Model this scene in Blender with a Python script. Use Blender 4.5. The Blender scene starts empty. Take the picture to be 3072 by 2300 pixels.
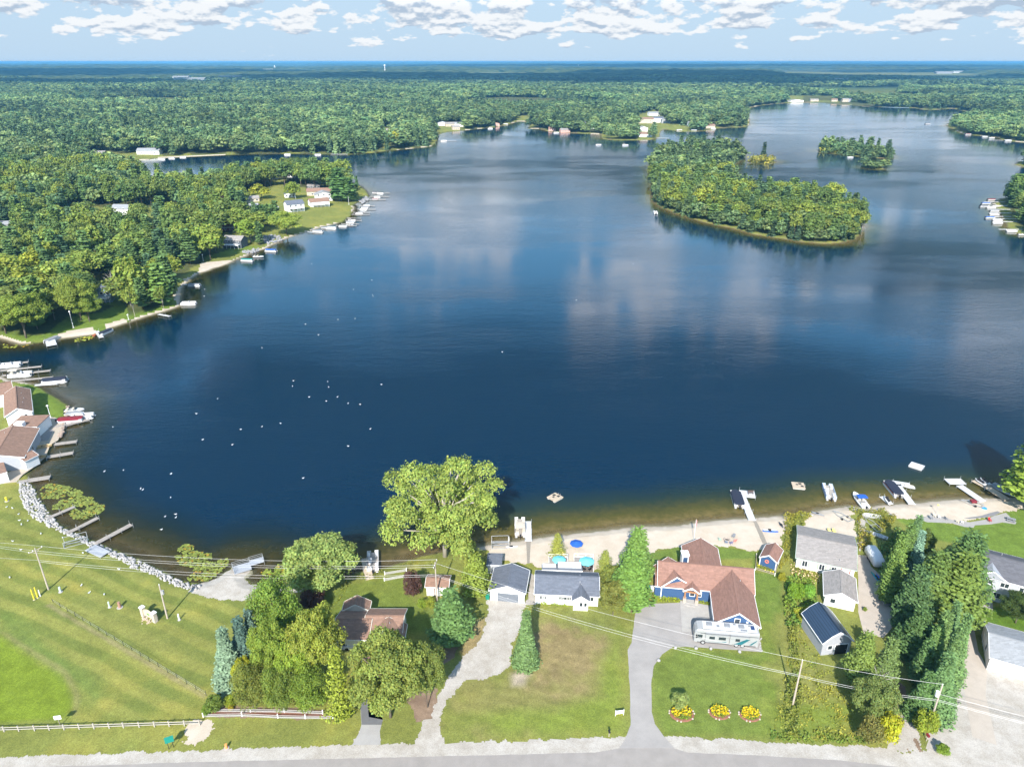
import bpy, bmesh, math, random
import numpy as np
from mathutils import Vector, Matrix
random.seed(7); RNG = np.random.default_rng(11)
S = bpy.context.scene
COL = S.collection
rad = math.radians
# ---------------------------------------------------------------- camera
F = 2150.0; PIT = math.atan(965/2150.0); LZ = 0.5; CZ = 100.0 + LZ
cam = bpy.data.cameras.new('camera'); co = bpy.data.objects.new('camera', cam); COL.objects.link(co)
co.location = (0, 0, CZ); co.rotation_euler = (math.pi/2 - PIT, 0, 0)
cam.sensor_width = 36; cam.lens = F/3072*36; cam.clip_start = 1; cam.clip_end = 200000
S.camera = co
# ---------------------------------------------------------------- sky and sun
SUN_EL, SUN_AZ = 37.0, 9.0       # shadows fall away from the camera, a little to the right
w = bpy.data.worlds.new('World'); S.world = w; w.use_nodes = True
nt = w.node_tree; N = nt.nodes; L = nt.links; N.clear()
def wn(t, **k):
    n = N.new(t)
    for a, b in k.items(): setattr(n, a, b)
    return n
def wm(op, a, b=None, c=None):
    n = N.new('ShaderNodeMath'); n.operation = op
    for i, v in enumerate((a, b, c)):
        if v is None: continue
        if isinstance(v, (int, float)): n.inputs[i].default_value = v
        else: L.new(v, n.inputs[i])
    return n.outputs[0]
out = wn('ShaderNodeOutputWorld'); bg = wn('ShaderNodeBackground'); L.new(bg.outputs[0], out.inputs[0])
sky = wn('ShaderNodeTexSky', sky_type='NISHITA', sun_disc=False, sun_elevation=rad(SUN_EL), sun_rotation=rad(180+SUN_AZ), air_density=1.0, dust_density=0.6, ozone_density=2.0, altitude=200)
bg.inputs['Strength'].default_value = 0.11
tc = wn('ShaderNodeTexCoord'); sx = wn('ShaderNodeSeparateXYZ'); L.new(tc.outputs['Generated'], sx.inputs[0])
az = wm('ARCTAN2', sx.outputs[0], sx.outputs[1])
el = wm('MAXIMUM', sx.outputs[2], 0.0)
den = wm('ADD', el, 0.045)
uu = wm('MULTIPLY', az, 9.5)
vv = wm('MULTIPLY', wm('LOGARITHM', den, 2.71828), 2.1)
def cloudn(off, scale, detail, rough, seed):
    cb = wn('ShaderNodeCombineXYZ'); L.new(uu, cb.inputs[0]); L.new(wm('ADD', vv, off), cb.inputs[1]); cb.inputs[2].default_value = seed
    n = wn('ShaderNodeTexNoise'); n.inputs['Scale'].default_value = scale; n.inputs['Detail'].default_value = detail; n.inputs['Roughness'].default_value = rough
    L.new(cb.outputs[0], n.inputs['Vector']); return n.outputs[0]
n1 = cloudn(0, 2.3, 10, .56, 3.3); n2 = cloudn(.10, 2.3, 6, .5, 3.3); nb = cloudn(0, .6, 2, .5, 9.1)
cover = wm('ADD', n1, wm('MULTIPLY', wm('SUBTRACT', nb, .5), .42))
mr = wn('ShaderNodeMapRange', interpolation_type='SMOOTHSTEP'); L.new(sx.outputs[2], mr.inputs[0])
mr.inputs[1].default_value = .006; mr.inputs[2].default_value = .040; mr.inputs[3].default_value = -.20; mr.inputs[4].default_value = .075
cover = wm('ADD', cover, mr.outputs[0])
mh = wn('ShaderNodeMapRange', interpolation_type='SMOOTHSTEP'); L.new(sx.outputs[2], mh.inputs[0])
mh.inputs[1].default_value = .09; mh.inputs[2].default_value = .17; mh.inputs[3].default_value = 0; mh.inputs[4].default_value = -.17
cover = wm('ADD', cover, mh.outputs[0])
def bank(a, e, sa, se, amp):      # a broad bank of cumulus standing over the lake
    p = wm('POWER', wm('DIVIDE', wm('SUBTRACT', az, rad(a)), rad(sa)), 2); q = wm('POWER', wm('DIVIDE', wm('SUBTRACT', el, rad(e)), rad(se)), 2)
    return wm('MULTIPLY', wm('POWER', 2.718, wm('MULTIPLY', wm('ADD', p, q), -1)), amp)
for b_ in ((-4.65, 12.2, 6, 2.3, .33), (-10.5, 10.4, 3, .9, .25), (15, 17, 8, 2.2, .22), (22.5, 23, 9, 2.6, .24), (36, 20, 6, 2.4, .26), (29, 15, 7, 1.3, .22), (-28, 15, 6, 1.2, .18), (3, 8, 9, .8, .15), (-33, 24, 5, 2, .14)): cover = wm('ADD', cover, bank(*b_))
cm = wn('ShaderNodeMapRange', interpolation_type='SMOOTHSTEP'); L.new(cover, cm.inputs[0])
cm.inputs[1].default_value = .50; cm.inputs[2].default_value = .56; cm.inputs[3].default_value = 0; cm.inputs[4].default_value = 1
dif = wm('SUBTRACT', n1, n2)
sh = wn('ShaderNodeMapRange', interpolation_type='SMOOTHSTEP'); L.new(dif, sh.inputs[0])
sh.inputs[1].default_value = -.09; sh.inputs[2].default_value = .03; sh.inputs[3].default_value = 0; sh.inputs[4].default_value = 1
cc = wn('ShaderNodeMix', data_type='RGBA'); L.new(sh.outputs[0], cc.inputs[0])
cc.inputs[6].default_value = (1.9, 2.35, 2.95, 1); cc.inputs[7].default_value = (3.95, 4.05, 4.15, 1)
# thin pale air low over the horizon
hz = wn('ShaderNodeMapRange', interpolation_type='SMOOTHSTEP'); L.new(sx.outputs[2], hz.inputs[0])
hz.inputs[1].default_value = -.02; hz.inputs[2].default_value = .75; hz.inputs[3].default_value = .97; hz.inputs[4].default_value = .2
up = wn('ShaderNodeMapRange', interpolation_type='SMOOTHSTEP'); L.new(sx.outputs[2], up.inputs[0]); up.inputs[1].default_value = .07; up.inputs[2].default_value = .27
air = wn('ShaderNodeMix', data_type='RGBA'); L.new(up.outputs[0], air.inputs[0]); air.inputs[6].default_value = (2.1, 2.85, 3.65, 1); air.inputs[7].default_value = (1.3, 3.8, 6.2, 1)
hm = wn('ShaderNodeMix', data_type='RGBA'); L.new(hz.outputs[0], hm.inputs[0]); L.new(sky.outputs[0], hm.inputs[6]); L.new(air.outputs[2], hm.inputs[7])
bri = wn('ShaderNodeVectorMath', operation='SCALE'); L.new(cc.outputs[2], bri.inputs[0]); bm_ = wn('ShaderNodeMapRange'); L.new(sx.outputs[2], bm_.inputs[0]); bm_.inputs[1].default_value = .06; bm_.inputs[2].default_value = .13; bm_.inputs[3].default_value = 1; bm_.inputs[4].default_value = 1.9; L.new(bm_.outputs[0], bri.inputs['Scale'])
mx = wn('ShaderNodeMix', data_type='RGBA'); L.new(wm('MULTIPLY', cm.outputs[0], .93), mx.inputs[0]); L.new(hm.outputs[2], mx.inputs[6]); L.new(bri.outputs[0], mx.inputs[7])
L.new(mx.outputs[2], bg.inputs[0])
sl = bpy.data.lights.new('sun', 'SUN'); sl.energy = 4.2; sl.angle = rad(.53); sl.color = (1, .955, .88)
so = bpy.data.objects.new('sun', sl); COL.objects.link(so)
sdir = Vector((math.sin(rad(SUN_AZ))*math.cos(rad(SUN_EL)), math.cos(rad(SUN_AZ))*math.cos(rad(SUN_EL)), -math.sin(rad(SUN_EL))))
so.rotation_euler = sdir.to_track_quat('-Z', 'Y').to_euler()
S.view_settings.view_transform = 'Standard'; S.view_settings.look = 'None'; S.view_settings.gamma = 1; S.view_settings.use_curve_mapping = False
S.view_settings.exposure = 1.12
S.cycles.max_bounces = 8; S.cycles.diffuse_bounces = 3; S.cycles.glossy_bounces = 3; S.cycles.transmission_bounces = 4; S.cycles.transparent_max_bounces = 8; S.cycles.volume_bounces = 0
S.cycles.use_denoising = True; S.cycles.use_adaptive_sampling = True; S.cycles.adaptive_threshold = 0.02
try: S.cycles.denoiser = 'OPENIMAGEDENOISE'
except Exception: pass
S.cycles.sample_clamp_indirect = 6
# ---------------------------------------------------------------- pixel of the 3072x2300 photograph -> point at height z
CP, SP = math.cos(PIT), math.sin(PIT)
def at(px, py, z=LZ):
    cx = (px-1536)/F; cy = (py-1150)/F
    d = Vector((cx, CP - cy*SP, -SP - cy*CP)); t = (z-CZ)/d.z
    return Vector((d.x*t, d.y*t, z))
def crop(ox, oy, s=3.16): return lambda x, y: (ox + x/s, oy + y/s)
def height_of(bx, by, ty, z=LZ):
    b = at(bx, by, z); v = (ty-1150)/F; D = b.y
    h = (((CZ-z)*CP - D*SP) - v*(D*CP + (CZ-z)*SP))/(CP - v*SP); return h
def width_of(bx, by, wpx, z=LZ):
    b = at(bx, by, z); return wpx/F*(b.y*CP + (CZ-z)*SP)
def proj(x, y, z):
    Z = y*CP + (CZ-z)*SP; return 1536 + F*x/Z, 1150 + F*((CZ-z)*CP - y*SP)/Z
# ---------------------------------------------------------------- tags
def tag(o, label=None, cat=None, group=None, kind=None):
    if label: o['label'] = label
    if cat: o['category'] = cat
    if group: o['group'] = group
    if kind: o['kind'] = kind
    return o
def empty(name, loc=(0, 0, 0), rz=0, label=None, cat=None, group=None):
    o = bpy.data.objects.new(name, None); COL.objects.link(o); o.location = loc; o.rotation_euler = (0, 0, rz)
    o.empty_display_size = .5
    return tag(o, label, cat, group)
def clone(root, loc=None, rz=None, label=None, group=None, scale=None):
    r = root.copy(); COL.objects.link(r)
    if loc is not None: r.location = loc
    if rz is not None: r.rotation_euler = (0, 0, rz)
    if scale is not None: r.scale = scale if not isinstance(scale, (int, float)) else (scale,)*3
    if label: r['label'] = label
    if group: r['group'] = group
    for ch in list(root.children):
        c = ch.copy(); COL.objects.link(c); c.parent = r
        for g in list(ch.children):
            d = g.copy(); COL.objects.link(d); d.parent = c
    return r
# ---------------------------------------------------------------- mesh builder
class MB:
    def __init__(s): s.v = []; s.f = []; s.sm = False
    def add(s, vs, fs):
        k = len(s.v); s.v += [tuple(p) for p in vs]; s.f += [tuple(i+k for i in f) for f in fs]; return s
    def box(s, x0, x1, y0, y1, z0, z1):
        return s.add([(x0,y0,z0),(x1,y0,z0),(x1,y1,z0),(x0,y1,z0),(x0,y0,z1),(x1,y0,z1),(x1,y1,z1),(x0,y1,z1)],
                     [(0,3,2,1),(4,5,6,7),(0,1,5,4),(1,2,6,5),(2,3,7,6),(3,0,4,7)])
    def cbox(s, c, d, rz=0, rx=0, ry=0):
        M = Matrix.Translation(Vector(c)) @ Matrix.Rotation(rz, 4, 'Z') @ Matrix.Rotation(ry, 4, 'Y') @ Matrix.Rotation(rx, 4, 'X')
        a, b, e = d[0]/2, d[1]/2, d[2]/2
        P = [M @ Vector(p) for p in ((-a,-b,-e),(a,-b,-e),(a,b,-e),(-a,b,-e),(-a,-b,e),(a,-b,e),(a,b,e),(-a,b,e))]
        return s.add(P, [(0,3,2,1),(4,5,6,7),(0,1,5,4),(1,2,6,5),(2,3,7,6),(3,0,4,7)])
    def bar(s, a, b, w, h=None):
        a = Vector(a); b = Vector(b); h = h or w; d = (b-a); l = d.length
        if l < 1e-6: return s
        q = d.to_track_quat('X', 'Z').to_matrix().to_4x4(); M = Matrix.Translation((a+b)/2) @ q
        x, y, z = l/2, w/2, h/2
        P = [M @ Vector(p) for p in ((-x,-y,-z),(x,-y,-z),(x,y,-z),(-x,y,-z),(-x,-y,z),(x,-y,z),(x,y,z),(-x,y,z))]
        return s.add(P, [(0,3,2,1),(4,5,6,7),(0,1,5,4),(1,2,6,5),(2,3,7,6),(3,0,4,7)])
    def tube(s, pts, r, n=8, r1=None):
        pts = [Vector(p) for p in pts]; m = len(pts); rs = [r + ((r1 if r1 is not None else r)-r)*i/max(1, m-1) for i in range(m)]
        k = len(s.v)
        for i, p in enumerate(pts):
            d = (pts[min(i+1, m-1)] - pts[max(i-1, 0)]).normalized()
            u = d.cross(Vector((0, 0, 1)));
            if u.length < .05: u = Vector((1, 0, 0))
            u.normalize(); v = d.cross(u)
            for j in range(n):
                a = 2*math.pi*j/n; s.v.append(tuple(p + (u*math.cos(a) + v*math.sin(a))*rs[i]))
        for i in range(m-1):
            for j in range(n):
                a = k+i*n+j; b = k+i*n+(j+1) % n; s.f.append((a, b, b+n, a+n))
        s.f.append(tuple(k+j for j in range(n))[::-1]); s.f.append(tuple(k+(m-1)*n+j for j in range(n)))
        return s
    def cyl(s, c, r, h, n=12, r1=None, sx=1, sy=1):
        r1 = r if r1 is None else r1; k = len(s.v)
        for z, q in ((c[2], r), (c[2]+h, r1)):
            for j in range(n):
                a = 2*math.pi*j/n; s.v.append((c[0]+q*math.cos(a)*sx, c[1]+q*math.sin(a)*sy, z))
        for j in range(n): s.f.append((k+j, k+(j+1) % n, k+n+(j+1) % n, k+n+j))
        s.f.append(tuple(k+j for j in range(n))[::-1]); s.f.append(tuple(k+n+j for j in range(n))); return s
    def lathe(s, c, prof, n=12, sx=1, sy=1):
        k = len(s.v)
        for r, z in prof:
            for j in range(n):
                a = 2*math.pi*j/n; s.v.append((c[0]+r*math.cos(a)*sx, c[1]+r*math.sin(a)*sy, c[2]+z))
        for i in range(len(prof)-1):
            for j in range(n):
                a = k+i*n+j; b = k+i*n+(j+1) % n; s.f.append((a, b, b+n, a+n))
        s.f.append(tuple(k+j for j in range(n))[::-1]); s.f.append(tuple(k+(len(prof)-1)*n+j for j in range(n))); return s
    def prism(s, poly, z0, z1):      # extruded plan outline, counter-clockwise
        n = len(poly); k = len(s.v)
        s.v += [(p[0], p[1], z0) for p in poly] + [(p[0], p[1], z1) for p in poly]
        for i in range(n): s.f.append((k+i, k+(i+1) % n, k+n+(i+1) % n, k+n+i))
        s.f.append(tuple(k+i for i in range(n))[::-1]); s.f.append(tuple(k+n+i for i in range(n))); return s
    def loft(s, rings, cap=True):    # list of equal-length rings
        n = len(rings[0]); k = len(s.v)
        for r in rings: s.v += [tuple(p) for p in r]
        for i in range(len(rings)-1):
            for j in range(n):
                a = k+i*n+j; b = k+i*n+(j+1) % n; s.f.append((a, b, b+n, a+n))
        if cap: s.f.append(tuple(k+j for j in range(n))[::-1]); s.f.append(tuple(k+(len(rings)-1)*n+j for j in range(n)))
        return s
    def obj(s, name, mat, parent=None, loc=None, rz=None, smooth=False, bevel=0):
        me = bpy.data.meshes.new(name); me.from_pydata(s.v, [], s.f); me.materials.append(mat)
        bm = bmesh.new(); bm.from_mesh(me); bmesh.ops.recalc_face_normals(bm, faces=bm.faces)
        if bevel: bmesh.ops.bevel(bm, geom=list(bm.edges), offset=bevel, segments=2, affect='EDGES', profile=.5, clamp_overlap=True)
        bm.to_mesh(me); bm.free()
        if smooth:
            me.polygons.foreach_set('use_smooth', [True]*len(me.polygons))
        o = bpy.data.objects.new(name, me); COL.objects.link(o)
        if parent: o.parent = parent
        if loc is not None: o.location = loc
        if rz is not None: o.rotation_euler = (0, 0, rz)
        return o
# ---------------------------------------------------------------- materials
MATS = {}
def mat(name, col, rough=.7, metal=0, var=.12, scale=3.0, bump=0.0, bscale=None, spec=.35, coat=0, kind=None):
    if name in MATS: return MATS[name]
    m = bpy.data.materials.new(name); m.use_nodes = True; t = m.node_tree; b = t.nodes['Principled BSDF']
    b.inputs['Roughness'].default_value = rough; b.inputs['Metallic'].default_value = metal; b.inputs['Specular IOR Level'].default_value = spec
    if coat: b.inputs['Coat Weight'].default_value = coat
    c = t.nodes.new('ShaderNodeTexCoord')
    n = t.nodes.new('ShaderNodeTexNoise'); n.inputs['Scale'].default_value = scale; n.inputs['Detail'].default_value = 6; n.inputs['Roughness'].default_value = .65
    t.links.new(c.outputs['Object'], n.inputs['Vector'])
    r = t.nodes.new('ShaderNodeMapRange'); t.links.new(n.outputs[0], r.inputs[0]); r.inputs[1].default_value = .25; r.inputs[2].default_value = .75; r.inputs[3].default_value = 1-var; r.inputs[4].default_value = 1+var
    src = r.outputs[0]
    if kind in ('shingle', 'plank', 'metalroof', 'siding', 'brickish'):
        br = t.nodes.new('ShaderNodeTexBrick'); t.links.new(c.outputs['UV'], br.inputs['Vector'])
        cfg = {'shingle': (.9, .28, .012, .86), 'plank': (2.6, .15, .012, .6), 'metalroof': (30, .45, .05, .55), 'siding': (30, .22, .015, .72), 'brickish': (.8, .4, .02, .8)}[kind]
        br.inputs['Scale'].default_value = 1; br.inputs['Brick Width'].default_value = cfg[0]; br.inputs['Row Height'].default_value = cfg[1]; br.inputs['Mortar Size'].default_value = cfg[2]
        br.inputs['Color1'].default_value = (1, 1, 1, 1); br.inputs['Color2'].default_value = (.78, .78, .78, 1) if kind in ('shingle', 'brickish', 'plank') else (1, 1, 1, 1); br.inputs['Mortar'].default_value = (cfg[3],)*3+(1,)
        mu = t.nodes.new('ShaderNodeMath'); mu.operation = 'MULTIPLY'; t.links.new(src, mu.inputs[0]); t.links.new(br.outputs['Color'], mu.inputs[1]); src = mu.outputs[0]
    v = t.nodes.new('ShaderNodeVectorMath'); v.operation = 'SCALE'; v.inputs[0].default_value = col[:3]; t.links.new(src, v.inputs['Scale'])
    t.links.new(v.outputs[0], b.inputs['Base Color'])
    if bump:
        bn = t.nodes.new('ShaderNodeBump'); bn.inputs['Strength'].default_value = bump; bn.inputs['Distance'].default_value = .05
        n2 = t.nodes.new('ShaderNodeTexNoise'); n2.inputs['Scale'].default_value = bscale or scale*4; n2.inputs['Detail'].default_value = 4
        t.links.new(c.outputs['Object'], n2.inputs['Vector']); t.links.new(n2.outputs[0], bn.inputs['Height']); t.links.new(bn.outputs[0], b.inputs['Normal'])
    MATS[name] = m; return m
def boxuv(o):                       # metre-sized UVs from each face's own plane
    me = o.data; uv = me.uv_layers.new(name='UVMap')
    for p in me.polygons:
        n = p.normal
        if abs(n.z) > .93: u = Vector((1, 0, 0)); v = Vector((0, 1, 0))
        else:
            u = Vector((0, 0, 1)).cross(n).normalized(); v = n.cross(u).normalized()
        for li in p.loop_indices:
            q = me.vertices[me.loops[li].vertex_index].co; uv.data[li].uv = (q.dot(u), q.dot(v))
    return o
# ---------------------------------------------------------------- numpy noise and polygons
def vnoise(x, y, seed=0):
    xi = np.floor(x).astype(np.int64); yi = np.floor(y).astype(np.int64); xf = x-xi; yf = y-yi
    def h(a, b):
        n = (a*374761393 + b*668265263 + seed*974711) & 0xffffffff
        n = ((n ^ (n >> 13))*1274126177) & 0xffffffff
        return ((n ^ (n >> 16)) & 0xffff)/65535.0
    u = xf*xf*(3-2*xf); v = yf*yf*(3-2*yf)
    return (h(xi, yi)*(1-u) + h(xi+1, yi)*u)*(1-v) + (h(xi, yi+1)*(1-u) + h(xi+1, yi+1)*u)*v
def fbm(x, y, s, o=4, seed=0):
    r = 0; a = .5; t = 0
    for i in range(o): r = r + a*vnoise(x*s*2**i, y*s*2**i, seed+i*17); t += a; a *= .5
    return r/t
def sstep(x, a, b): t = np.clip((x-a)/(b-a), 0, 1); return t*t*(3-2*t)
def gpoly(pts, z=LZ): return np.array([at(x, y, z)[:2] for x, y in pts])
def inside(poly, X, Y):
    r = np.zeros(X.shape, bool); n = len(poly)
    for i in range(n):
        x0, y0 = poly[i]; x1, y1 = poly[(i+1) % n]
        if y0 == y1: continue
        c = ((y0 > Y) != (y1 > Y)) & (X < (x1-x0)*(Y-y0)/(y1-y0) + x0); r ^= c
    return r
def pdist(poly, X, Y):
    d = np.full(X.shape, 1e12); n = len(poly)
    for i in range(n):
        x0, y0 = poly[i]; x1, y1 = poly[(i+1) % n]; dx = x1-x0; dy = y1-y0; l = dx*dx+dy*dy+1e-9
        t = np.clip(((X-x0)*dx + (Y-y0)*dy)/l, 0, 1); q = (X-x0-t*dx)**2 + (Y-y0-t*dy)**2; d = np.minimum(d, q)
    return np.sqrt(d)
def sdp(poly, X, Y): return np.where(inside(poly, X, Y), 1, -1)*pdist(poly, X, Y)   # > 0 inside
# ================================================================ LAND AND WATER
c1 = crop(0, 1400); c2 = crop(0, 1800); c3 = crop(600, 1800); c4 = crop(600, 1360); c5 = crop(1200, 1360); c6 = crop(1200, 1800)
c7 = crop(1800, 1800); c8 = crop(1800, 1360); r1 = crop(2372, 1360); r2 = crop(2372, 1800); lb = crop(0, 700); lt = crop(0, 350)
pn = crop(600, 450); fm = crop(1150, 250); isl = crop(1850, 380, 2.765); rt = crop(2372, 250); rs = crop(0, 1000, 3.68)
LAKE_PX = [(-700,1128),(0,1128),(27,1141),(62,1144),(103,1155),(201,1215),(202,1239),(187,1272),(190,1288),(174,1321),(152,1337),(136,1372),(103,1402),(79,1424),
 (92,1447),(108,1479),(127,1508),(149,1542),(177,1571),(206,1590),(240,1602),(278,1621),(316,1637),(354,1653),(396,1669),(443,1691),(475,1707),(506,1723),
 (538,1738),(570,1748),(601,1751),(633,1742),(664,1726),(698,1702),(725,1700),(752,1708),(733,1733),(752,1749),(815,1755),(885,1749),(1043,1733),(1075,1717),
 (1122,1711),(1185,1695),(1249,1673),(1340,1655),(1463,1635),(1516,1626),(1595,1618),(1659,1607),(1801,1593),(1896,1581),(2021,1578),(2085,1569),(2180,1559),
 (2268,1553),(2344,1547),(2401,1540),(2496,1526),(2546,1518),(2609,1521),(2657,1515),(2745,1509),(2847,1499),(2942,1494),(3021,1494),(3072,1490),(3300,1480),
 (4200,1440),(4600,900),(3900,740),(3300,712),(3072,706),(3043,693),(3021,677),(3014,661),(2998,630),(2985,607),(3005,597),(3072,588),(3400,575),(3400,512),(3072,502),
 (3050,494),(3056,484),(3400,472),(3500,440),(3072,428),(3005,421),(2999,413),(2910,405),(2891,402),(2837,377),(2850,368),(2960,356),(2930,342),(2859,326),
 (2783,332),(2745,324),(2688,324),(2625,321),(2574,318),(2499,312),(2389,308),(2300,314),(2255,322),(2235,335),(2248,360),(2246,376),(2233,382),(2157,385),(2103,394),(2052,396),
 (1987,387),(1978,398),(1977,412),(1944,421),(1850,421),(1808,418),(1805,403),(1720,400),(1644,395),(1631,388),(1583,386),(1600,368),(1555,364),(1530,372),
 (1492,381),(1419,389),(1340,397),(1314,403),(1308,427),(1292,440),(1213,448),(1150,454),(1122,458),(1043,464),(948,463),(885,461),(758,463),(663,466),
 (601,469),(475,475),(411,483),(364,486),(342,492),(420,528),(520,556),(640,556),(700,545),(850,524),(950,524),(1010,534),(1070,552),(1094,569),(1106,589),(1084,602),(1059,615),
 (1059,637),(1049,649),(1021,668),(964,681),(926,694),(885,706),(847,719),(822,732),(790,747),(742,763),(695,785),(633,808),(595,820),(570,836),(544,865),
 (541,890),(538,918),(494,933),(443,947),(380,967),(332,982),(285,1002),(222,1010),(171,1016),(133,1026),(63,1031),(0,1013),(-700,1000)]
LAKE = gpoly(LAKE_PX, 0)
ISLANDS_PX = {
 'big': [(1948,503),(1962,525),(1958,560),(1962,604),(1990,624),(2024,637),(2074,655),(2125,669),(2212,687),(2262,702),(2356,716),(2414,727),(2470,731),(2519,729),(2566,716),
         (2588,680),(2570,640),(2480,606),(2370,594),(2260,578),(2200,548),(2190,500),(2225,477),(2236,467),(2200,456),(2120,450),(2040,454),(1980,472)],
 'rock': [(2242,485),(2262,491),(2300,492),(2327,488),(2322,482),(2290,479),(2258,480)],
 'far': [(2452,452),(2480,459),(2524,463),(2606,473),(2640,475),(2676,476),(2680,470),(2640,461),(2580,452),(2500,446),(2465,447)],
 'isle': [(2587,502),(2610,507),(2647,509),(2652,503),(2630,497),(2600,497)],
 'spot': [(1002+0,492),(1010,494),(1018,492),(1010,490)]}
ISL = {k: gpoly(v, 0) for k, v in ISLANDS_PX.items()}
def landsd(X, Y):                  # > 0 on land
    s = -sdp(LAKE, X, Y)
    for p in ISL.values(): s = np.maximum(s, sdp(p, X, Y))
    return s
def hills(X, Y, sd):
    r = np.hypot(X, Y)
    k = sstep(sd, 30, 500)*sstep(r, 900, 2200)
    far = sstep(r, 3500, 9000)
    return k*(fbm(X, Y, 1/900., 3, 5)-.35)*34 + far*(fbm(X, Y, 1/3000., 3, 8)-.4)*50
def ground_z(X, Y, sd):
    h = np.where(sd < 0, np.maximum(sd*.28, -2.4), np.minimum(sd*.22, LZ))
    inner = sstep(sd, 8, 40)*sstep(np.hypot(X, Y), 230, 420)
    return h + np.maximum(0, hills(X, Y, sd)) + inner*(fbm(X, Y, 1/60., 3, 3))*2.2
# polar sheet, finer near the camera
rings = [34.0]
while rings[-1] < 9000:
    r = rings[-1]; rings.append(r + max(.26, r*r/(CZ*717)*1.1 if r > 100 else .26))
rings += [10500, 13000, 17000, 24000, 36000, 60000]
rings = np.array(rings); azs = np.radians(np.arange(-64, 64.01, .13))
RR, AA = np.meshgrid(rings, azs, indexing='ij'); GX = RR*np.sin(AA); GY = RR*np.cos(AA)
GSD = landsd(GX, GY)
near = RR < 400
jit = np.where(near, (fbm(GX, GY, 1.1, 3, 21)-.5)*1.0, (fbm(GX, GY, .15, 3, 22)-.5)*4)
GSD = GSD + np.where(RR < 2500, jit*.8, 0)
GZ = ground_z(GX, GY, GSD)
nr, na = RR.shape
idx = np.arange(nr*na).reshape(nr, na)
quads = np.stack([idx[:-1, :-1], idx[:-1, 1:], idx[1:, 1:], idx[1:, :-1]], -1).reshape(-1, 4)[:, ::-1]
cxq = (GX[:-1, :-1]+GX[1:, 1:])/2; cyq = (GY[:-1, :-1]+GY[1:, 1:])/2; csd = (GSD[:-1, :-1]+GSD[1:, 1:])/2; cr = np.hypot(cxq, cyq)
def npmesh(name, V, Fq, mt, kind=None, smooth=True, attrs=None, label=None, cat=None):
    used = np.unique(Fq); m = np.full(len(V), -1, np.int64); m[used] = np.arange(len(used)); V2 = V[used]; F2 = m[Fq]
    me = bpy.data.meshes.new(name); me.vertices.add(len(V2)); me.vertices.foreach_set('co', V2.astype(np.float32).ravel())
    k = F2.shape[1]; me.loops.add(F2.size); me.loops.foreach_set('vertex_index', F2.astype(np.int32).ravel())
    me.polygons.add(len(F2)); me.polygons.foreach_set('loop_start', np.arange(0, F2.size, k, dtype=np.int32))
    me.update(calc_edges=True)
    if smooth: me.polygons.foreach_set('use_smooth', np.ones(len(F2), bool))
    for an, av in (attrs or {}).items():
        av = av[used]
        if av.ndim == 1: a = me.attributes.new(an, 'FLOAT', 'POINT'); a.data.foreach_set('value', av.astype(np.float32))
        else:
            a = me.attributes.new(an, 'FLOAT_COLOR', 'POINT'); c = np.ones((len(av), 4), np.float32); c[:, :3] = av; a.data.foreach_set('color', c.ravel())
    if mt: me.materials.append(mt)
    o = bpy.data.objects.new(name, me); COL.objects.link(o)
    return tag(o, label, cat, None, kind)
V = np.stack([GX, GY, GZ], -1).reshape(-1, 3)
# ---- regions of the near ground
def jin(polys, grow=0.0, j=.9, s=.7, seed=31):
    X = cxq + (fbm(cxq, cyq, s, 3, seed)-.5)*2*j; Y = cyq + (fbm(cxq, cyq, s, 3, seed+9)-.5)*2*j
    r = np.zeros(X.shape, bool); nr_ = cr < 420
    for p in polys:
        g = gpoly(p); r[nr_] |= inside(g, X[nr_], Y[nr_])
    return r
def P(c, L_): return [c(*q) for q in L_]
BEACHES = [
 [(1440,1610),(1595,1590),(1900,1560),(2100,1550),(2360,1520),(2358,1560),(2347,1600),(2338,1650),(2268,1656),(2243,1648),(2196,1638),(2135,1636),(2034,1640),(1990,1645),(1955,1661),(1900,1690),(1785,1712),(1640,1712),(1590,1690),(1513,1684),(1490,1668),(1453,1650),(1380,1655)],
 [(2410,1592),(2424,1556),(2440,1510),(2548,1505),(2556,1548),(2566,1612),(2556,1618),(2476,1602)],
 [(2560,1500),(2745,1480),(3072,1460),(3600,1450),(3600,1530),(3072,1526),(3005,1536),(2930,1560),(2862,1568),(2780,1560),(2745,1556),(2688,1556),(2655,1530),(2600,1532),(2560,1530)],
 P(c2, [(1750,1200),(1880,1140),(1960,1130),(2040,1180),(2035,1230),(1950,1300),(1860,1340),(1720,1320)]),
 P(lb, [(530,960),(640,925),(880,890),(905,930),(905,990),(540,1030)]), P(lb, [(990,860),(1180,810),(1210,840),(1230,860),(1000,930)]),
 P(lb, [(1750,430),(1870,370),(2212,200),(2212,310),(1900,420),(1790,520),(1720,620),(1690,680),(1650,600)]), P(pn, [(0,1060),(350,970),(420,940),(620,890),(900,790),(1030,740),(1060,790),(800,890),(620,960),(300,1100),(0,1230)]),
 P(pn, [(1090,680),(1220,650),(1400,630),(1460,560),(1440,510),(1550,430),(1620,450),(1640,560),(1420,680),(1120,740)]),
 P(isl, [(490,700),(640,750),(850,805),(1060,855),(1080,875),(850,835),(620,775)]), P(isl, [(1480,925),(1600,915),(1800,925),(1850,960),(1700,975),(1500,965)]),
 P(lt, [(800,360),(1000,400),(1250,410),(1500,380),(2212,345),(2212,380),(1500,420),(1150,470),(830,450),(1100,425)])]
beach = jin(BEACHES, j=1.1) & (csd > -6)
beach |= (csd < 1.4) & (csd > -5) & ((cxq < 60) | (cr > 1150)) & (cr > 250) & (fbm(cxq, cyq, 1/60., 2, 77) > .5)
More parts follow.
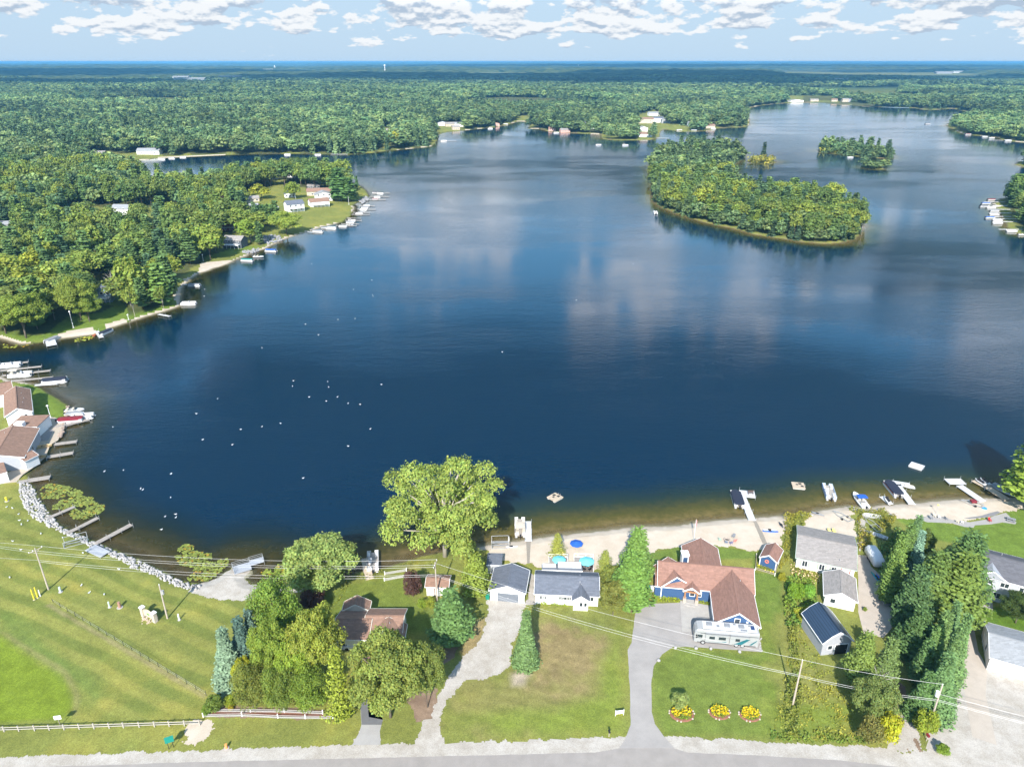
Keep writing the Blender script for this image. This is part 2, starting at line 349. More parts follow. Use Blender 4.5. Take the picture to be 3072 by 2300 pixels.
GRAVEL = [
 P(c4, [(0,1210),(60,1190),(120,1170),(200,1130),(300,1050),(440,1050),(500,1110),(430,1180),(480,1225),(680,1240),(1000,1215),(1000,1300),(800,1340),(560,1380),(400,1395),(200,1385),(0,1345),(-100,1300),(-60,1240)]),
 P(c6, [(820,-10),(1180,10),(1185,180),(1060,420),(1050,590),(960,690),(830,740),(620,750),(520,860),(430,990),(370,1170),(440,1390),(100,1400),(200,1250),(230,1130),(320,980),(410,830),(530,620),(620,520),(720,430),(790,300),(830,120)]),
 P(c5, [(1160,1440),(1290,1430),(1275,1140),(1225,1130),(1215,1350)]),
 [(-400,2273),(0,2269),(63,2266),(350,2258),(700,2246),(980,2238),(1065,2233),(1080,2190),(1142,2190),(1140,2232),(1339,2227),(1600,2219),(1801,2211),(1900,2212),(1990,2206),(2132,2214),(2357,2227),(2500,2234),(2640,2240),(2700,2256),(2780,2250),(2780,2215),(2800,2175),(2840,2135),(2860,2085),(2870,2000),(2964,2006),(3400,2100),(3400,2420),(2720,2420),(-400,2420)],
 P(r2, [(920,850),(960,830),(1110,880),(1190,1180),(1240,1420),(900,1440),(940,1200)]),
 P(r1, [(640,640),(700,590),(720,820),(650,940)])]
gravel = jin(GRAVEL, j=.55, s=.9, seed=51) & ~beach
RIP_EDGE_PX = [(57,1446),(60,1480),(68,1510),(85,1540),(105,1560),(122,1565),(150,1582),(190,1598),(240,1622),(268,1638),(300,1655),(360,1680),(400,1705),(440,1716),(480,1735),(510,1752),(545,1765),(600,1772)]
dirt = jin([P(r2, [(960,640),(1060,760),(1180,1180),(1240,1430),(1120,1460),(940,1180),(930,900)])], j=.5, seed=61) & (fbm(cxq, cyq, .35, 3, 64) > .5)
dirt |= jin([P(c8, [(260,1430),(350,1440),(340,1510),(250,1500)]), P(c3, [(100,1030),(200,900),(380,1000),(600,1010),(1170,1040),(1240,1100),(1180,1120),(60,1095)]),
            P(c3, [(1900,780),(2212,600),(2300,700),(2200,1100),(2060,1150)]), P(c6, [(300,500),(420,380),(560,420),(500,560),(380,640)])], j=.7, seed=63)
gravel &= ~dirt
CLEAR = [P(lb, [(0,1060),(0,930),(130,980),(420,960),(640,800),(960,760),(1190,640),(1230,800),(1700,680),(1700,800),(1000,1000)]),
 P(lb, [(1760,420),(1820,330),(2000,240),(2212,170),(2212,400)]), P(lb, [(930,690),(930,520),(1080,520),(1180,600),(1190,700)]), P(lb, [(1440,190),(1440,80),(1640,80),(1640,190)]),
 P(lb, [(200,260),(300,280),(300,350),(200,330)]), P(lb,[(160,600),(180,460),(340,460),(340,560)]), P(lt, [(-100,1040),(150,1060),(140,1190),(-100,1200)]), P(lt, [(790,470),(790,370),(960,335),(1200,360),(1350,330),(1500,335),(1560,380),(2212,340),(2212,420),(900,500)]),
 P(pn, [(430,700),(430,430),(640,380),(1000,360),(1000,500),(600,720)]), P(pn, [(680,400),(690,270),(800,290),(800,390)]), P(pn, [(450,660),(460,500),(640,450),(700,410),(1000,400),(1260,380),(1300,440),(1500,380),(1600,380),(1600,640),(1300,760),(940,820),(780,700)]), P(pn, [(200,900),(230,800),(450,820),(520,860),(600,960),(300,960)]),
 P(pn, [(50,440),(130,420),(150,520),(60,520)]), P(pn, [(0,1110),(60,1010),(350,930),(600,930),(600,1000),(200,1100),(0,1200)]), P(pn, [(540,860),(620,740),(940,760),(1000,820),(700,960)]),
 P(fm, [(90,430),(100,560),(0,640),(0,420)]), P(fm, [(480,380),(760,380),(780,440),(1000,430),(1000,445),(500,500)]), P(fm, [(1240,320),(1400,310),(1400,370),(1240,370)]),
 [(1905,350),(1960,330),(1985,345),(2010,376),(2075,380),(2060,396),(1960,398),(1955,414),(1910,418),(1905,380)], P(rt, [(-60,130),(110,130),(110,210),(-60,215)])]
# ---- grass colour, per vertex
X, Y = GX, GY
nearv = RR < 450
gc = np.zeros(X.shape+(3,)); base = np.array([.180, .196, .048]); gc[:] = base
n_a = fbm(X, Y, 1/7., 4, 40)[..., None]; n_b = fbm(X, Y, 1/1.6, 3, 44)[..., None]
gc = gc*(1+(n_a-.5)*.45) * (1+(n_b-.5)*.28)
gc = gc*(1-.0) + np.array([.045, .0, -.004])*np.clip(n_a-.5, 0, 1)*2
def blend(pts, colr, soft, amt=1, noise=.5, seed=91):
    global gc
    g = gpoly(pts); s = np.full(X.shape, -1e3); s[nearv] = sdp(g, X[nearv], Y[nearv]); s = s + (fbm(X, Y, 1/2.5, 3, seed)-.5)*soft*2*noise
    a = (sstep(s, -soft, soft)*amt)[..., None]; gc = gc*(1-a) + np.array(colr)*a*(1+(n_b-.5)*.5)
# mown stripes over the big lawn at the left
g = gpoly([(-200,1400),(57,1450),(122,1565),(300,1655),(600,1780),(780,1800),(790,2000),(700,2080),(600,2150),(-200,2190)])
m = np.zeros(X.shape); m[nearv] = sstep(sdp(g, X[nearv], Y[nearv]), -1, 3)
sa = at(*c2(100,400)); sb = at(*c2(1400,1050)); ang = math.atan2(sb.y-sa.y, sb.x-sa.x); perp = -X*math.sin(ang)+Y*math.cos(ang)
st = np.sin(perp*2*math.pi/4.2 + (fbm(X, Y, 1/15., 2, 12)-.5)*3)
stm = (m*sstep(fbm(X, Y, 1/30., 2, 13), .3, .7))[..., None]
gc = gc*(1+stm*(np.tanh(st*2.5)[..., None])*.17*np.array([1.2, .8, 1]))
blend(P(c2, [(-500,260),(0,330),(200,470),(400,610),(600,720),(680,850),(690,1000),(660,1120),(-500,1190)]), (.150, .200, .022), 1.0)     # long bright grass inside the drive circle
blend(P(c2, [(0,100),(120,120),(620,560),(1000,900),(900,960),(500,620),(0,260)]), (.125, .175, .04), 1.6, .8)
blend(P(c2, [(-10,300),(130,400),(600,700),(700,900),(690,1090),(730,1090),(760,900),(640,660),(200,400),(60,300)]), (.215, .205, .075), .5, .75)
blend(P(c2, [(480,30),(1960,890),(1930,930),(430,50)]), (.24, .205, .10), .5, .85)
blend(P(c1, [(700,1250),(1200,1380),(1900,1800),(1500,1750),(700,1400)]), (.195, .2, .055), 3, .7)
blend(P(c6, [(1250,180),(1800,330),(1900,420),(1850,600),(1700,760),(1500,800),(1320,600),(1330,330)]), (.225, .150, .090), 3.0, 1.0, 1.9)     # worn dry patch on the open lot
blend(P(c6, [(1320,150),(1900,320),(1950,500),(1750,900),(1400,950),(1250,800),(1200,640)]), (.25, .185, .095), 3.5, .55, 1.2)
blend(P(c6, [(560,760),(1000,700),(1300,560),(1250,180),(2080,380),(2000,1000),(1400,1200),(700,1230),(430,1100)]), (.21, .18, .070), 3.5, .55, 1.5, 97)
blend(P(c6, [(1060,700),(1160,640),(1240,700),(1180,790),(1060,820)]), (.36, .30, .23), .9, .95)
blend(P(c6, [(740,180),(830,160),(760,420),(600,560),(560,480)]), (.25, .19, .095), .8, .9)
blend(P(c5, [(1590,1440),(1900,1440),(2100,1580),(1900,1700),(1500,1600)]), (.155, .18, .05), 2, .6)
blend(P(c6, [(1900,600),(2100,250),(2100,1250),(1000,1250),(500,1100),(1500,1000),(1900,900)]), (.150, .20, .03), 2, .7)
blend(P(c7, [(500,600),(750,440),(1500,500),(1740,300),(1750,1300),(1000,1280),(620,1270),(500,1000)]), (.128, .172, .034), 1.2, .9)   # lush lawn of the blue house
blend(P(c7, [(1480,0),(1750,0),(1750,1300),(1500,1300)]), (.135, .18, .03), 1.5, .6)
blend(P(c8, [(480,950),(740,870),(1060,870),(1480,930),(1480,1120),(1700,1150),(1740,1600),(1400,1580),(1440,1000),(560,1000),(500,1100)]), (.120, .172, .034), .6, .95)
blend(P(c8, [(1440,1120),(1700,1160),(1760,1600),(1480,1600)]), (.13, .185, .035), 1, .7)
blend(P(r1, [(1000,620),(1180,610),(1550,670),(2000,650),(2060,540),(2400,480),(2400,1100),(1700,880),(1300,800)]), (.118, .178, .030), .6, .95)
blend(P(r2, [(1480,100),(1700,60),(2300,60),(2300,320),(1830,210),(1700,270),(1510,240)]), (.08, .15, .018), .6, .95)
blend(P(r2, [(0,100),(240,100),(260,550),(560,900),(600,1330),(-180,1330),(-180,100)]), (.20, .20, .055), 2, .8, 1.5)                # rough meadow between the lots
blend(P(r2, [(0,950),(400,900),(560,1000),(600,1330),(-180,1300),(-160,1000)]), (.145, .19, .03), 2, .8, 1.5)
blend(P(rs, [(220,520),(400,570),(740,790),(720,900),(640,940),(380,940),(180,600)]), (.13, .19, .03), .8, .95)
blend(P(c4, [(1180,1350),(1400,1230),(1750,1180),(1960,1180),(1950,1330),(2212,1500),(2212,1700),(1100,1700)]), (.125, .165, .03), 1, .8)
for p_ in (P(lb, [(0,1050),(0,880),(420,820),(700,740),(1150,600),(1250,700),(1700,600),(1680,700),(1200,850),(900,960)]), P(pn, [(580,700),(760,560),(1000,440),(1500,380),(1560,470),(1420,620),(1000,760),(700,850)]), P(pn, [(0,1050),(100,920),(350,890),(620,890),(300,1000)])):
    blend(p_, (.13, .19, .03), 3, .95)
for p_, pr_ in ((P(c7, [(500,600),(750,440),(1500,500),(1740,0),(1750,1300),(1000,1280),(620,1270),(500,1000)]), 1.7), (P(r1, [(1000,620),(1180,610),(1550,670),(2000,650),(2400,480),(2400,1100),(1700,880)]), 1.7), (P(c6, [(600,760),(2080,300),(2000,1240),(440,1200)]), 2.2)):
    g = gpoly(p_); m2 = np.zeros(X.shape); m2[nearv] = sstep(sdp(g, X[nearv], Y[nearv]), -.5, 1.5); gc = gc*(1+(m2*np.tanh(2*np.sin((Y*.9+X*.25)*2*math.pi/pr_ + (fbm(X, Y, 1/6., 2, 55)-.5)*5))*.05*sstep(fbm(X, Y, 1/9., 2, 56), .35, .6))[..., None])
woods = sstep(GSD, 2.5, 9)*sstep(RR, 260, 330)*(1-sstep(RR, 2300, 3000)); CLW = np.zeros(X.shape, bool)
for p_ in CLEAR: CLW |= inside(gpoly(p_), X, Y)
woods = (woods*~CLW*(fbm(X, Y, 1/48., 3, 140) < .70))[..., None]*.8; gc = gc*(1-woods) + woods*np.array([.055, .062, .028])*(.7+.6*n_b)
for p_ in (): pass
far = sstep(RR, 2300, 3600)[..., None]
gc = gc*(1-far) + far*(np.array([.045, .072, .022])*(1+(fbm(X, Y, 1/220., 5, 17)-.5)*1.5)[..., None])
fld = (sstep(RR, 3600, 4200)*sstep(fbm(X, Y, 1/1500., 2, 29), .60, .64))[..., None]; gc = gc*(1-fld) + fld*np.array([.16, .17, .07])
fld2 = (sstep(RR, 5000, 5500)*sstep(fbm(X, Y*2.5, 1/2600., 2, 39), .57, .6))[..., None]; gc = gc*(1-fld2*.6) + fld2*.6*np.array([.05, .085, .05])
bed = sstep(-GSD, -.4, .6)[..., None]; mudc = sstep(GX, -60, 0)[..., None]; gc = gc*(1-bed) + bed*(np.array([.075, .07, .045])*(1-mudc)+np.array([.22, .17, .10])*mudc)*(.6+.8*n_b); gc = np.clip(gc, .004, .9).reshape(-1, 3)
trk = np.zeros(X.shape)
def ground_mat(name, kind):
    m = bpy.data.materials.new(name); m.use_nodes = True; t = m.node_tree; b = t.nodes['Principled BSDF']; b.inputs['Roughness'].default_value = .95; b.inputs['Specular IOR Level'].default_value = .1
    c = t.nodes.new('ShaderNodeTexCoord')
    def noise(sc, d=5, r=.6):
        n = t.nodes.new('ShaderNodeTexNoise'); n.inputs['Scale'].default_value = sc; n.inputs['Detail'].default_value = d; n.inputs['Roughness'].default_value = r; t.links.new(c.outputs['Object'], n.inputs['Vector']); return n.outputs[0]
    def rng(src, a, b_, lo, hi):
        r = t.nodes.new('ShaderNodeMapRange'); t.links.new(src, r.inputs[0]); r.inputs[1].default_value = a; r.inputs[2].default_value = b_; r.inputs[3].default_value = lo; r.inputs[4].default_value = hi; return r.outputs[0]
    def sc(colsock, f):
        v = t.nodes.new('ShaderNodeVectorMath'); v.operation = 'SCALE'; t.links.new(colsock, v.inputs[0]); t.links.new(f, v.inputs['Scale']); return v.outputs[0]
    bmp = t.nodes.new('ShaderNodeBump'); bmp.inputs['Distance'].default_value = .12
    if kind == 'grass':
        a = t.nodes.new('ShaderNodeAttribute'); a.attribute_name = 'gcol'; s = a.outputs['Color']
        s = sc(s, rng(noise(4.5, 6, .8), .3, .7, .55, 1.45)); s = sc(s, rng(noise(1.3, 4), .3, .7, .88, 1.12)); t.links.new(s, b.inputs['Base Color'])
        bmp.inputs['Strength'].default_value = .5; t.links.new(noise(8, 4), bmp.inputs['Height'])
    else:
        cols = {'sand': ((.46, .385, .305), (.52, .455, .375)), 'gravel': ((.35, .315, .27), (.46, .425, .385)), 'dirt': ((.17, .115, .08), (.28, .2, .14))}[kind]
        mx_ = t.nodes.new('ShaderNodeMix'); mx_.data_type = 'RGBA'; t.links.new(rng(noise(.35, 6, .65), .35, .65, 0, 1), mx_.inputs[0]); mx_.inputs[6].default_value = cols[0]+(1,); mx_.inputs[7].default_value = cols[1]+(1,)
        s = sc(mx_.outputs[2], rng(noise(7, 5, .75), .3, .7, .9 if kind == 'sand' else .72, 1.1 if kind == 'sand' else 1.22))
        if kind == 'sand':          # wet, weedy sand below the waterline
            g_ = t.nodes.new('ShaderNodeAttribute'); g_.attribute_name = 'sd'
            wet = rng(g_.outputs['Fac'], -.2, .9, .62, 1); s = sc(s, wet)
        t.links.new(s, b.inputs['Base Color']); bmp.inputs['Strength'].default_value = .35; t.links.new(noise(6, 4), bmp.inputs['Height'])
    t.links.new(bmp.outputs[0], b.inputs['Normal']); return m
GM = ground_mat('grass', 'grass'); SM = ground_mat('sand', 'sand'); VM = ground_mat('gravel', 'gravel'); DM = ground_mat('dirt', 'dirt')
nb_ = beach.ravel(); ng = gravel.ravel(); nd = dirt.ravel() & ~nb_; keep = (csd.ravel() > -14)
A = {'gcol': gc}; sdA = {'sd': GSD.ravel()}
npmesh('ground', V, quads[keep & ~nb_ & ~ng & ~nd], GM, 'structure', attrs=A)
npmesh('beach', V, quads[keep & nb_], SM, 'structure', attrs=sdA)
npmesh('gravel_shoulder', V, quads[ng], VM, 'structure')
npmesh('bare_soil', V, quads[nd & ~ng], DM, 'structure')
# ---- water: one level sheet with the shore distance as an attribute
wk = (csd.ravel() < 3.0) & (cr.ravel() < 4200)
Vw = V.copy(); Vw[:, 2] = 0
wmat = bpy.data.materials.new('lake_water'); wmat.use_nodes = True; t = wmat.node_tree; b = t.nodes['Principled BSDF']
def tn(k, **kw):
    n = t.nodes.new(k)
    for a_, b_ in kw.items(): setattr(n, a_, b_)
    return n
def tmr(src, a_, b_, lo, hi, sm=True):
    r = tn('ShaderNodeMapRange'); r.interpolation_type = 'SMOOTHSTEP' if sm else 'LINEAR'; t.links.new(src, r.inputs[0])
    for i, v in enumerate((a_, b_, lo, hi)): r.inputs[i+1].default_value = v
    return r.outputs[0]
def tmath(op, a_, b_):
    n = tn('ShaderNodeMath', operation=op)
    for i, v in enumerate((a_, b_)):
        if isinstance(v, (int, float)): n.inputs[i].default_value = v
        else: t.links.new(v, n.inputs[i])
    return n.outputs[0]
geo = tn('ShaderNodeNewGeometry'); at_ = tn('ShaderNodeAttribute', attribute_name='sd'); sdn = at_.outputs['Fac']
def tnoise(s, d, r, sx_=1, sy_=1):
    mp = tn('ShaderNodeMapping'); t.links.new(geo.outputs['Position'], mp.inputs[0]); mp.inputs['Scale'].default_value = (sx_, sy_, 1)
    n = tn('ShaderNodeTexNoise'); n.inputs['Scale'].default_value = s; n.inputs['Detail'].default_value = d; n.inputs['Roughness'].default_value = r; t.links.new(mp.outputs[0], n.inputs['Vector']); return n.outputs[0]
big = tnoise(.035, 4, .55); weed = tnoise(.55, 6, .7)
dd = tmath('ADD', tmath('MULTIPLY', sdn, -1), tmath('MULTIPLY', tmath('SUBTRACT', big, .5), 7))
dw = tmath('ADD', dd, tmath('MULTIPLY', tmath('SUBTRACT', weed, .5), 9))
def tmix(f, a_, b_):
    m_ = tn('ShaderNodeMix', data_type='RGBA'); t.links.new(f, m_.inputs[0])
    for i, v in ((6, a_), (7, b_)):
        if isinstance(v, tuple): m_.inputs[i].default_value = v+(1,)
        else: t.links.new(v, m_.inputs[i])
    return m_.outputs[2]
shallow = tmix(tmr(dw, -2, 6, 0, 1), (.20, .145, .062), (.075, .066, .016))
mid = tmix(tmr(dw, 3, 13, 0, 1), shallow, (.018, .032, .016))
gx = tn('ShaderNodeSeparateXYZ'); t.links.new(geo.outputs['Position'], gx.inputs[0])
mud = tn('ShaderNodeVectorMath', operation='SCALE'); t.links.new(mid, mud.inputs[0]); t.links.new(tmr(gx.outputs[0], -55, 5, .42, 1), mud.inputs['Scale'])
deep = tmix(tmr(dd, 5, 22, 0, 1), mud.outputs[0], (.0004, .017, .044))
t.links.new(deep, b.inputs['Base Color']); b.inputs['IOR'].default_value = 1.333; b.inputs['Specular IOR Level'].default_value = .55
calm = tmr(tnoise(.0065, 4, .6, 1, 2.2), .38, .62, 0, 1)
t.links.new(tmath('ADD', tmath('MULTIPLY', calm, .06), .04), b.inputs['Roughness'])
wave = tmath('ADD', tmath('MULTIPLY', tnoise(.9, 3, .65, .4, 1.4), 1.5), tmath('MULTIPLY', tnoise(.16, 2, .5, .4, 1.5), 1.3))
bp = tn('ShaderNodeBump'); bp.inputs['Distance'].default_value = .12; t.links.new(wave, bp.inputs['Height'])
t.links.new(tmath('ADD', tmath('MULTIPLY', calm, .17), .09), bp.inputs['Strength']); t.links.new(bp.outputs[0], b.inputs['Normal'])
# the shallows are clear: let the lake bed show through
tr = tn('ShaderNodeBsdfTransparent'); tr.inputs[0].default_value = (.93, .95, .85, 1); ms = tn('ShaderNodeMixShader')
t.links.new(tmr(tmath('ADD', sdn, tmath('MULTIPLY', tmath('SUBTRACT', weed, .5), 1.5)), -3.2, .1, 1, .15), ms.inputs[0]); t.links.new(tr.outputs[0], ms.inputs[1]); t.links.new(b.outputs[0], ms.inputs[2])
t.links.new(ms.outputs[0], t.nodes['Material Output'].inputs[0])
npmesh('lake_water', Vw, quads[wk], wmat, 'structure', attrs=sdA)
# ================================================================ TREES
def leaf_mat(name, c0, c1, trans=.22, vary=False):
    m = bpy.data.materials.new(name); m.use_nodes = True; t = m.node_tree; b = t.nodes['Principled BSDF']; b.inputs['Roughness'].default_value = .6; b.inputs['Specular IOR Level'].default_value = .25
    oi = t.nodes.new('ShaderNodeObjectInfo'); a = t.nodes.new('ShaderNodeAttribute'); a.attribute_name = 'tint'
    r = t.nodes.new('ShaderNodeMix'); r.data_type = 'RGBA'; t.links.new(oi.outputs['Random'], r.inputs[0]); r.inputs[6].default_value = c0+(1,); r.inputs[7].default_value = c1+(1,)
    v = t.nodes.new('ShaderNodeVectorMath'); v.operation = 'MULTIPLY'; t.links.new(r.outputs[2], v.inputs[0]); t.links.new(a.outputs['Color'], v.inputs[1]); s = v.outputs[0]
    if vary:
        ia = t.nodes.new('ShaderNodeAttribute'); ia.attribute_type = 'INSTANCER'; ia.attribute_name = 'vary'; ad = t.nodes.new('ShaderNodeMath'); ad.inputs[1].default_value = 1; t.links.new(ia.outputs['Fac'], ad.inputs[0])
        vs = t.nodes.new('ShaderNodeVectorMath'); vs.operation = 'SCALE'; t.links.new(s, vs.inputs[0]); t.links.new(ad.outputs[0], vs.inputs['Scale']); s = vs.outputs[0]
    v2 = t.nodes.new('ShaderNodeVectorMath'); v2.operation = 'MULTIPLY'; t.links.new(s, v2.inputs[0]); t.links.new(oi.outputs['Color'], v2.inputs[1]); s = v2.outputs[0]
    t.links.new(s, b.inputs['Base Color'])
    tl = t.nodes.new('ShaderNodeBsdfTranslucent'); t.links.new(s, tl.inputs[0]); mx_ = t.nodes.new('ShaderNodeMixShader'); mx_.inputs[0].default_value = trans
    t.links.new(b.outputs[0], mx_.inputs[1]); t.links.new(tl.outputs[0], mx_.inputs[2]); t.links.new(mx_.outputs[0], t.nodes['Material Output'].inputs[0]); return m
LEAF = leaf_mat('leaf_green', (.205, .262, .055), (.165, .225, .055), .3)
NEED = leaf_mat('needle_green', (.140, .205, .065), (.110, .175, .062), .2)
LOWD = leaf_mat('far_leaf', (.215, .280, .095), (.105, .190, .080), .3, True); LOWC = leaf_mat('far_needle', (.125, .185, .070), (.078, .135, .068), .2, True)
BARK = mat('bark', (.17, .135, .105), .9, var=.3, scale=4); PALEBARK = mat('pale_bark', (.42, .38, .32), .85, var=.2, scale=4)
ZASP = [1.0]
def quadsmesh(C, Nn, Sz, asp, tint, up=None, rng=None):
    rng = rng or RNG; n = len(C); Nn = Nn/np.maximum(1e-6, np.linalg.norm(Nn, axis=1, keepdims=True))
    ref = rng.normal(size=(n, 3)) if up is None else up; T = np.cross(Nn, ref); T /= np.maximum(1e-6, np.linalg.norm(T, axis=1, keepdims=True)); B = np.cross(Nn, T)
    s = Sz[:, None]/2; a = s*asp
    V = np.stack([C-T*s*.55-B*a, C+T*s*.55-B*a*.7, C+T*s*.9+B*a*.35, C+B*a*1.15, C-T*s*.9+B*a*.3], 1)    # five-sided leaf tuft
    V[:, :, 2] = C[:, None, 2] + (V[:, :, 2]-C[:, None, 2])*ZASP[0]
    return V.reshape(-1, 3), np.arange(n*5).reshape(n, 5), np.repeat(tint, 5, axis=0)
def leafobj(name, parts, mt):
    Vs = []; Fs = []; Ts = []; k = 0
    for v, f, ti in parts: Vs.append(v); Fs.append(f+k); Ts.append(ti); k += len(v)
    Vv = np.concatenate(Vs); Ff = np.concatenate(Fs); Tt = np.concatenate(Ts)
    me = bpy.data.meshes.new(name); me.vertices.add(len(Vv)); me.vertices.foreach_set('co', Vv.astype(np.float32).ravel())
    me.loops.add(Ff.size); me.loops.foreach_set('vertex_index', Ff.astype(np.int32).ravel()); me.polygons.add(len(Ff)); me.polygons.foreach_set('loop_start', np.arange(0, Ff.size, Ff.shape[1], dtype=np.int32)); me.update(calc_edges=True)
    a = me.attributes.new('tint', 'FLOAT_COLOR', 'POINT'); c = np.ones((len(Vv), 4), np.float32); c[:, :3] = Tt; a.data.foreach_set('color', c.ravel())
    me.materials.append(mt); return me
def sph(n, rng):
    d = rng.normal(size=(n, 3)); return d/np.linalg.norm(d, axis=1, keepdims=True)
# all tree meshes are one metre tall and about one metre across, scaled where they stand
def deciduous(seed, lumps, per, leaf, zc=.60, rz=.40, rr=.5, lr=(.15, .24), open_=0.0, mt=None, flat=0, low=0.0):
    rng = np.random.default_rng(seed); C = []; Nn = []; Z = []; T = []
    i = 0; D = []
    gold = math.pi*(3-5**.5)
    for i in range(lumps):
        yy = 1-2*(i+.5)/lumps; q = math.sqrt(1-yy*yy); d = np.array([q*math.cos(i*gold+seed), q*math.sin(i*gold+seed), yy]) + rng.normal(size=3)*.16
        d /= np.linalg.norm(d)
        if d[2] < -.55+low*0 and not low: d[2] *= .6
        k = rng.uniform(.60, .86) if rng.random() > .22 else rng.uniform(.15, .5)
        R = rng.uniform(*lr); c = np.array([d[0]*rr*(1-R*.8)*k/.8, d[1]*rr*(1-R*.8)*k/.8, zc + d[2]*rz*k*.98])
        if d[2] > 0: c[2] += 0
        D.append((c, R))
    for c, R in D:
        n = int(per*(R/np.mean(lr))**2); d = sph(n, rng); d[:, 2] = np.where(d[:, 2] < -.3, -d[:, 2]*.6, d[:, 2])
        bump = 1 + .30*np.sin(d[:, 0]*7+c[0]*40)*np.sin(d[:, 1]*8+seed)*np.cos(d[:, 2]*6+c[2]*31)
        rad_ = R*(rng.uniform(.35, 1.0, n)**.45)*bump
        p = c + d*rad_[:, None]*np.array([1, 1, .78*(rz/.4)])
        C.append(p); nn = d*.9 + rng.normal(size=(n, 3))*.55 + np.array([0, 0, .35]); Nn.append(nn)
        Z.append(leaf*rng.uniform(.6, 1.35, n)); lt_ = rng.uniform(.82, 1.16)
        T.append((rng.uniform(.72, 1.25, n)*lt_)[:, None]*np.array([1, 1, 1]) * (1+rng.normal(size=(n, 1))*.08*np.array([[1.2, .2, 0]])))
    v = quadsmesh(np.concatenate(C), np.concatenate(Nn), np.concatenate(Z), 1.0, np.concatenate(T), rng=rng)
    return leafobj('crown', [v], mt or LEAF), D
def conifer(seed, levels, br, leaf, z0=.06, rbase=.5, power=.85, droop=.25, irr=.12, dens=7, mt=None, top=1.0, plates=False):
    rng = np.random.default_rng(seed); C = []; Nn = []; Z = []; T = []; U = []
    for l in range(levels):
        f = (l+.5)/levels; z = z0 + (top-z0)*f
        R = rbase*((1-f)**power) * (1 if not plates else (.55+.45*math.sin(min(1, f*3.2)*math.pi/2))) * rng.uniform(1-irr, 1+irr)
        nb2 = max(4, int(br*(.45+.55*R/rbase))); off = rng.uniform(0, 6.28)
        for k in range(nb2):
            a = off+6.283*k/nb2+rng.normal()*.18; Rb = R*rng.uniform(1-irr*2.2, 1+irr); m = max(3, int(dens*(.3+.7*Rb/rbase)*(1.0)))
            tt = (np.arange(m)+.5)/m; tt = .12+.9*tt
            dirv = np.array([math.cos(a), math.sin(a)]); side = np.array([-dirv[1], dirv[0]])
            wide = (.10+.16*np.sin(np.clip(tt, 0, 1)*math.pi))*(1.35 if plates else 1)*rbase
            for s_ in ((-1, 1) if not plates else (-1, 0, 1)):
                w_ = wide*s_*rng.uniform(.3, 1.1, m)
                x = dirv[0]*tt*Rb+side[0]*w_; y = dirv[1]*tt*Rb+side[1]*w_
                zz = z - droop*Rb*(tt**1.4)*(1 if not plates else .25) + (0.10*Rb*tt*tt if plates else 0) + rng.normal(size=m)*.006
                C.append(np.stack([x, y, zz], -1)); nn = np.stack([dirv[0]*.55*np.ones(m), dirv[1]*.55*np.ones(m), np.ones(m)*.9], -1) + rng.normal(size=(m, 3))*.32; Nn.append(nn)
                Z.append(leaf*rng.uniform(.7, 1.3, m)); T.append((rng.uniform(.6, 1.3, m))[:, None]*np.ones((1, 3)))
                U.append(np.stack([side[0]*np.ones(m), side[1]*np.ones(m), np.zeros(m)], -1))
    C = np.concatenate(C); U = np.concatenate(U)
    v = quadsmesh(C, np.concatenate(Nn), np.concatenate(Z), 1.25, np.concatenate(T), up=U, rng=rng)
    return leafobj('crown', [v], mt or NEED), None
def trunkmesh(seed, h, r, limbs=None, mt=None, lean=0, simple=False):
    rng = np.random.default_rng(seed+500); mb = MB()
    pts = [(0, 0, -.03), (rng.normal()*.008, rng.normal()*.008, h*.35), (rng.normal()*.012, rng.normal()*.012, h*.7), (rng.normal()*.012, rng.normal()*.012, h)]
    mb.tube(pts, r, 5 if simple else 8, r*.35)
    for c, R in (limbs or []):
        z0 = rng.uniform(.25, .55)*min(h, c[2]); mid = (c[0]*.45, c[1]*.45, z0+(c[2]-z0)*.65); mb.tube([(0, 0, z0), mid, tuple(c)], r*.42, 5, r*.12)
    me = bpy.data.meshes.new('trunk'); me.from_pydata(mb.v, [], mb.f); me.materials.append(mt or BARK); me.polygons.foreach_set('use_smooth', [True]*len(me.polygons)); me.update(); return me
LIB = {}
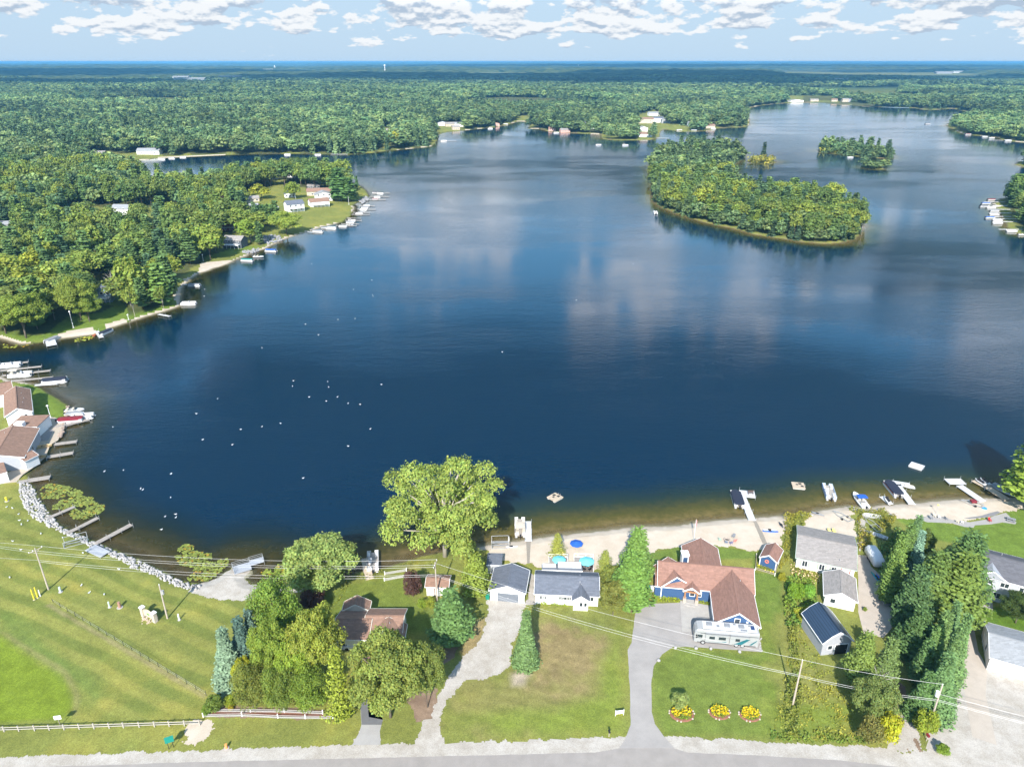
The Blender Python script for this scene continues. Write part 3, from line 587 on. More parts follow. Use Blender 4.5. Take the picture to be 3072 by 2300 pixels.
def lib(key):
    if key in LIB: return LIB[key]
    kind, i = key.split(':'); i = int(i); ZASP[0] = {'spruce': .42, 'pine': .55, 'larch': .55, 'column': .55, 'cotton': 1.1, 'bush': .95, 'pine_mid': .6, 'con_low': .6, 'maple': .8}.get(kind, .68)
    if kind == 'dec_hi': c, D = deciduous(10+i, 66, 600, .0225, lr=(.09, .17)); t_ = trunkmesh(i, .6, .022, D[:14])
    elif kind == 'cotton': c, D = deciduous(40+i, 90, 330, .0155, zc=.56, rz=.46, rr=.55, lr=(.065, .125)); t_ = trunkmesh(i, .72, .024, D[:52], PALEBARK)
    elif kind == 'bush': c, D = deciduous(60+i, 22, 260, .055, zc=.42, rz=.5, rr=.5, lr=(.17, .26)); t_ = trunkmesh(i, .4, .02, D[:6], simple=True)
    elif kind == 'maple': c, D = deciduous(80+i, 60, 380, .029, zc=.53, rz=.46, lr=(.11, .17)); t_ = trunkmesh(i, .5, .022, D[:10])
    elif kind == 'column': c, D = deciduous(90+i, 48, 400, .030, zc=.52, rz=.48, lr=(.15, .22)); t_ = trunkmesh(i, .5, .02, D[:6])
    elif kind == 'spruce': c, D = conifer(20+i, 34, 18, .050, z0=.03, rbase=.5, power=1.0, droop=.10, irr=.12, dens=11); t_ = trunkmesh(i, .9, .016)
    elif kind == 'pine': c, D = conifer(30+i, 24, 13, .042, z0=.07, rbase=.5, power=.7, irr=.2, dens=16, plates=True, droop=.12); t_ = trunkmesh(i, .92, .02)
    elif kind == 'larch': c, D = conifer(35+i, 22, 12, .042, z0=.04, rbase=.5, power=.75, irr=.22, dens=9, droop=-.25); t_ = trunkmesh(i, .92, .014)
    elif kind == 'weep': c, D = deciduous(70+i, 40, 260, .034, zc=.5, rz=.45, lr=(.12, .19)); t_ = trunkmesh(i, .5, .02, D[:8])
    elif kind == 'dec_mid': c, D = deciduous(110+i, 26, 62, .078, lr=(.15, .23)); t_ = trunkmesh(i, .6, .022, D[:5], simple=True)
    elif kind == 'pine_mid': c, D = conifer(130+i, 13, 8, .115, z0=.12, rbase=.5, power=.68, irr=.2, dens=6, plates=True, droop=.12); t_ = trunkmesh(i, .9, .018, simple=True)
    elif kind == 'birch_mid': c, D = deciduous(150+i, 24, 55, .07, zc=.66, rz=.33, lr=(.14, .2)); t_ = trunkmesh(i, .6, .016, D[:8], PALEBARK, simple=True)
    elif kind == 'dead': c, D = deciduous(160+i, 40, 3, .02, zc=.6, rz=.38, lr=(.05, .1)); t_ = trunkmesh(i, .8, .016, D, mat('dead_wood', (.42, .39, .36), .9, var=.15), simple=True)
    elif kind == 'dec_low': c, D = deciduous(170+i, 13, 20, .165, zc=.55, lr=(.18, .27), mt=LOWD); t_ = None
    elif kind == 'con_low': c, D = conifer(180+i, 9, 6, .21, z0=.1, rbase=.5, power=.8, irr=.15, dens=3, mt=LOWC); t_ = None
    ZASP[0] = 1.0; LIB[key] = (c, t_); return LIB[key]
ORD = 'first second third fourth fifth sixth seventh eighth ninth tenth eleventh twelfth thirteenth fourteenth fifteenth sixteenth seventeenth eighteenth nineteenth twentieth'.split()
def ordn(i):
    if i < 20: return ORD[i]
    t_, u = divmod(i+1, 10); tens = {2: 'twenty', 3: 'thirty', 4: 'forty', 5: 'fifty', 6: 'sixty'}[t_]
    return (tens[:-1]+'ieth') if u == 0 else tens+'-'+ORD[u-1]
def plant(key, x, y, z, h, wd, name, label, cat='tree', group=None, color=(1, 1, 1), rz=None, lean=(0, 0)):
    c, t_ = lib(key); e = empty(name, (x, y, z), rz if rz is not None else random.uniform(0, 6.28), label, cat, group)
    e.rotation_euler = (lean[0], lean[1], e.rotation_euler[2]); e.scale = (wd, wd, h)
    o = bpy.data.objects.new('foliage' if key[:4] == 'bush' else 'crown', c); COL.objects.link(o); o.parent = e; o.color = tuple(color)+(1,)
    if t_:
        k = bpy.data.objects.new('stem' if key[:4] == 'bush' else 'trunk', t_); COL.objects.link(k); k.parent = e
    return e
def tree_px(key, bx, by, ty, wpx, name, label, cat='tree', color=(1, 1, 1), z=LZ, **k):
    p = at(bx, by, z); h = height_of(bx, by, ty, z); k_ = 1.5 if key[:6] == 'spruce' else .92 if key[:6] == 'cotton' else 1.06; return plant(key, p.x, p.y, z, h, k_*width_of(bx, by, wpx, z), name, label, cat, color=color, **k)
YG = (1.55, 1.35, .8); LG = (1.25, 1.25, 1.1); OL = (1.0, .92, .95); DG = (.62, .72, .85); PALE = (1.35, 1.35, 1.7); BLU = (1.5, 1.6, 3.1); PUR = (.55, .22, .75); YEL = (2.3, 1.75, .55); BG = (1.05, 1.2, 1.05)
T = tree_px
T('cotton:0', 1335, 1668, 1388, 352, 'cottonwood_tree', 'huge spreading yellow green tree with pale limbs at the lake edge', color=(1.65, 1.55, 1.35))
T('maple:0', 966, 1765, 1624, 190, 'maple_tree', 'round pale green tree on the shore between the brown house and lake', color=PALE)
T('column:0', 846, 1945, 1735, 128, 'shade_tree', 'tall fresh green tree beside the gravel boat ramp and brown house', color=(1.05, 1.2, .8))
T('bush:0', 940, 1828, 1762, 68, 'plum_tree', 'dark purple leaved tree behind the tall green trees by the brown house', color=PUR)
T('spruce:0', 771, 1985, 1830, 62, 'blue_spruce', 'farthest and darkest of the three blue spruces beside the lawn', color=(.8, .85, 2.0))
T('spruce:1', 742, 2010, 1853, 78, 'blue_spruce', 'deep blue spruce in the middle of the three beside the lawn', color=(.85, .95, 2.2))
T('spruce:2', 696, 2045, 1885, 80, 'blue_spruce', 'palest silver blue spruce, nearest the mown lawn', color=(1.65, 1.6, 3.1))
T('maple:1', 742, 2075, 1968, 62, 'small_tree', 'small bright yellow tree between the pale spruce and the hedge trees', color=YEL)
T('dec_hi:0', 832, 2060, 1858, 112, 'shade_tree', 'yellow green tree in the cluster west of the brown house', color=(1.3, 1.3, .8))
T('dec_hi:1', 962, 2055, 1818, 150, 'shade_tree', 'tall tree with brownish yellow tips against the brown house roof', color=(1.5, 1.3, .85))
T('maple:2', 905, 2080, 1900, 110, 'shade_tree', 'fresh green tree in the heart of the cluster beside the brown house', color=(1.25, 1.35, .75))
T('column:1', 762, 2128, 1998, 92, 'hedge_tree', 'olive green rounded hedge tree at the left end above the picket fence', color=(.95, .85, .75), group='hedge trees above the picket fence')
T('column:2', 850, 2135, 2002, 94, 'hedge_tree', 'olive hedge tree, middle of the row above the picket fence', color=(1.0, 1.0, .7), group='hedge trees above the picket fence')
T('column:3', 940, 2138, 2012, 96, 'hedge_tree', 'olive hedge tree at the right end, beside the golden weeping tree', color=(1.1, 1.15, .65), group='hedge trees above the picket fence')
T('larch:0', 1027, 2158, 1940, 112, 'golden_tree', 'bright golden green feathery tree between the hedge and the paved drive', color=(2.4, 1.8, .55))
T('dec_hi:2', 1172, 2150, 1918, 205, 'shade_tree', 'broad shade tree over the paved drive of the brown house', color=(1.25, 1.15, 1.05))
T('dec_hi:3', 1283, 2120, 1936, 120, 'shade_tree', 'leafy tree leaning over the gravel drive entrance of the open lot', color=(1.15, 1.05, .9))
T('pine:0', 1356, 1925, 1768, 152, 'white_pine', 'blue green pine between the small brown shed and the gravel drive', color=BG)
T('larch:1', 1428, 1785, 1665, 118, 'larch_tree', 'yellow green feathery tree against the white garage', color=(2.0, 1.65, .8))
T('larch:2', 1420, 1700, 1622, 62, 'larch_tree', 'small yellowish feathery tree beside the grey boathouse roof', color=(2.1, 1.6, .9))
T('spruce:0', 1577, 1992, 1834, 66, 'spruce_tree', 'lone conical spruce in the middle of the open lot', color=(1.25, 1.3, 1.3))
T('larch:0', 1671, 1668, 1600, 60, 'young_larch', 'small yellow feathery tree on the beach sand near the blue umbrella', color=(2.4, 1.7, .95))
T('larch:1', 1813, 1712, 1650, 58, 'young_larch', 'yellowish young tree beside the deck of the white ranch house', color=(2.2, 1.6, .9))
T('pine:1', 1904, 1745, 1583, 118, 'white_pine', 'white pine nearest the beach beside the blue house', color=(1.25, 1.4, .9))
T('pine:2', 1890, 1818, 1662, 150, 'white_pine', 'broad bright green pine in front of the blue house corner', color=(1.2, 1.4, .85))
T('maple:0', 1838, 1845, 1745, 78, 'olive_tree', 'olive grey small tree below the pines beside the white ranch house', color=(.95, .8, .8))
T('bush:1', 1833, 1760, 1700, 62, 'tall_shrub', 'olive shrub behind the white ranch house corner under the pine', 'shrub', (1.0, .9, .8))
T('bush:2', 1240, 1790, 1706, 46, 'plum_tree', 'small purple leaved tree beside the brown roofed shed', color=PUR)
# right hand evergreen belt
T('spruce:1', 2721, 1690, 1546, 52, 'spruce_tree', 'narrow pale spruce nearest the beach in the evergreen belt', color=(1.2, 1.35, 1.6))
T('pine:0', 2697, 1725, 1572, 78, 'pine_tree', 'slender pine above the stored boats in the evergreen belt', color=(1.2, 1.25, .9))
T('spruce:2', 2729, 1740, 1592, 50, 'blue_spruce', 'silvery blue spruce among the green pines near the beach', color=(2.0, 2.1, 4.2))
T('pine:1', 2668, 1765, 1602, 78, 'pine_tree', 'open pine leaning over the white covered trailer', color=(1.3, 1.35, .85))
T('pine:2', 2655, 1805, 1668, 84, 'pine_tree', 'pine beside the blue kayaks at the concrete drive', color=(1.2, 1.25, .8))
T('dec_hi:0', 2752, 1690, 1585, 58, 'small_tree', 'small olive tree behind the silvery spruce by the lawn', color=(.8, .8, .75))
T('pine:1', 2862, 1810, 1598, 185, 'broad_pine', 'large dense blue green pine nearest the grey house roof', color=(1.0, 1.1, .95))
T('pine:0', 2846, 1865, 1660, 190, 'broad_pine', 'broadest yellow tipped pine hiding the corner of the grey house', color=(1.15, 1.12, .7))
T('pine:1', 2772, 1850, 1655, 150, 'broad_pine', 'broad pine with yellow tips in the centre of the evergreen belt', color=(1.1, 1.1, .75))
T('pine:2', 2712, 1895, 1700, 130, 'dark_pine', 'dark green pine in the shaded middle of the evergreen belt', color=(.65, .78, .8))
T('spruce:0', 2757, 1860, 1718, 50, 'blue_spruce', 'slim blue green spruce in front of the yellow tipped pines', color=(1.2, 1.35, 1.6))
T('spruce:1', 2826, 1965, 1806, 62, 'blue_spruce', 'blue green spruce beside the lawn path of the grey house', color=(1.2, 1.35, 1.5))
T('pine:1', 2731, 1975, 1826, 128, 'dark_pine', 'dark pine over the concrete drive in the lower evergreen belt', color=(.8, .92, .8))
T('spruce:2', 2797, 1998, 1836, 80, 'blue_spruce', 'tall blue green spruce west of the lawn path, one row nearer the road', color=(1.15, 1.25, 1.2))
T('spruce:0', 2845, 2030, 1843, 66, 'blue_spruce', 'spruce touching the brown concrete drive at its upper end', color=(1.15, 1.3, 1.3))
T('pine:2', 2775, 2030, 1880, 92, 'pine_tree', 'green pine in the lower evergreen belt beside the shaded track', color=(1.0, 1.15, .95))
T('spruce:1', 2818, 2088, 1878, 74, 'blue_spruce', 'tall spruce beside the white rock edging', color=(1.15, 1.25, 1.2))
T('pine:0', 2751, 2055, 1918, 84, 'pine_tree', 'sparse pine hanging over the shaded dirt track', color=(.95, 1.1, .95))
T('spruce:2', 2798, 2138, 1962, 84, 'blue_spruce', 'second nearest spruce to the road behind the utility pole', color=(1.2, 1.35, 1.4))
T('spruce:0', 2752, 2145, 2018, 76, 'spruce_tree', 'nearest spruce to the road at the foot of the evergreen belt', color=(1.0, 1.15, 1.0))
T('pine:1', 2568, 2050, 1896, 106, 'pine_tree', 'yellowish pine against the dark metal roofed barn', color=(1.5, 1.35, .8))
T('pine:2', 2640, 2065, 1914, 96, 'pine_tree', 'olive pine beside the concrete drive near the dark barn', color=(1.3, 1.2, .95))
T('dead:0', 2624, 2085, 1985, 92, 'dead_tree', 'bare grey dead tree in front of the pines by the dark barn', color=(1, 1, 1))
T('maple:1', 2610, 2155, 2035, 118, 'shade_tree', 'greyish green leafy tree beside the dirt track near the road', color=(.95, .95, 1.15))
T('bush:3', 2650, 2222, 2130, 66, 'yellow_shrub', 'yellow green shrub at the road end of the dirt track', 'shrub', (2.1, 1.65, .5))
T('bush:1', 2606, 2230, 2150, 66, 'brown_shrub', 'brownish grey shrub beside the yellow shrub at the roadside', 'shrub', (1.0, .75, .85))
T('bush:2', 2769, 2200, 2128, 56, 'roadside_shrub', 'green shrub at the foot of the rightmost utility pole', 'shrub', (1.5, 1.35, .6))
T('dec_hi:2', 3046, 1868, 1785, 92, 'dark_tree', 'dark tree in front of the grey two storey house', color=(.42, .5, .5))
T('pine:2', 3104, 1518, 1262, 235, 'leaning_pine', 'golden green pine reaching over the lake from the right edge', color=(2.2, 1.9, .75), z=LZ)
# ================================================================ WOODS
# clearings, in the pixel frame of the photograph
CLEARG = [gpoly(p) for p in CLEAR]
def open_ok(X, Y):
    bad = np.zeros(X.shape, bool)
    for p in CLEARG: bad |= inside(p, X, Y)
    return ~bad
def jgrid(x0, x1, y0, y1, s, seed):
    rng = np.random.default_rng(seed); xs = np.arange(x0, x1, s); ys = np.arange(y0, y1, s); A_, B_ = np.meshgrid(xs, ys); A_ = A_.ravel().astype(float); B_ = B_.ravel().astype(float)
    A_[:] += np.repeat((np.arange(len(ys)) % 2)*s/2, len(xs)); return A_+rng.uniform(-.36, .36, A_.size)*s, B_+rng.uniform(-.36, .36, A_.size)*s
PTS = []
for (ya, yb, s_, hh, ww, marg) in ((255, 620, 10.2, (12, 18.5), 1.38, 4), (620, 1150, 10.8, (13, 20), 1.38, 4), (1150, 1900, 12.5, (13, 20), 1.42, 6), (1900, 3000, 16, (14, 20), 1.5, 8), (3000, 4600, 24, (14, 20), 1.6, 8)):
    lim = yb*.86+60; x, y = jgrid(-lim, lim, ya, yb, s_, int(ya)); sd = landsd(x, y); onl = np.zeros(x.shape, bool)
    for kk in ('big', 'far', 'isle'): onl |= inside(ISL[kk], x, y)
    k = (sd > marg) | (onl & (sd > .8))
    if ya < 600: k &= ~((x > 0) & (y < 300))
    k &= open_ok(x, y)
    if ya >= 1900: k &= fbm(x, y, 1/500., 2, 29) < .66
    gapf = fbm(x, y, 1/48., 3, 140); k &= (gapf < np.where(y < 1900, .66, .70)) | (onl)
    isln = (x > 0) & (y < 1100) & (sd < 60)
    x, y, sd = x[k], y[k], sd[k]; px, py = proj(x, y, 10)
    k2 = (px > -420) & (px < 3500); x, y, sd = x[k2], y[k2], sd[k2]
    rng = np.random.default_rng(int(ya)+3); n = len(x)
    con = fbm(x, y, 1/90., 3, 61)*.6 + rng.uniform(0, 1, n)*.4; onisl = np.zeros(n, bool)
    for kk in ('big', 'far', 'isle'): onisl |= inside(ISL[kk], x, y)
    iscon = np.where(onisl, rng.uniform(0, 1, n) < .62, con > .58)
    h = rng.uniform(*hh, n)*np.where(iscon, 1.1, 1)*(.62+.72*fbm(x, y, 1/70., 3, 88)); wd = s_*ww*rng.uniform(.62, 1.32, n)*np.where(iscon, .8, 1)*np.where(onisl, .95, 1)
    tiny = inside(ISL['isle'], x, y); h = np.where(tiny, h*.5, h)
    PTS.append(np.stack([x, y, ground_z(x, y, sd), h, wd, iscon, onisl], -1))
# low trees right on the margins of the islands
for kk, st_, hh_ in (('big', 4.5, (6, 12)), ('far', 6, (6, 12))):
    g = ISL[kk]; rng = np.random.default_rng(9)
    for i in range(len(g)):
        a, b = g[i], g[(i+1) % len(g)]; l = np.hypot(*(b-a)); nrm = np.array([-(b-a)[1], (b-a)[0]])/l
        for k in range(int(l/st_)):
            q = a+(b-a)*(k+.5)*st_/l; q = q+nrm*2.2 if inside(g, np.array([q[0]+nrm[0]]), np.array([q[1]+nrm[1]]))[0] else q-nrm*2.2
            PTS.append(np.array([[q[0], q[1], .3, rng.uniform(*hh_), rng.uniform(6, 8.5), float(rng.random() < .4), 1.]]))
PT = np.concatenate(PTS)
px, py = proj(PT[:, 0], PT[:, 1], PT[:, 2]); pt_, ptt = proj(PT[:, 0], PT[:, 1], PT[:, 2]+PT[:, 3])
size = (py-ptt)*PT[:, 4]*(F/np.hypot(PT[:, 0], PT[:, 1])); infr = (pt_ > -30) & (pt_ < 3100) & (py > 150)
score = np.where(infr, size, 0)
order = np.argsort(-score); isc = PT[:, 5] > .5
indiv = np.concatenate([order[~isc[order]][:290], order[isc[order]][:270]])
zone_of = {}
GROUPS = {}
for i in indiv:
    x, y = PT[i, :2]
    z = 'island' if PT[i, 6] and y < 760 else ('far' if PT[i, 6] else ('right' if x > 60 else ('bank' if y < 430 else 'wood')))
    if PT[i, 6]:
        z = 'island'
        for kk in ('far', 'isle'):
            if inside(ISL[kk], np.array([x]), np.array([y]))[0]: z = kk
    GROUPS.setdefault(z, []).append(i)
ZN = {'island': ('large wooded island', 'trees covering the large wooded island'), 'far': ('small far island', 'trees on the small far island'), 'isle': ('tiny islet', 'trees on the tiny islet'),
      'right': ('right shore', 'trees on the right shore'), 'bank': ('left bank front', 'trees on the left bank'), 'wood': ('left wood', 'trees of the left wood')}
rngc = np.random.default_rng(5)
def treecolor(con, r):
    u = rngc.uniform()
    if con: c = np.array([.95, 1.05, .95]) if u < .6 else (np.array([.65, .8, 1.1]) if u < .8 else np.array([1.35, 1.3, .8]))
    else: c = (np.array([1.0, 1.0, 1.0]) if u < .45 else np.array([1.32, 1.28, 1.05]) if u < .72 else np.array([.72, .85, .98]) if u < .93 else np.array([1.5, 1.32, .85]))
    return c*rngc.uniform(.85, 1.12)
def colword(c, con):
    if c[0] > 1.25: return 'yellow green'
    if c[0] < .82: return 'dark green'
    return 'mid green'
for z, L_ in GROUPS.items():
    L_ = sorted(L_, key=lambda i: math.hypot(PT[i, 0], PT[i, 1])); nrow = 18
    for r_ in range(0, len(L_), nrow):
        row = sorted(L_[r_:r_+nrow], key=lambda i: PT[i, 0]/PT[i, 1])
        for j, i in enumerate(row):
            x, y, zz, h, wd, con, oi = PT[i]; con = con > .5; c = treecolor(con, y)
            if z in ('island', 'far', 'isle'): c = c*np.array([1.12, 1.06, .95])
            d = math.hypot(x, y); key = ('pine_mid:%d' % rngc.integers(0, 4)) if con else ('dec_mid:%d' % rngc.integers(0, 6))
            lab = f"{colword(c, con)} {'pine' if con else 'leafy tree'}, {ordn(j)} from left, {ordn(r_//nrow)} row back, on the {ZN[z][0]}"
            plant(key, x, y, zz-.1, h, wd, 'pine_tree' if con else 'leafy_tree', lab, group=ZN[z][1], color=c)
# landmark trees on the far bank
T('dec_mid:1', *pn(265, 640), pn(0, 425)[1], 44, 'purple_maple', 'dark purple round tree among the houses of the peninsula', color=(.30, .14, .42))
T('weep:0', *pn(825, 805), pn(0, 565)[1], 84, 'willow_tree', 'pale weeping willow on the peninsula lawn by the water', color=(1.75, 1.65, 1.2))
T('dec_mid:2', *pn(480, 880), pn(0, 650)[1], 74, 'lawn_tree', 'bright green tree between the dark lakeside house and the willow', color=(1.35, 1.4, .8))
T('pine_mid:1', *pn(600, 730), pn(0, 520)[1], 44, 'pine_tree', 'dark pine behind the willow on the peninsula', color=(.9, 1.1, .95))
T('dec_mid:3', *pn(100, 1040), pn(0, 720)[1], 80, 'lawn_tree', 'large light green tree left of the dark lakeside house', color=(1.45, 1.4, .95))
T('dec_mid:4', *pn(590, 480), pn(0, 320)[1], 62, 'yellow_tree', 'yellow tree in the middle of the peninsula yards', color=(1.9, 1.5, .7))
T('pine_mid:2', *pn(1330, 490), pn(0, 170)[1], 88, 'dark_pine', 'tall dark pine at the peninsula tip, left of its pair', color=(.9, 1.1, .85))
T('pine_mid:3', *pn(1420, 490), pn(0, 260)[1], 66, 'dark_pine', 'tall dark pine at the peninsula tip, right of its pair', color=(.75, .95, .8))
T('pine_mid:0', *pn(1490, 370), pn(0, 245)[1], 15, 'slim_spruce', 'slim spruce standing over the water at the peninsula tip', color=(.7, .9, .8))
T('dec_mid:5', *pn(1225, 380), pn(0, 130)[1], 60, 'tall_tree', 'tall leafy tree behind the brown house on the peninsula', color=(1.1, 1.15, .9))
T('dec_mid:0', *pn(890, 480), pn(0, 300)[1], 44, 'small_tree', 'small green tree beside the white garage on the peninsula', color=(1.2, 1.2, .85))
T('birch_mid:0', *lb(1280, 790), lb(0, 500)[1], 46, 'birch_tree', 'birch with forked white trunks leaning by the left bank water', color=(1.25, 1.2, .9))
T('birch_mid:1', *lb(1240, 690), lb(0, 420)[1], 40, 'birch_tree', 'white trunked birch standing behind the forked birch', color=(1.1, 1.1, .9))
T('birch_mid:2', *lb(1555, 720), lb(0, 500)[1], 34, 'birch_tree', 'white birch below the tall pine on the left bank', color=(1.2, 1.15, .9))
T('pine_mid:1', *lb(1540, 690), lb(0, 280)[1], 92, 'white_pine', 'tall layered pine at the bend of the left bank', color=(1.2, 1.3, .85))
T('dec_mid:2', *lb(1290, 680), lb(0, 210)[1], 84, 'tall_tree', 'tall mid green tree behind the birches on the left bank', color=(1.15, 1.15, .85))
T('dec_hi:3', *lb(770, 830), lb(0, 410)[1], 104, 'maple_tree', 'big round light green tree on the left bank lawn by the lamp', color=(1.3, 1.25, .95))
T('dec_hi:0', *lb(850, 840), lb(0, 560)[1], 74, 'maple_tree', 'smaller round tree in front of the big one on the left bank lawn', color=(1.1, 1.15, .8))
T('dec_hi:1', *lb(250, 990), lb(0, 560)[1], 140, 'spreading_tree', 'wide spreading tree at the left edge above the small dock', color=(1.2, 1.2, .85))
T('dec_hi:2', *lb(60, 950), lb(0, 600)[1], 120, 'spreading_tree', 'wide tree cut by the left edge of the view above the lake', color=(1.05, 1.1, .85))
T('pine_mid:3', *lb(540, 330), lb(0, -40)[1], 62, 'white_pine', 'tall layered pine in the left wood above the yellow tree', color=(.95, 1.1, .95))
T('dec_mid:1', *lb(380, 440), lb(0, 160)[1], 70, 'yellow_tree', 'yellow green tree at the sandy gap in the left wood', color=(1.8, 1.5, .7))
T('dead:1', *lb(1085, 560), lb(0, 320)[1], 42, 'dead_tree', 'bare silvery dead tree behind the left bank cottage')
T('dead:2', *lt(1130, 680), lt(0, 550)[1], 50, 'dead_tree', 'bare pale dead tree rising from the middle of the left wood')
T('spruce:2', *lb(1820, 240), lb(0, 75)[1], 34, 'blue_spruce', 'silvery spruce behind the left sandy beach', color=(1.7, 1.8, 3.2))
T('dec_mid:3', *lb(2000, 250), lb(0, -30)[1], 86, 'lawn_tree', 'large light green tree at the head of the left sandy beach', color=(1.4, 1.35, .95))
T('pine_mid:0', *rt(2100, 1140), rt(0, 855)[1], 60, 'shore_pine', 'tall pine above the marina on the right shore', color=(1.1, 1.2, .8))
T('pine_mid:2', *rt(2190, 1160), rt(0, 930)[1], 64, 'shore_pine', 'dark pine at the right edge above the marina', color=(.8, .95, .8))
T('dec_mid:4', *fm(105, 615), fm(0, 460)[1], 40, 'yellow_tree', 'yellow tree on the middle peninsula point lawn', color=(1.9, 1.5, .75))
T('pine_mid:1', *fm(382, 590), fm(0, 495)[1], 17, 'blue_spruce', 'blue grey spruce at the tip of the far left point', color=(1.5, 1.7, 2.8))
T('dead:0', *isl(2030, 900), isl(0, 780)[1], 24, 'dead_tree', 'leaning grey dead tree at the right end of the large island')
# ---- everything else: one mass
rest = np.setdiff1d(np.arange(len(PT)), indiv); R_ = PT[rest]
small = {'isl': []}
me = bpy.data.meshes.new('forest_points'); me.vertices.add(len(R_)); me.vertices.foreach_set('co', (R_[:, :3]-np.array([0, 0, .5])).astype(np.float32).ravel())
a = me.attributes.new('sc', 'FLOAT_VECTOR', 'POINT'); a.data.foreach_set('vector', np.stack([R_[:, 4], R_[:, 4], R_[:, 3]], -1).astype(np.float32).ravel())
a = me.attributes.new('vary', 'FLOAT', 'POINT'); a.data.foreach_set('value', np.clip((fbm(R_[:, 0], R_[:, 1], 1/260., 4, 150)-.5)*1.5+RNG.normal(size=len(R_))*.17+.14, -.4, .9).astype(np.float32))
a = me.attributes.new('kd', 'INT', 'POINT'); kd = np.where(R_[:, 5] > .5, 4+RNG.integers(0, 3, len(R_)), RNG.integers(0, 4, len(R_))); a.data.foreach_set('value', kd.astype(np.int32))
forest = bpy.data.objects.new('forest', me); COL.objects.link(forest); tag(forest, 'unbroken green woods of leafy trees and pines reaching back to the horizon', 'forest', None, 'stuff')
# seven far trees whose crowns the mass repeats
cand = [i for i in rest[np.argsort(-score[rest])] if score[i] > 0]
protos = []
for q in range(7):
    con = q >= 4; i = [c_ for c_ in cand if (PT[c_, 5] > .5) == con][q % 4]
    x, y, zz, h, wd = PT[i, :5]; key = ('con_low:%d' % (q-4)) if con else ('dec_low:%d' % q)
    e = plant(key, x+2.5, y+2, zz, h, wd, 'pine_tree' if con else 'leafy_tree', f"{'dark pine' if con else 'round tree'}, {ordn(q)} of the seven plain trees deep in the left wood", group='plain trees deep in the left wood'); protos.append(e.children[0])
g = bpy.data.node_groups.new('forest_scatter', 'GeometryNodeTree'); g.interface.new_socket('Geometry', in_out='INPUT', socket_type='NodeSocketGeometry'); g.interface.new_socket('Geometry', in_out='OUTPUT', socket_type='NodeSocketGeometry')
gi = g.nodes.new('NodeGroupInput'); go = g.nodes.new('NodeGroupOutput'); jn = g.nodes.new('GeometryNodeJoinGeometry')
na_k = g.nodes.new('GeometryNodeInputNamedAttribute'); na_k.data_type = 'INT'; na_k.inputs[0].default_value = 'kd'
na_s = g.nodes.new('GeometryNodeInputNamedAttribute'); na_s.data_type = 'FLOAT_VECTOR'; na_s.inputs[0].default_value = 'sc'
rv = g.nodes.new('FunctionNodeRandomValue'); rv.data_type = 'FLOAT'; rv.inputs[2].default_value = 0; rv.inputs[3].default_value = 6.283
cx_ = g.nodes.new('ShaderNodeCombineXYZ'); g.links.new(rv.outputs[1], cx_.inputs[2])
for q, pr in enumerate(protos):
    oi = g.nodes.new('GeometryNodeObjectInfo'); oi.inputs[0].default_value = pr; oi.transform_space = 'ORIGINAL'; oi.inputs['As Instance'].default_value = True
    cmp_ = g.nodes.new('FunctionNodeCompare'); cmp_.data_type = 'INT'; cmp_.operation = 'EQUAL'; g.links.new(na_k.outputs[0], cmp_.inputs[2]); cmp_.inputs[3].default_value = q
    ip = g.nodes.new('GeometryNodeInstanceOnPoints'); g.links.new(gi.outputs[0], ip.inputs['Points']); g.links.new(cmp_.outputs[0], ip.inputs['Selection']); g.links.new(oi.outputs['Geometry'], ip.inputs['Instance'])
    g.links.new(cx_.outputs[0], ip.inputs['Rotation']); g.links.new(na_s.outputs[0], ip.inputs['Scale']); g.links.new(ip.outputs[0], jn.inputs[0])
g.links.new(jn.outputs[0], go.inputs[0]); md = forest.modifiers.new('scatter', 'NODES'); md.node_group = g
print('TREES', len(PT), 'points', len(R_))
# ---- far canopy beyond the instanced woods
fr = [4300.0]
while fr[-1] < 42000: fr.append(fr[-1]*1.0085)
fr = np.array(fr); fa = np.radians(np.arange(-60, 60.01, .16)); R2, A2 = np.meshgrid(fr, fa, indexing='ij'); X2 = R2*np.sin(A2); Y2 = R2*np.cos(A2)
s_ = R2/4300.
tex = fbm(X2, Y2, 1/70., 4, 70); gap = sstep(fbm(X2, Y2, 1/1500., 2, 29), .60, .64); g2 = sstep(fbm(X2, Y2*2.5, 1/2600., 2, 39), .60, .63)*sstep(R2, 6000, 7000)
Z2 = 10 + (tex-.3)*26*np.sqrt(s_) + np.maximum(0, hills(X2, Y2, np.full(X2.shape, 900.))) - gap*40 - g2*30
Z2 = Z2 + (fbm(X2, Y2, 1/3500., 3, 75)-.4)*45*sstep(R2, 7000, 20000); Z2[0] = 0
n0, n1_ = R2.shape; id2 = np.arange(n0*n1_).reshape(n0, n1_); q2 = np.stack([id2[:-1, :-1], id2[:-1, 1:], id2[1:, 1:], id2[1:, :-1]], -1).reshape(-1, 4)[:, ::-1]
cm_ = bpy.data.materials.new('canopy'); cm_.use_nodes = True; t = cm_.node_tree; b = t.nodes['Principled BSDF']; b.inputs['Roughness'].default_value = 1; b.inputs['Specular IOR Level'].default_value = 0
c = t.nodes.new('ShaderNodeTexCoord'); mp = t.nodes.new('ShaderNodeMapping'); t.links.new(c.outputs['Object'], mp.inputs[0]); n = t.nodes.new('ShaderNodeTexNoise'); n.inputs['Scale'].default_value = .011; n.inputs['Detail'].default_value = 5; n.inputs['Roughness'].default_value = .7; t.links.new(mp.outputs[0], n.inputs[0])
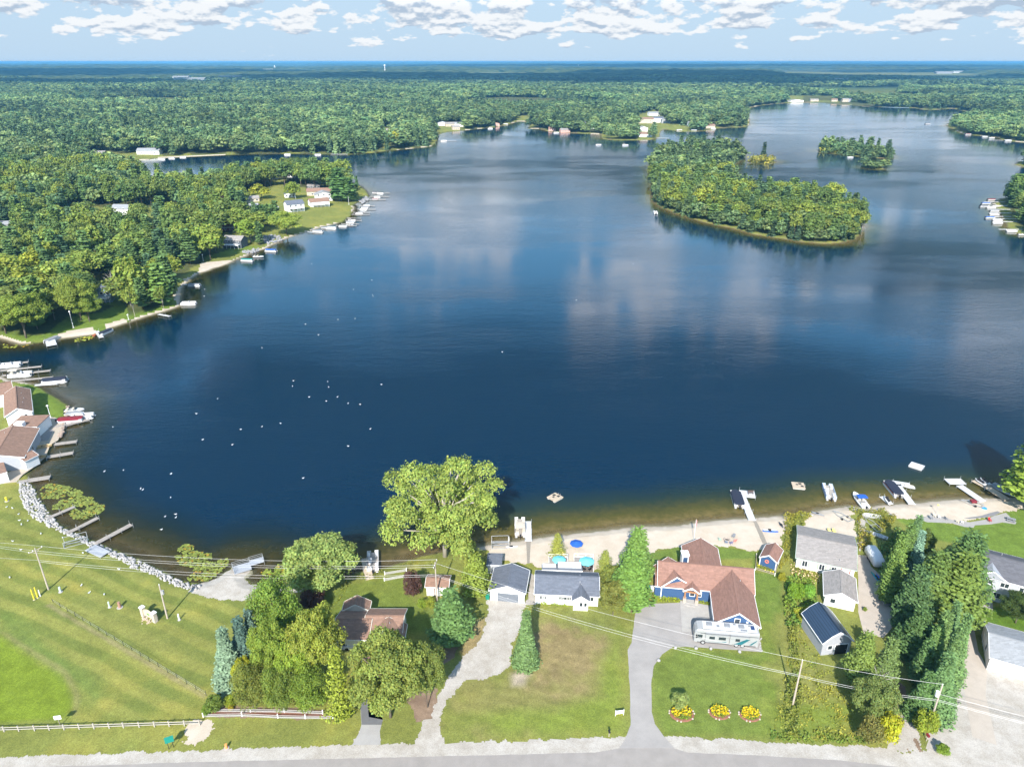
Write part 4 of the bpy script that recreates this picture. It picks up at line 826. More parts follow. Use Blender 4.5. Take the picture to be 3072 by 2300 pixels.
cr_ = t.nodes.new('ShaderNodeValToRGB'); t.links.new(n.outputs[0], cr_.inputs[0]); cr_.color_ramp.elements[0].position = .38; cr_.color_ramp.elements[0].color = (.022, .042, .020, 1); cr_.color_ramp.elements[1].position = .64; cr_.color_ramp.elements[1].color = (.105, .125, .045, 1)
t.links.new(cr_.outputs[0], b.inputs['Base Color'])
npmesh('far_woods', np.stack([X2, Y2, Z2], -1).reshape(-1, 3), q2, cm_, 'stuff', smooth=False, label='blue green woods rolling to the horizon beyond the lake', cat='forest')
# ================================================================ BUILDINGS
WHITE = mat('white_siding', (.78, .78, .77), .7, var=.05, kind='siding'); BLUEW = mat('blue_siding', (.04, .092, .20), .65, var=.08, kind='siding'); GREYW = mat('grey_siding', (.42, .44, .48), .7, var=.05, kind='siding')
DKGREYW = mat('dark_siding', (.10, .11, .125), .7, var=.08, kind='siding'); TANW = mat('tan_siding', (.50, .42, .33), .75, var=.08, kind='siding'); BROWNW = mat('brown_wood', (.20, .105, .06), .8, var=.2, kind='siding')
LGREYW = mat('light_grey_wall', (.36, .37, .40), .7, var=.06, kind='siding'); TRIM = mat('white_trim', (.80, .80, .80), .55, var=.03); CREAM = mat('cream_trim', (.72, .69, .60), .6, var=.04)
SLATE = mat('slate_shingle', (.135, .15, .185), .9, var=.16, scale=2.2, kind='shingle'); REDSH = mat('red_brown_shingle', (.27, .152, .118), .92, var=.16, scale=2.0, kind='shingle')
BRNSH = mat('brown_shingle', (.27, .165, .12), .92, var=.2, scale=1.6, kind='shingle'); TAUPE = mat('taupe_shingle', (.30, .275, .26), .92, var=.16, scale=2, kind='shingle'); CHAR = mat('charcoal_shingle', (.12, .12, .135), .9, var=.15, scale=2, kind='shingle')
METALB = mat('blue_metal_roof', (.045, .075, .125), .35, .35, var=.06, kind='metalroof'); METALG = mat('grey_metal_roof', (.28, .285, .32), .45, .25, var=.06, kind='metalroof'); LGSH = mat('pale_grey_shingle', (.30, .31, .325), .9, var=.1, scale=2, kind='shingle')
GLASS = mat('window_glass', (.03, .04, .05), .08, var=.02, spec=.8); DOORG = mat('grey_door', (.17, .19, .22), .5, var=.05, kind='siding'); CONC = mat('concrete', (.37, .35, .325), .9, var=.10, scale=1.2, bump=.1)
BLK = mat('black', (.02, .02, .022), .6); PIPE = mat('vent_metal', (.45, .45, .46), .5, .4)
def mxf(mb, M): mb.v = [tuple(M @ Vector(p)) for p in mb.v]; return mb
def tupl(v): return (v[0], v[1])
class Wing:
    def __init__(s, root, FL, FR, ze, rise, axis='x', BR=None, BL=None, ridge=None, D=None, wall=WHITE, roof=SLATE, trim=TRIM, oh=.35, shape='gable', t=.16, z0=0, wallpart=True, Wd=None):
        a = at(*FL, LZ+ze); b = at(*FR, LZ+ze); 
        if Wd: c = at(*BR, LZ+ze); q = (c-b); q.normalize(); a = b-Vector((q.y, -q.x, 0))*Wd
        u = Vector((b.x-a.x, b.y-a.y, 0)); s.W = u.length; u.normalize(); n = Vector((-u.y, u.x, 0))
        if D is None:
            if ridge is not None: D = 2*(at(*ridge, LZ+ze+rise)-a).dot(n)
            elif BR is not None: D = (at(*BR, LZ+ze)-b).dot(n)
            else: D = (at(*BL, LZ+ze)-a).dot(n)
        s.D = max(1.0, D); s.ze = ze; s.rise = rise; s.axis = axis; s.oh = oh; s.root = root
        base = Vector((a.x, a.y, LZ)); s.M = Matrix.Translation(base-root.location) @ Matrix.Rotation(math.atan2(u.y, u.x), 4, 'Z')
        W, D = s.W, s.D; s.x0, s.x1, s.y0, s.y1 = oh, W-oh, oh, D-oh
        mb = MB()
        if axis == 'y': prof = [(0, 0), (W/2, rise), (W, 0)]
        else: prof = [(0, 0), (D/2, rise), (D, 0)]
        if shape == 'gambrel': k_ = W if axis == 'y' else D; prof = [(0, 0), (.25*k_, rise*.62), (.5*k_, rise), (.75*k_, rise*.62), (k_, 0)]
        if shape == 'flat': prof = None
        s.prof = prof
        # walls
        if wallpart:
            w_ = MB(); zt = ze - .02; x0, x1, y0, y1 = s.x0, s.x1, s.y0, s.y1
            if prof and shape != 'hip':
                def hz(q, k_):
                    for (p0, h0), (p1, h1) in zip(prof, prof[1:]):
                        if q <= p1+1e-6: return h0+(h1-h0)*(q-p0)/(p1-p0)
                    return 0
                if axis == 'y':
                    pts = [(x0, z0)] + [(x0, zt+hz(x0, W))] + [(p, zt+h) for p, h in prof[1:-1]] + [(x1, zt+hz(x1, W)), (x1, z0)]
                    w_.v = [(p, y0, z) for p, z in pts]+[(p, y1, z) for p, z in pts]
                else:
                    pts = [(y0, z0)] + [(y0, zt+hz(y0, D))] + [(p, zt+h) for p, h in prof[1:-1]] + [(y1, zt+hz(y1, D)), (y1, z0)]
                    w_.v = [(x0, p, z) for p, z in pts]+[(x1, p, z) for p, z in pts]
                k = len(pts); w_.f = [tuple(range(k)), tuple(range(k, 2*k))[::-1]] + [(i, i+k, (i+1) % k+k, (i+1) % k) for i in range(k)]
            else: w_.box(x0, x1, y0, y1, z0, zt)
            s.wall = boxuv(mxf(w_, s.M).obj('wall', wall, root))
        r = MB(); tr = MB()
        if shape == 'flat':
            r.add([(0, 0, ze), (W, 0, ze), (W, D, ze+rise), (0, D, ze+rise), (0, 0, ze+t), (W, 0, ze+t), (W, D, ze+rise+t), (0, D, ze+rise+t)], [(0,3,2,1),(4,5,6,7),(0,1,5,4),(1,2,6,5),(2,3,7,6),(3,0,4,7)])
            tr.box(-.04, W+.04, -.06, -.004, ze-.06, ze+t+.03)
        elif shape == 'hip':
            k_ = min(W, D)/2
            if axis == 'x': A_ = (k_, D/2); B_ = (W-k_, D/2)
            else: A_ = (W/2, k_); B_ = (W/2, D-k_)
            z1 = ze+t; v = [(0, 0, ze), (W, 0, ze), (W, D, ze), (0, D, ze), (0, 0, z1), (W, 0, z1), (W, D, z1), (0, D, z1), (A_[0], A_[1], z1+rise), (B_[0], B_[1], z1+rise)]
            f = [(0,3,2,1),(0,1,5,4),(1,2,6,5),(2,3,7,6),(3,0,4,7)]
            f += [(4,5,9,8),(5,6,9),(6,7,8,9),(7,4,8)] if axis == 'x' else [(4,5,8),(5,6,9,8),(6,7,9),(7,4,8,9)]
            r.add(v, f)
            for q in ((-.05, W+.05, -.05, -.003), (-.05, W+.05, D+.003, D+.05)): tr.box(q[0], q[1], q[2], q[3], ze-.05, z1+.01)
            for q in ((-.05, -.003, 0, D), (W+.003, W+.05, 0, D)): tr.box(q[0], q[1], q[2], q[3], ze-.05, z1+.01)
        else:
            P0 = [(p, ze+h) for p, h in prof]; P1 = [(p, ze+h+t) for p, h in prof]; ring = P0+P1[::-1]; k = len(ring)
            if axis == 'y': v = [(p, 0, z) for p, z in ring]+[(p, D, z) for p, z in ring]
            else: v = [(0, p, z) for p, z in ring]+[(W, p, z) for p, z in ring]
            r.add(v, [tuple(range(k)), tuple(range(k, 2*k))[::-1]] + [(i, i+k, (i+1) % k+k, (i+1) % k) for i in range(k)])
            # barge boards and gutters
            for (p0, h0), (p1, h1) in zip(prof, prof[1:]):
                for e0, e1 in (((-.07, -.004), (D+.004, D+.07)) if axis == 'y' else ((-.07, -.004), (W+.004, W+.07))):
                    q = [(p0, ze+h0-.10), (p1, ze+h1-.10), (p1, ze+h1+t+.03), (p0, ze+h0+t+.03)]
                    if axis == 'y': vv = [(p, e0, z) for p, z in q]+[(p, e1, z) for p, z in q]
                    else: vv = [(e0, p, z) for p, z in q]+[(e1, p, z) for p, z in q]
                    tr.add(vv, [(0,1,2,3),(7,6,5,4),(0,4,5,1),(1,5,6,2),(2,6,7,3),(3,7,4,0)])
            if axis == 'y': tr.box(-.10, -.005, 0, D, ze-.02, ze+.12); tr.box(W+.005, W+.10, 0, D, ze-.02, ze+.12)
            else: tr.box(0, W, -.10, -.005, ze-.02, ze+.12); tr.box(0, W, D+.005, D+.10, ze-.02, ze+.12)
            rc = MB()
            if axis == 'y': rc.cbox((W/2, D/2, ze+rise+t+.005), (.34, D-.02, .05))
            else: rc.cbox((W/2, D/2, ze+rise+t+.005), (W-.02, .34, .05))
        s.roof = boxuv(mxf(r, s.M).obj('roof', roof, root)); mxf(tr, s.M).obj('fascia', trim, root)
        if shape not in ('flat', 'hip'): mxf(rc, s.M).obj('ridge_cap', roof, s.roof)
    def face(s, side, q, z):   # point on a wall, q metres along it
        if side == 'front': return Vector((s.x0+q, s.y0, z)), 0
        if side == 'right': return Vector((s.x1, s.y0+q, z)), math.pi/2
        if side == 'left': return Vector((s.x0, s.y1-q, z)), -math.pi/2
        return Vector((s.x1-q, s.y1, z)), math.pi
    def win(s, side, q, z, w_, h, lites=1, shutter=None, name='window', pane=GLASS, fr=TRIM):
        p, a = s.face(side, q, z); M = s.M @ Matrix.Translation(p) @ Matrix.Rotation(a, 4, 'Z'); m = MB(); f = .09
        m.box(-w_/2-f, -w_/2, -.07, .02, 0, h); m.box(w_/2, w_/2+f, -.07, .02, 0, h); m.box(-w_/2-f, w_/2+f, -.075, .02, -f, -.001); m.box(-w_/2-f, w_/2+f, -.075, .02, h+.001, h+f)
        for i in range(1, lites): x = -w_/2 + w_*i/lites; m.box(x-.035, x+.035, -.06, .02, .001, h-.001)
        o = mxf(m, M).obj(name, fr, s.root); mxf(MB().box(-w_/2+.001, w_/2-.001, -.03, .01, .002, h-.002), M).obj('pane', pane, o)
        if shutter:
            for sd_ in (-1, 1): mxf(MB().cbox((sd_*(w_/2+f+.22), -.03, h/2), (.36, .05, h+.1)), M).obj('shutter', shutter, s.root)
    def door(s, side, q, w_, h, m=DOORG, z=0, panels=0, name='door', fr=TRIM):
        p, a = s.face(side, q, z); M = s.M @ Matrix.Translation(p) @ Matrix.Rotation(a, 4, 'Z'); d = MB().box(-w_/2, w_/2, -.04, .02, .01, h)
        o = boxuv(mxf(d, M).obj(name, m, s.root)); t_ = MB(); f = .1
        t_.box(-w_/2-f, -w_/2-.002, -.08, .02, 0, h+f); t_.box(w_/2+.002, w_/2+f, -.08, .02, 0, h+f); t_.box(-w_/2, w_/2, -.08, .02, h+.002, h+f); mxf(t_, M).obj('door_frame', fr, o)
        mxf(MB().cbox((w_*.38 if not panels else 0, -.07, h*.45), (.08 if not panels else .25, .06, .06)), M).obj('handle', PIPE, o)
    def corner(s, m=TRIM):
        t_ = MB()
        for x in (s.x0, s.x1): t_.cbox((x, s.y0, s.ze/2-.05), (.18, .18, s.ze-.12))
        mxf(t_, s.M).obj('corner_boards', m, s.root)
    def vent(s, u, v, h=.45):   # pipe on the roof, plan fractions
        x, y = u*s.W, v*s.D
        d = abs((x/s.W if s.axis == 'y' else y/s.D)-.5)*2; z = s.ze+s.rise*(1-d)+.1
        mxf(MB().cyl((x, y, z-.1), .07, h, 8).cyl((x, y, z-.1), .16, .16, 8, .09), s.M).obj('vent_pipe', PIPE, s.root)
def building(name, FL, ze, label, cat='house', group=None):
    p = at(*FL, LZ+ze); return empty(name, (p.x, p.y, LZ), 0, label, cat, group)
# --- white garage
R = building('garage', c5(843,1303), 2.6, 'white garage with slate roof and grey overhead door on the gravel drive', 'garage')
g = Wing(R, c5(840,1300), c5(1190,1333), 2.6, 1.45, 'y', BR=c5(1212,1110)); g.door('front', g.W/2-g.oh+.15, 4.3, 2.1, DOORG, panels=4, name='overhead_door'); g.corner()
for q in (.45, g.x1-g.x0-.45): p_, _ = g.face('front', q, 1.9); mxf(MB().cbox(p_+Vector((0, -.08, 0)), (.14, .16, .28)), g.M).obj('lamp', BLK, R)
g.win('right', 3, 1.1, .8, .9)
# --- white ranch house
R = building('ranch_house', c5(1272,1335), 2.6, 'long white ranch house with slate roof and small gabled entry room')
g = Wing(R, c5(1272,1335), c5(1893,1362), 2.6, 1.9, 'x', BR=c5(1893,1135)); g.vent(.70, .34); g.vent(.705, .62, .3); g.vent(.72, .28)
tw = g.x1-g.x0
for q, w_, l_ in ((.075, .5, 1), (.105, .9, 2), (.15, .5, 1), (.40, .55, 1), (.475, 1.6, 3), (.545, .55, 1), (.91, .6, 1)): g.win('front', q*tw, 1.35, w_, .7 if q < .8 else .95, l_)
g.corner()
e_ = Wing(R, c5(1628,1402), c5(1803,1410), 2.5, 1.25, 'y', D=5.2); e_.win('front', e_.W*.42, 1.1, .55, .95); e_.win('front', e_.W*.66, 1.1, .5, .95)
e_.door('left', 1.0, .9, 2.0, WHITE)
b1 = Wing(R, c5(1345,1106), c5(1488,1108), 2.7, -.45, BR=c5(1488,1036), roof=METALG, shape='flat', oh=.2); b2 = Wing(R, c5(1492,1112), c5(1730,1118), 2.9, -.55, BR=c5(1728,1022), roof=METALG, shape='flat', oh=.2)
DECKM = mat('deck_boards', (.22, .19, .175), .85, var=.12, kind='plank'); DECKG = mat('grey_deck', (.33, .31, .30), .85, var=.12, kind='plank')
def deck(root, poly, z, name='deck', m=DECKM, rail=None, railm=TRIM, h=.95):
    P_ = [at(*q, LZ+z) for q in poly]; a2 = sum(P_[i].x*P_[(i+1) % len(P_)].y-P_[(i+1) % len(P_)].x*P_[i].y for i in range(len(P_)))
    if a2 < 0: P_ = P_[::-1]; rail = None if rail is None else [len(P_)-1-i-1 for i in rail]
    L0 = root.location if root else Vector((0, 0, 0)); Q = [(p.x-L0.x, p.y-L0.y) for p in P_]
    d = boxuv(MB().prism(Q, max(0, z-.2)+(LZ if not root else 0)+.01, z+(LZ if not root else 0)).obj(name, m, root))
    if rail:
        r_ = MB(); zz = z+(LZ if not root else 0)
        for i in rail:
            a, b = Vector(Q[i]), Vector(Q[(i+1) % len(Q)]); l = (b-a).length
            for hh in (h, .12): r_.bar((a.x, a.y, zz+hh), (b.x, b.y, zz+hh), .08, .06)
            n = int(l/.22)+1
            for k in range(n+1):
                c = a+(b-a)*k/n; r_.bar((c.x, c.y, zz), (c.x, c.y, zz+h), .035 if k % 8 else .1)
        r_.obj('railing', railm, d)
    return d
deck(R, P(c5, [(1735,1122),(1832,1128),(1832,1020),(1735,1012)]), .6, m=DECKM, rail=[1])
deck(R, P(c5, [(1650,1018),(1832,1020),(1832,985),(1650,980)]), .45, m=DECKG, rail=[1, 2, 3])
deck(R, P(c5, [(1412,1030),(1590,1028),(1590,985),(1412,985)]), .45, m=DECKG, rail=[1, 2, 3])
# --- boathouse roof
R = building('boathouse', c5(825,1062), 2.2, 'low flat roofed grey boathouse between the larch and the white garage', 'shed')
g = Wing(R, c5(818,1062), c5(965,1066), 2.2, .2, BR=c5(975,958), roof=SLATE, wall=LGREYW, shape='flat', oh=.15); g.door('right', 2, 1.6, 1.9)
# --- small brown roofed shed
R = building('garden_shed', c5(240,1270), 2.3, 'white garden shed with brown roof and double doors under the power lines', 'shed')
g = Wing(R, c5(236,1268), c5(462,1276), 2.3, .8, 'x', BR=c5(476,1158), roof=BRNSH, oh=.25); g.door('front', 1.1, 1.0, 1.9, WHITE, fr=BROWNW); g.door('front', 2.3, 1.0, 1.9, WHITE, fr=BROWNW); g.win('front', 3.7, 1.0, .6, .6)
# --- brown roofed house
R = building('brown_house', c3(1250,372), 2.7, 'brown roofed cross shaped house half hidden by the tree cluster')
g1 = Wing(R, c3(1245,374), c3(1600,380), 2.7, 1.5, 'x', BR=c3(1602,108), wall=WHITE, roof=BRNSH, trim=CREAM)
g2 = Wing(R, c3(1540,345), c3(1916,345), 2.7, 1.6, 'x', BR=c3(1922,83), wall=CREAM, roof=BRNSH, trim=CREAM); g2.vent(.15, .38)
g3 = Wing(R, c3(1520,640), c3(1890,640), 2.7, 1.7, 'y', BR=c3(1905,230), wall=CREAM, roof=BRNSH, trim=CREAM); g3.vent(.56, .86)
g4 = Wing(R, c4(1345,1496), c4(1606,1492), 2.7, 1.5, 'y', BR=c4(1627,1402), wall=CREAM, roof=BRNSH, trim=CREAM)
g1.win('front', 1.4, 1.0, 1.2, 1.1, 2); g3.win('right', 3, 1.0, 1.2, 1.1, 2); g3.win('right', 7, 1.0, 1.0, 1.1, 2)
pd = at(*c3(1745,305), LZ+4.2)-R.location; m_ = MB().cyl((pd.x, pd.y, 3.3), .04, .9, 6); m_.obj('dish_mast', PIPE, R)
ds = MB().lathe((0, 0, 0), [(.02, 0), (.25, .04), (.42, .13), (.40, .15), (.02, .02)], 14); o = ds.obj('satellite_dish', TRIM, R, loc=(pd.x, pd.y, 4.25), smooth=True); o.rotation_euler = (1.0, .2, 0)
# --- big blue house
R = building('blue_house', c8(520,1262), 3.0, 'large blue house with red brown cross gabled roofs and white trim')
mk = dict(wall=BLUEW, roof=REDSH)
m1 = Wing(R, c8(545,1262), c8(1470,1345), 3.0, 3.3, 'x', ridge=c8(572,1022), **mk)
yr = (m1.M @ Vector((m1.W*.5, m1.D*.5, 0))).y+R.location.y+.35; xa, xb = at(*c8(766,1030), LZ+3.1).x, at(*c8(1112,1040), LZ+3.1).x; sl_ = m1.M.to_euler().z; ym = lambda x: yr+math.tan(sl_)*(x-(m1.M @ Vector((m1.W*.5, m1.D*.5, 0))).x-R.location.x)
n1w = Wing(R, proj(xa, ym(xa), LZ+3.1), proj(xb, ym(xb), LZ+3.1), 3.1, 2.35, 'y', BR=c8(1085,900), **mk)
l1 = Wing(R, c8(573,1270), c8(868,1254), 3.0, 2.3, 'y', D=6.5, **mk); l1.win('front', l1.W/2-l1.oh+.1, 1.25, 1.7, 1.25, 2); l1.corner()
gw = Wing(R, c7(1083,218), c7(1525,268), 3.0, 2.9, 'y', BR=c8(1446,1215), **mk); gw.win('front', gw.W/2-gw.oh-.1, 3.3, .9, 1.1); gw.vent(.68, .80); gw.corner()
for q in (2.2, 5.4, 8.6): gw.door('left', gw.D-1.2-q, 2.6, 2.2, WHITE, panels=4, name='garage_door')
p_, _ = gw.face('front', gw.W*.66, 3.8); mxf(MB().cyl((p_.x, p_.y-.06, p_.z), .2, .22, 12), gw.M).obj('gable_vent', TRIM, R)
p2 = Wing(R, c8(788,1306), c8(948,1334), 2.9, 1.1, 'y', D=3.6, wall=TANW, roof=REDSH, wallpart=False)
STONE = mat('stone', (.40, .34, .29), .9, var=.35, scale=5, bump=.5); WOODP = mat('cedar_post', (.33, .17, .085), .7, var=.15)
for x in (p2.x0+.1, p2.x1-.1):
    o = mxf(MB().cbox((x, .4, .55), (.65, .65, 1.1)), p2.M).obj('stone_pier', STONE, R); mxf(MB().cbox((x, .4, 2.0), (.32, .32, 1.8)), p2.M).obj('post', WOODP, o)
mxf(MB().cbox((p2.W/2, .35, 2.8), (p2.W-.2, .3, .3)).bar((.4, .3, 2.9), (p2.W/2, .3, 3.75), .2).bar((p2.W-.4, .3, 2.9), (p2.W/2, .3, 3.75), .2), p2.M).obj('porch_beam', WOODP, R)
mxf(MB().cbox((p2.W/2, 3.3, 1.1), (1.2, .12, 2.2)), p2.M).obj('front_door', WOODP, R)
mxf(MB().cbox((p2.W/2, 1.6, .12), (p2.W-.6, 3.2, .24)).cbox((p2.W/2, -.35, .06), (2.0, .6, .12)), p2.M).obj('porch_step', CONC, R)
for q in (5.7, 7.0): m1.win('front', q+1.0, 1.2, .9, 1.1)
l2 = Wing(R, c8(518,1258), c8(580,1266), 2.7, .9, BR=c8(568,1160), shape='flat', oh=.1, **mk)
ch = at(*c8(795,1040), LZ+3.2)-R.location; o = MB().cbox((ch.x, ch.y, 4.2), (1.35, 1.5, 3.2)).obj('chimney', TRIM, R); MB().cbox((ch.x, ch.y-.77, 4.5), (.95, .06, 1.6)).obj('chimney_panel', BLUEW, o); MB().cbox((ch.x, ch.y, 5.86), (1.6, 1.75, .14)).cyl((ch.x, ch.y, 5.92), .17, .5, 10).obj('chimney_cap', TRIM, o)
n1w.win('back', 2.5, 1, 1.4, 1.3, 2); n1w.win('right', 2.5, 1, 1.2, 1.2, 2)
# --- blue shed with life ring
R = building('blue_shed', c8(1513,985), 2.3, 'small blue shed with red brown roof and an orange life ring on its gable', 'shed')
g = Wing(R, c8(1511,985), c8(1680,1042), 2.3, 1.25, 'y', BR=c8(1697,908), oh=.2, **mk); g.corner()
p_, _ = g.face('front', g.W*.38, 1.85); ri = MB()
for k in range(20):
    a0, a1 = 2*math.pi*k/20, 2*math.pi*(k+1)/20; ri.bar((p_.x+.34*math.cos(a0), p_.y-.08, p_.z+.34*math.sin(a0)), (p_.x+.34*math.cos(a1), p_.y-.08, p_.z+.34*math.sin(a1)), .16)
mxf(ri, g.M).obj('life_ring', mat('ring_orange', (.85, .22, .14), .6), R)
pf = empty('planter_fence', at(*c8(1470,1100)), 0, 'low white rail around the planted strip below the blue shed', 'fence'); L0 = pf.location; q = [at(*p)-L0 for p in P(c8, [(1480,975),(1472,1105),(1655,1160),(1690,1050)])]
f_ = MB()
for a, b in zip(q, q[1:]):
    for hh in (.35, .7): f_.bar((a.x, a.y, hh), (b.x, b.y, hh), .06, .12)
f_.obj('rail', TANW, pf)
for a in q: MB().cbox((a.x, a.y, .42), (.12, .12, .84)).obj('post', TRIM, pf)
# --- white house with taupe roof, its wing
R = building('white_house', r1(45,990), 2.7, 'white house with a broad taupe roof and shuttered windows beside the flower garden')
GRNS = mat('sage_trim', (.40, .50, .42), .6); g = Wing(R, r1(45,990), r1(628,1115), 2.7, 1.7, 'x', ridge=r1(72,772), roof=TAUPE, trim=GRNS); SH_ = mat('green_shutter', (.36, .43, .34), .7)
for q, w_, h in ((1.7, 1.0, 1.35), (5.1, 1.0, 1.35), (7.5, .9, .8)): g.win('front', q, 2.45-h-.2, w_, h, 2, SH_)
g.vent(.55, .30); g.vent(.72, .12, .6)
mxf(MB().cbox((g.W-1.2, .35, 1.3), (.16, .16, 2.6)).cbox((g.W-2.9, .35, 1.3), (.16, .16, 2.6)), g.M).obj('porch_post', mat('red_post', (.35, .06, .04), .6), R)
g = Wing(R, r1(313,1346), r1(637,1418), 2.5, 1.4, 'y', BR=r1(630,1190), roof=TAUPE, shape='gable'); g.win('front', 1.5, 1, .9, 1.0, 1)
# --- barn with metal roof
R = building('metal_barn', r2(303,418), 2.9, 'dark blue metal roofed barn with pale grey walls near the yellowish pines', 'barn')
g = Wing(R, r2(303,418), r2(598,392), 2.9, 2.4, 'y', BL=r2(315,108), roof=METALB, wall=LGREYW, shape='gambrel', oh=.25); g.door('front', g.W*.62, 2.4, 2.3, BLK); g.win('front', g.W*.25, 1.3, .8, .9)
# --- grey two storey house
R = building('grey_house', r1(1735,1140), 5.4, 'pale grey two storey house with charcoal roof at the right edge')
g = Wing(R, r1(1705,1130), r1(2750,1410), 5.4, 2.2, 'x', ridge=r1(1690,905), roof=CHAR, wall=GREYW)
for q, z, w_, h, l_ in ((3.0, 3.9, 1.4, 1.0, 2), (5.8, 3.9, 1.4, 1.0, 2), (9.4, 3.8, 2.2, 1.1, 3), (5.0, 1.0, 1.4, 1.2, 2), (8.8, .9, 2.2, 1.2, 3)): g.win('front', q, z, w_, h, l_)
mxf(MB().add([(1.0, -.1, 5.45), (6.2, -.1, 5.45), (3.6, -.1, 7.0), (1.0, 3.5, 5.45), (6.2, 3.5, 5.45), (3.6, 3.5, 7.0)], [(0,1,2),(5,4,3),(0,3,4,1),(1,4,5,2),(2,5,3,0)]), g.M).obj('gable', GREYW, R)
mxf(MB().bar((.8, -.2, 5.5), (3.6, -.2, 7.15), .14, .22).bar((6.4, -.2, 5.5), (3.6, -.2, 7.15), .14, .22), g.M).obj('gable_trim', TRIM, R)
pe = MB(); pe.add([(1.0, -2.4, 2.7), (4.6, -2.4, 2.7), (2.8, -2.4, 3.9), (1.0, .3, 2.7), (4.6, .3, 2.7), (2.8, .3, 3.9)], [(0,1,2),(5,4,3),(0,3,4,1),(1,4,5,2),(2,5,3,0)]); boxuv(mxf(pe, g.M).obj('porch_roof', CHAR, R))
mxf(MB().bar((.8, -2.5, 2.65), (2.8, -2.5, 4.0), .12, .2).bar((4.8, -2.5, 2.65), (2.8, -2.5, 4.0), .12, .2).cbox((1.3, -2.2, 1.35), (.2, .2, 2.7)).cbox((4.3, -2.2, 1.35), (.2, .2, 2.7)), g.M).obj('porch_frame', TRIM, R); g.door('front', 2.4, 1.0, 2.1, WHITE)
mxf(MB().cbox((2.8, -1.4, .1), (4.4, 2.6, .2)), g.M).obj('porch_slab', CONC, R); g.vent(.3, .7, .6)
# --- white outbuilding at the right
R = building('pale_garage', r2(1882,545), 2.9, 'white outbuilding with pale grey roof beside the brown concrete drive', 'garage')
g = Wing(R, r2(1882,545), r2(2650,765), 2.9, 1.5, 'x', BL=r2(1838,206), roof=LGSH, wall=WHITE, oh=.25); g.door('left', 2.6, 1.0, 2.1, WHITE); g.win('left', 5.4, 1.1, 1, 1)
# --- resort on the left shore
R = building('lodge', rs(50,925), 4.0, 'brown roofed white lodge with a green lawn at the left shore', 'lodge')
g = Wing(R, rs(48,928), rs(363,862), 4.0, 1.9, 'y', BR=rs(303,622), roof=BRNSH); g.vent(.7, .3); g.vent(.75, .5); g.vent(.68, .7); g.door('front', 2.4, 1.4, 2.2, BLK); g.win('front', 4.9, 2.6, .7, .9); 
for q in (2, 5, 8): g.win('right', q, 1.0, 1.3, 1.1, 2)
g = Wing(R, rs(-330,760), rs(160,655), 4.0, 1.8, 'x', BR=rs(105,528), roof=BRNSH)
R = building('lakeside_inn', rs(80,1045), 3.2, 'sprawling brown roofed inn building above the left docks', 'inn')
g = Wing(R, rs(78,1048), rs(408,1036), 3.2, .15, BR=rs(376,912), roof=BRNSH, shape='flat', wall=WHITE, oh=.15)
mp_ = at(*rs(225,1020), LZ+3.4)-R.location; MB().cbox((mp_.x, mp_.y, 4.0), (2.4, 1.6, 1.2)).obj('roof_unit', TRIM, R)
g = Wing(R, rs(-95,1345), rs(270,1372), 3.4, 1.9, 'y', BR=rs(440,1048), Wd=12.5, roof=BRNSH, wall=LGREYW); g.vent(.4, .8); g.vent(.35, .2)
for q in (1.2, 3.6, 6.0, 8.4): g.win('right', q, 1.0, 1.5, 1.3, 2)
g = Wing(R, rs(-150,1600), rs(80,1535), 2.6, .1, BR=rs(128,1372), roof=BRNSH, shape='flat', wall=WHITE, oh=.1)
g = Wing(R, rs(150,1385), rs(272,1420), 2.6, .9, 'y', D=4, roof=BRNSH, wall=WHITE, oh=.15)
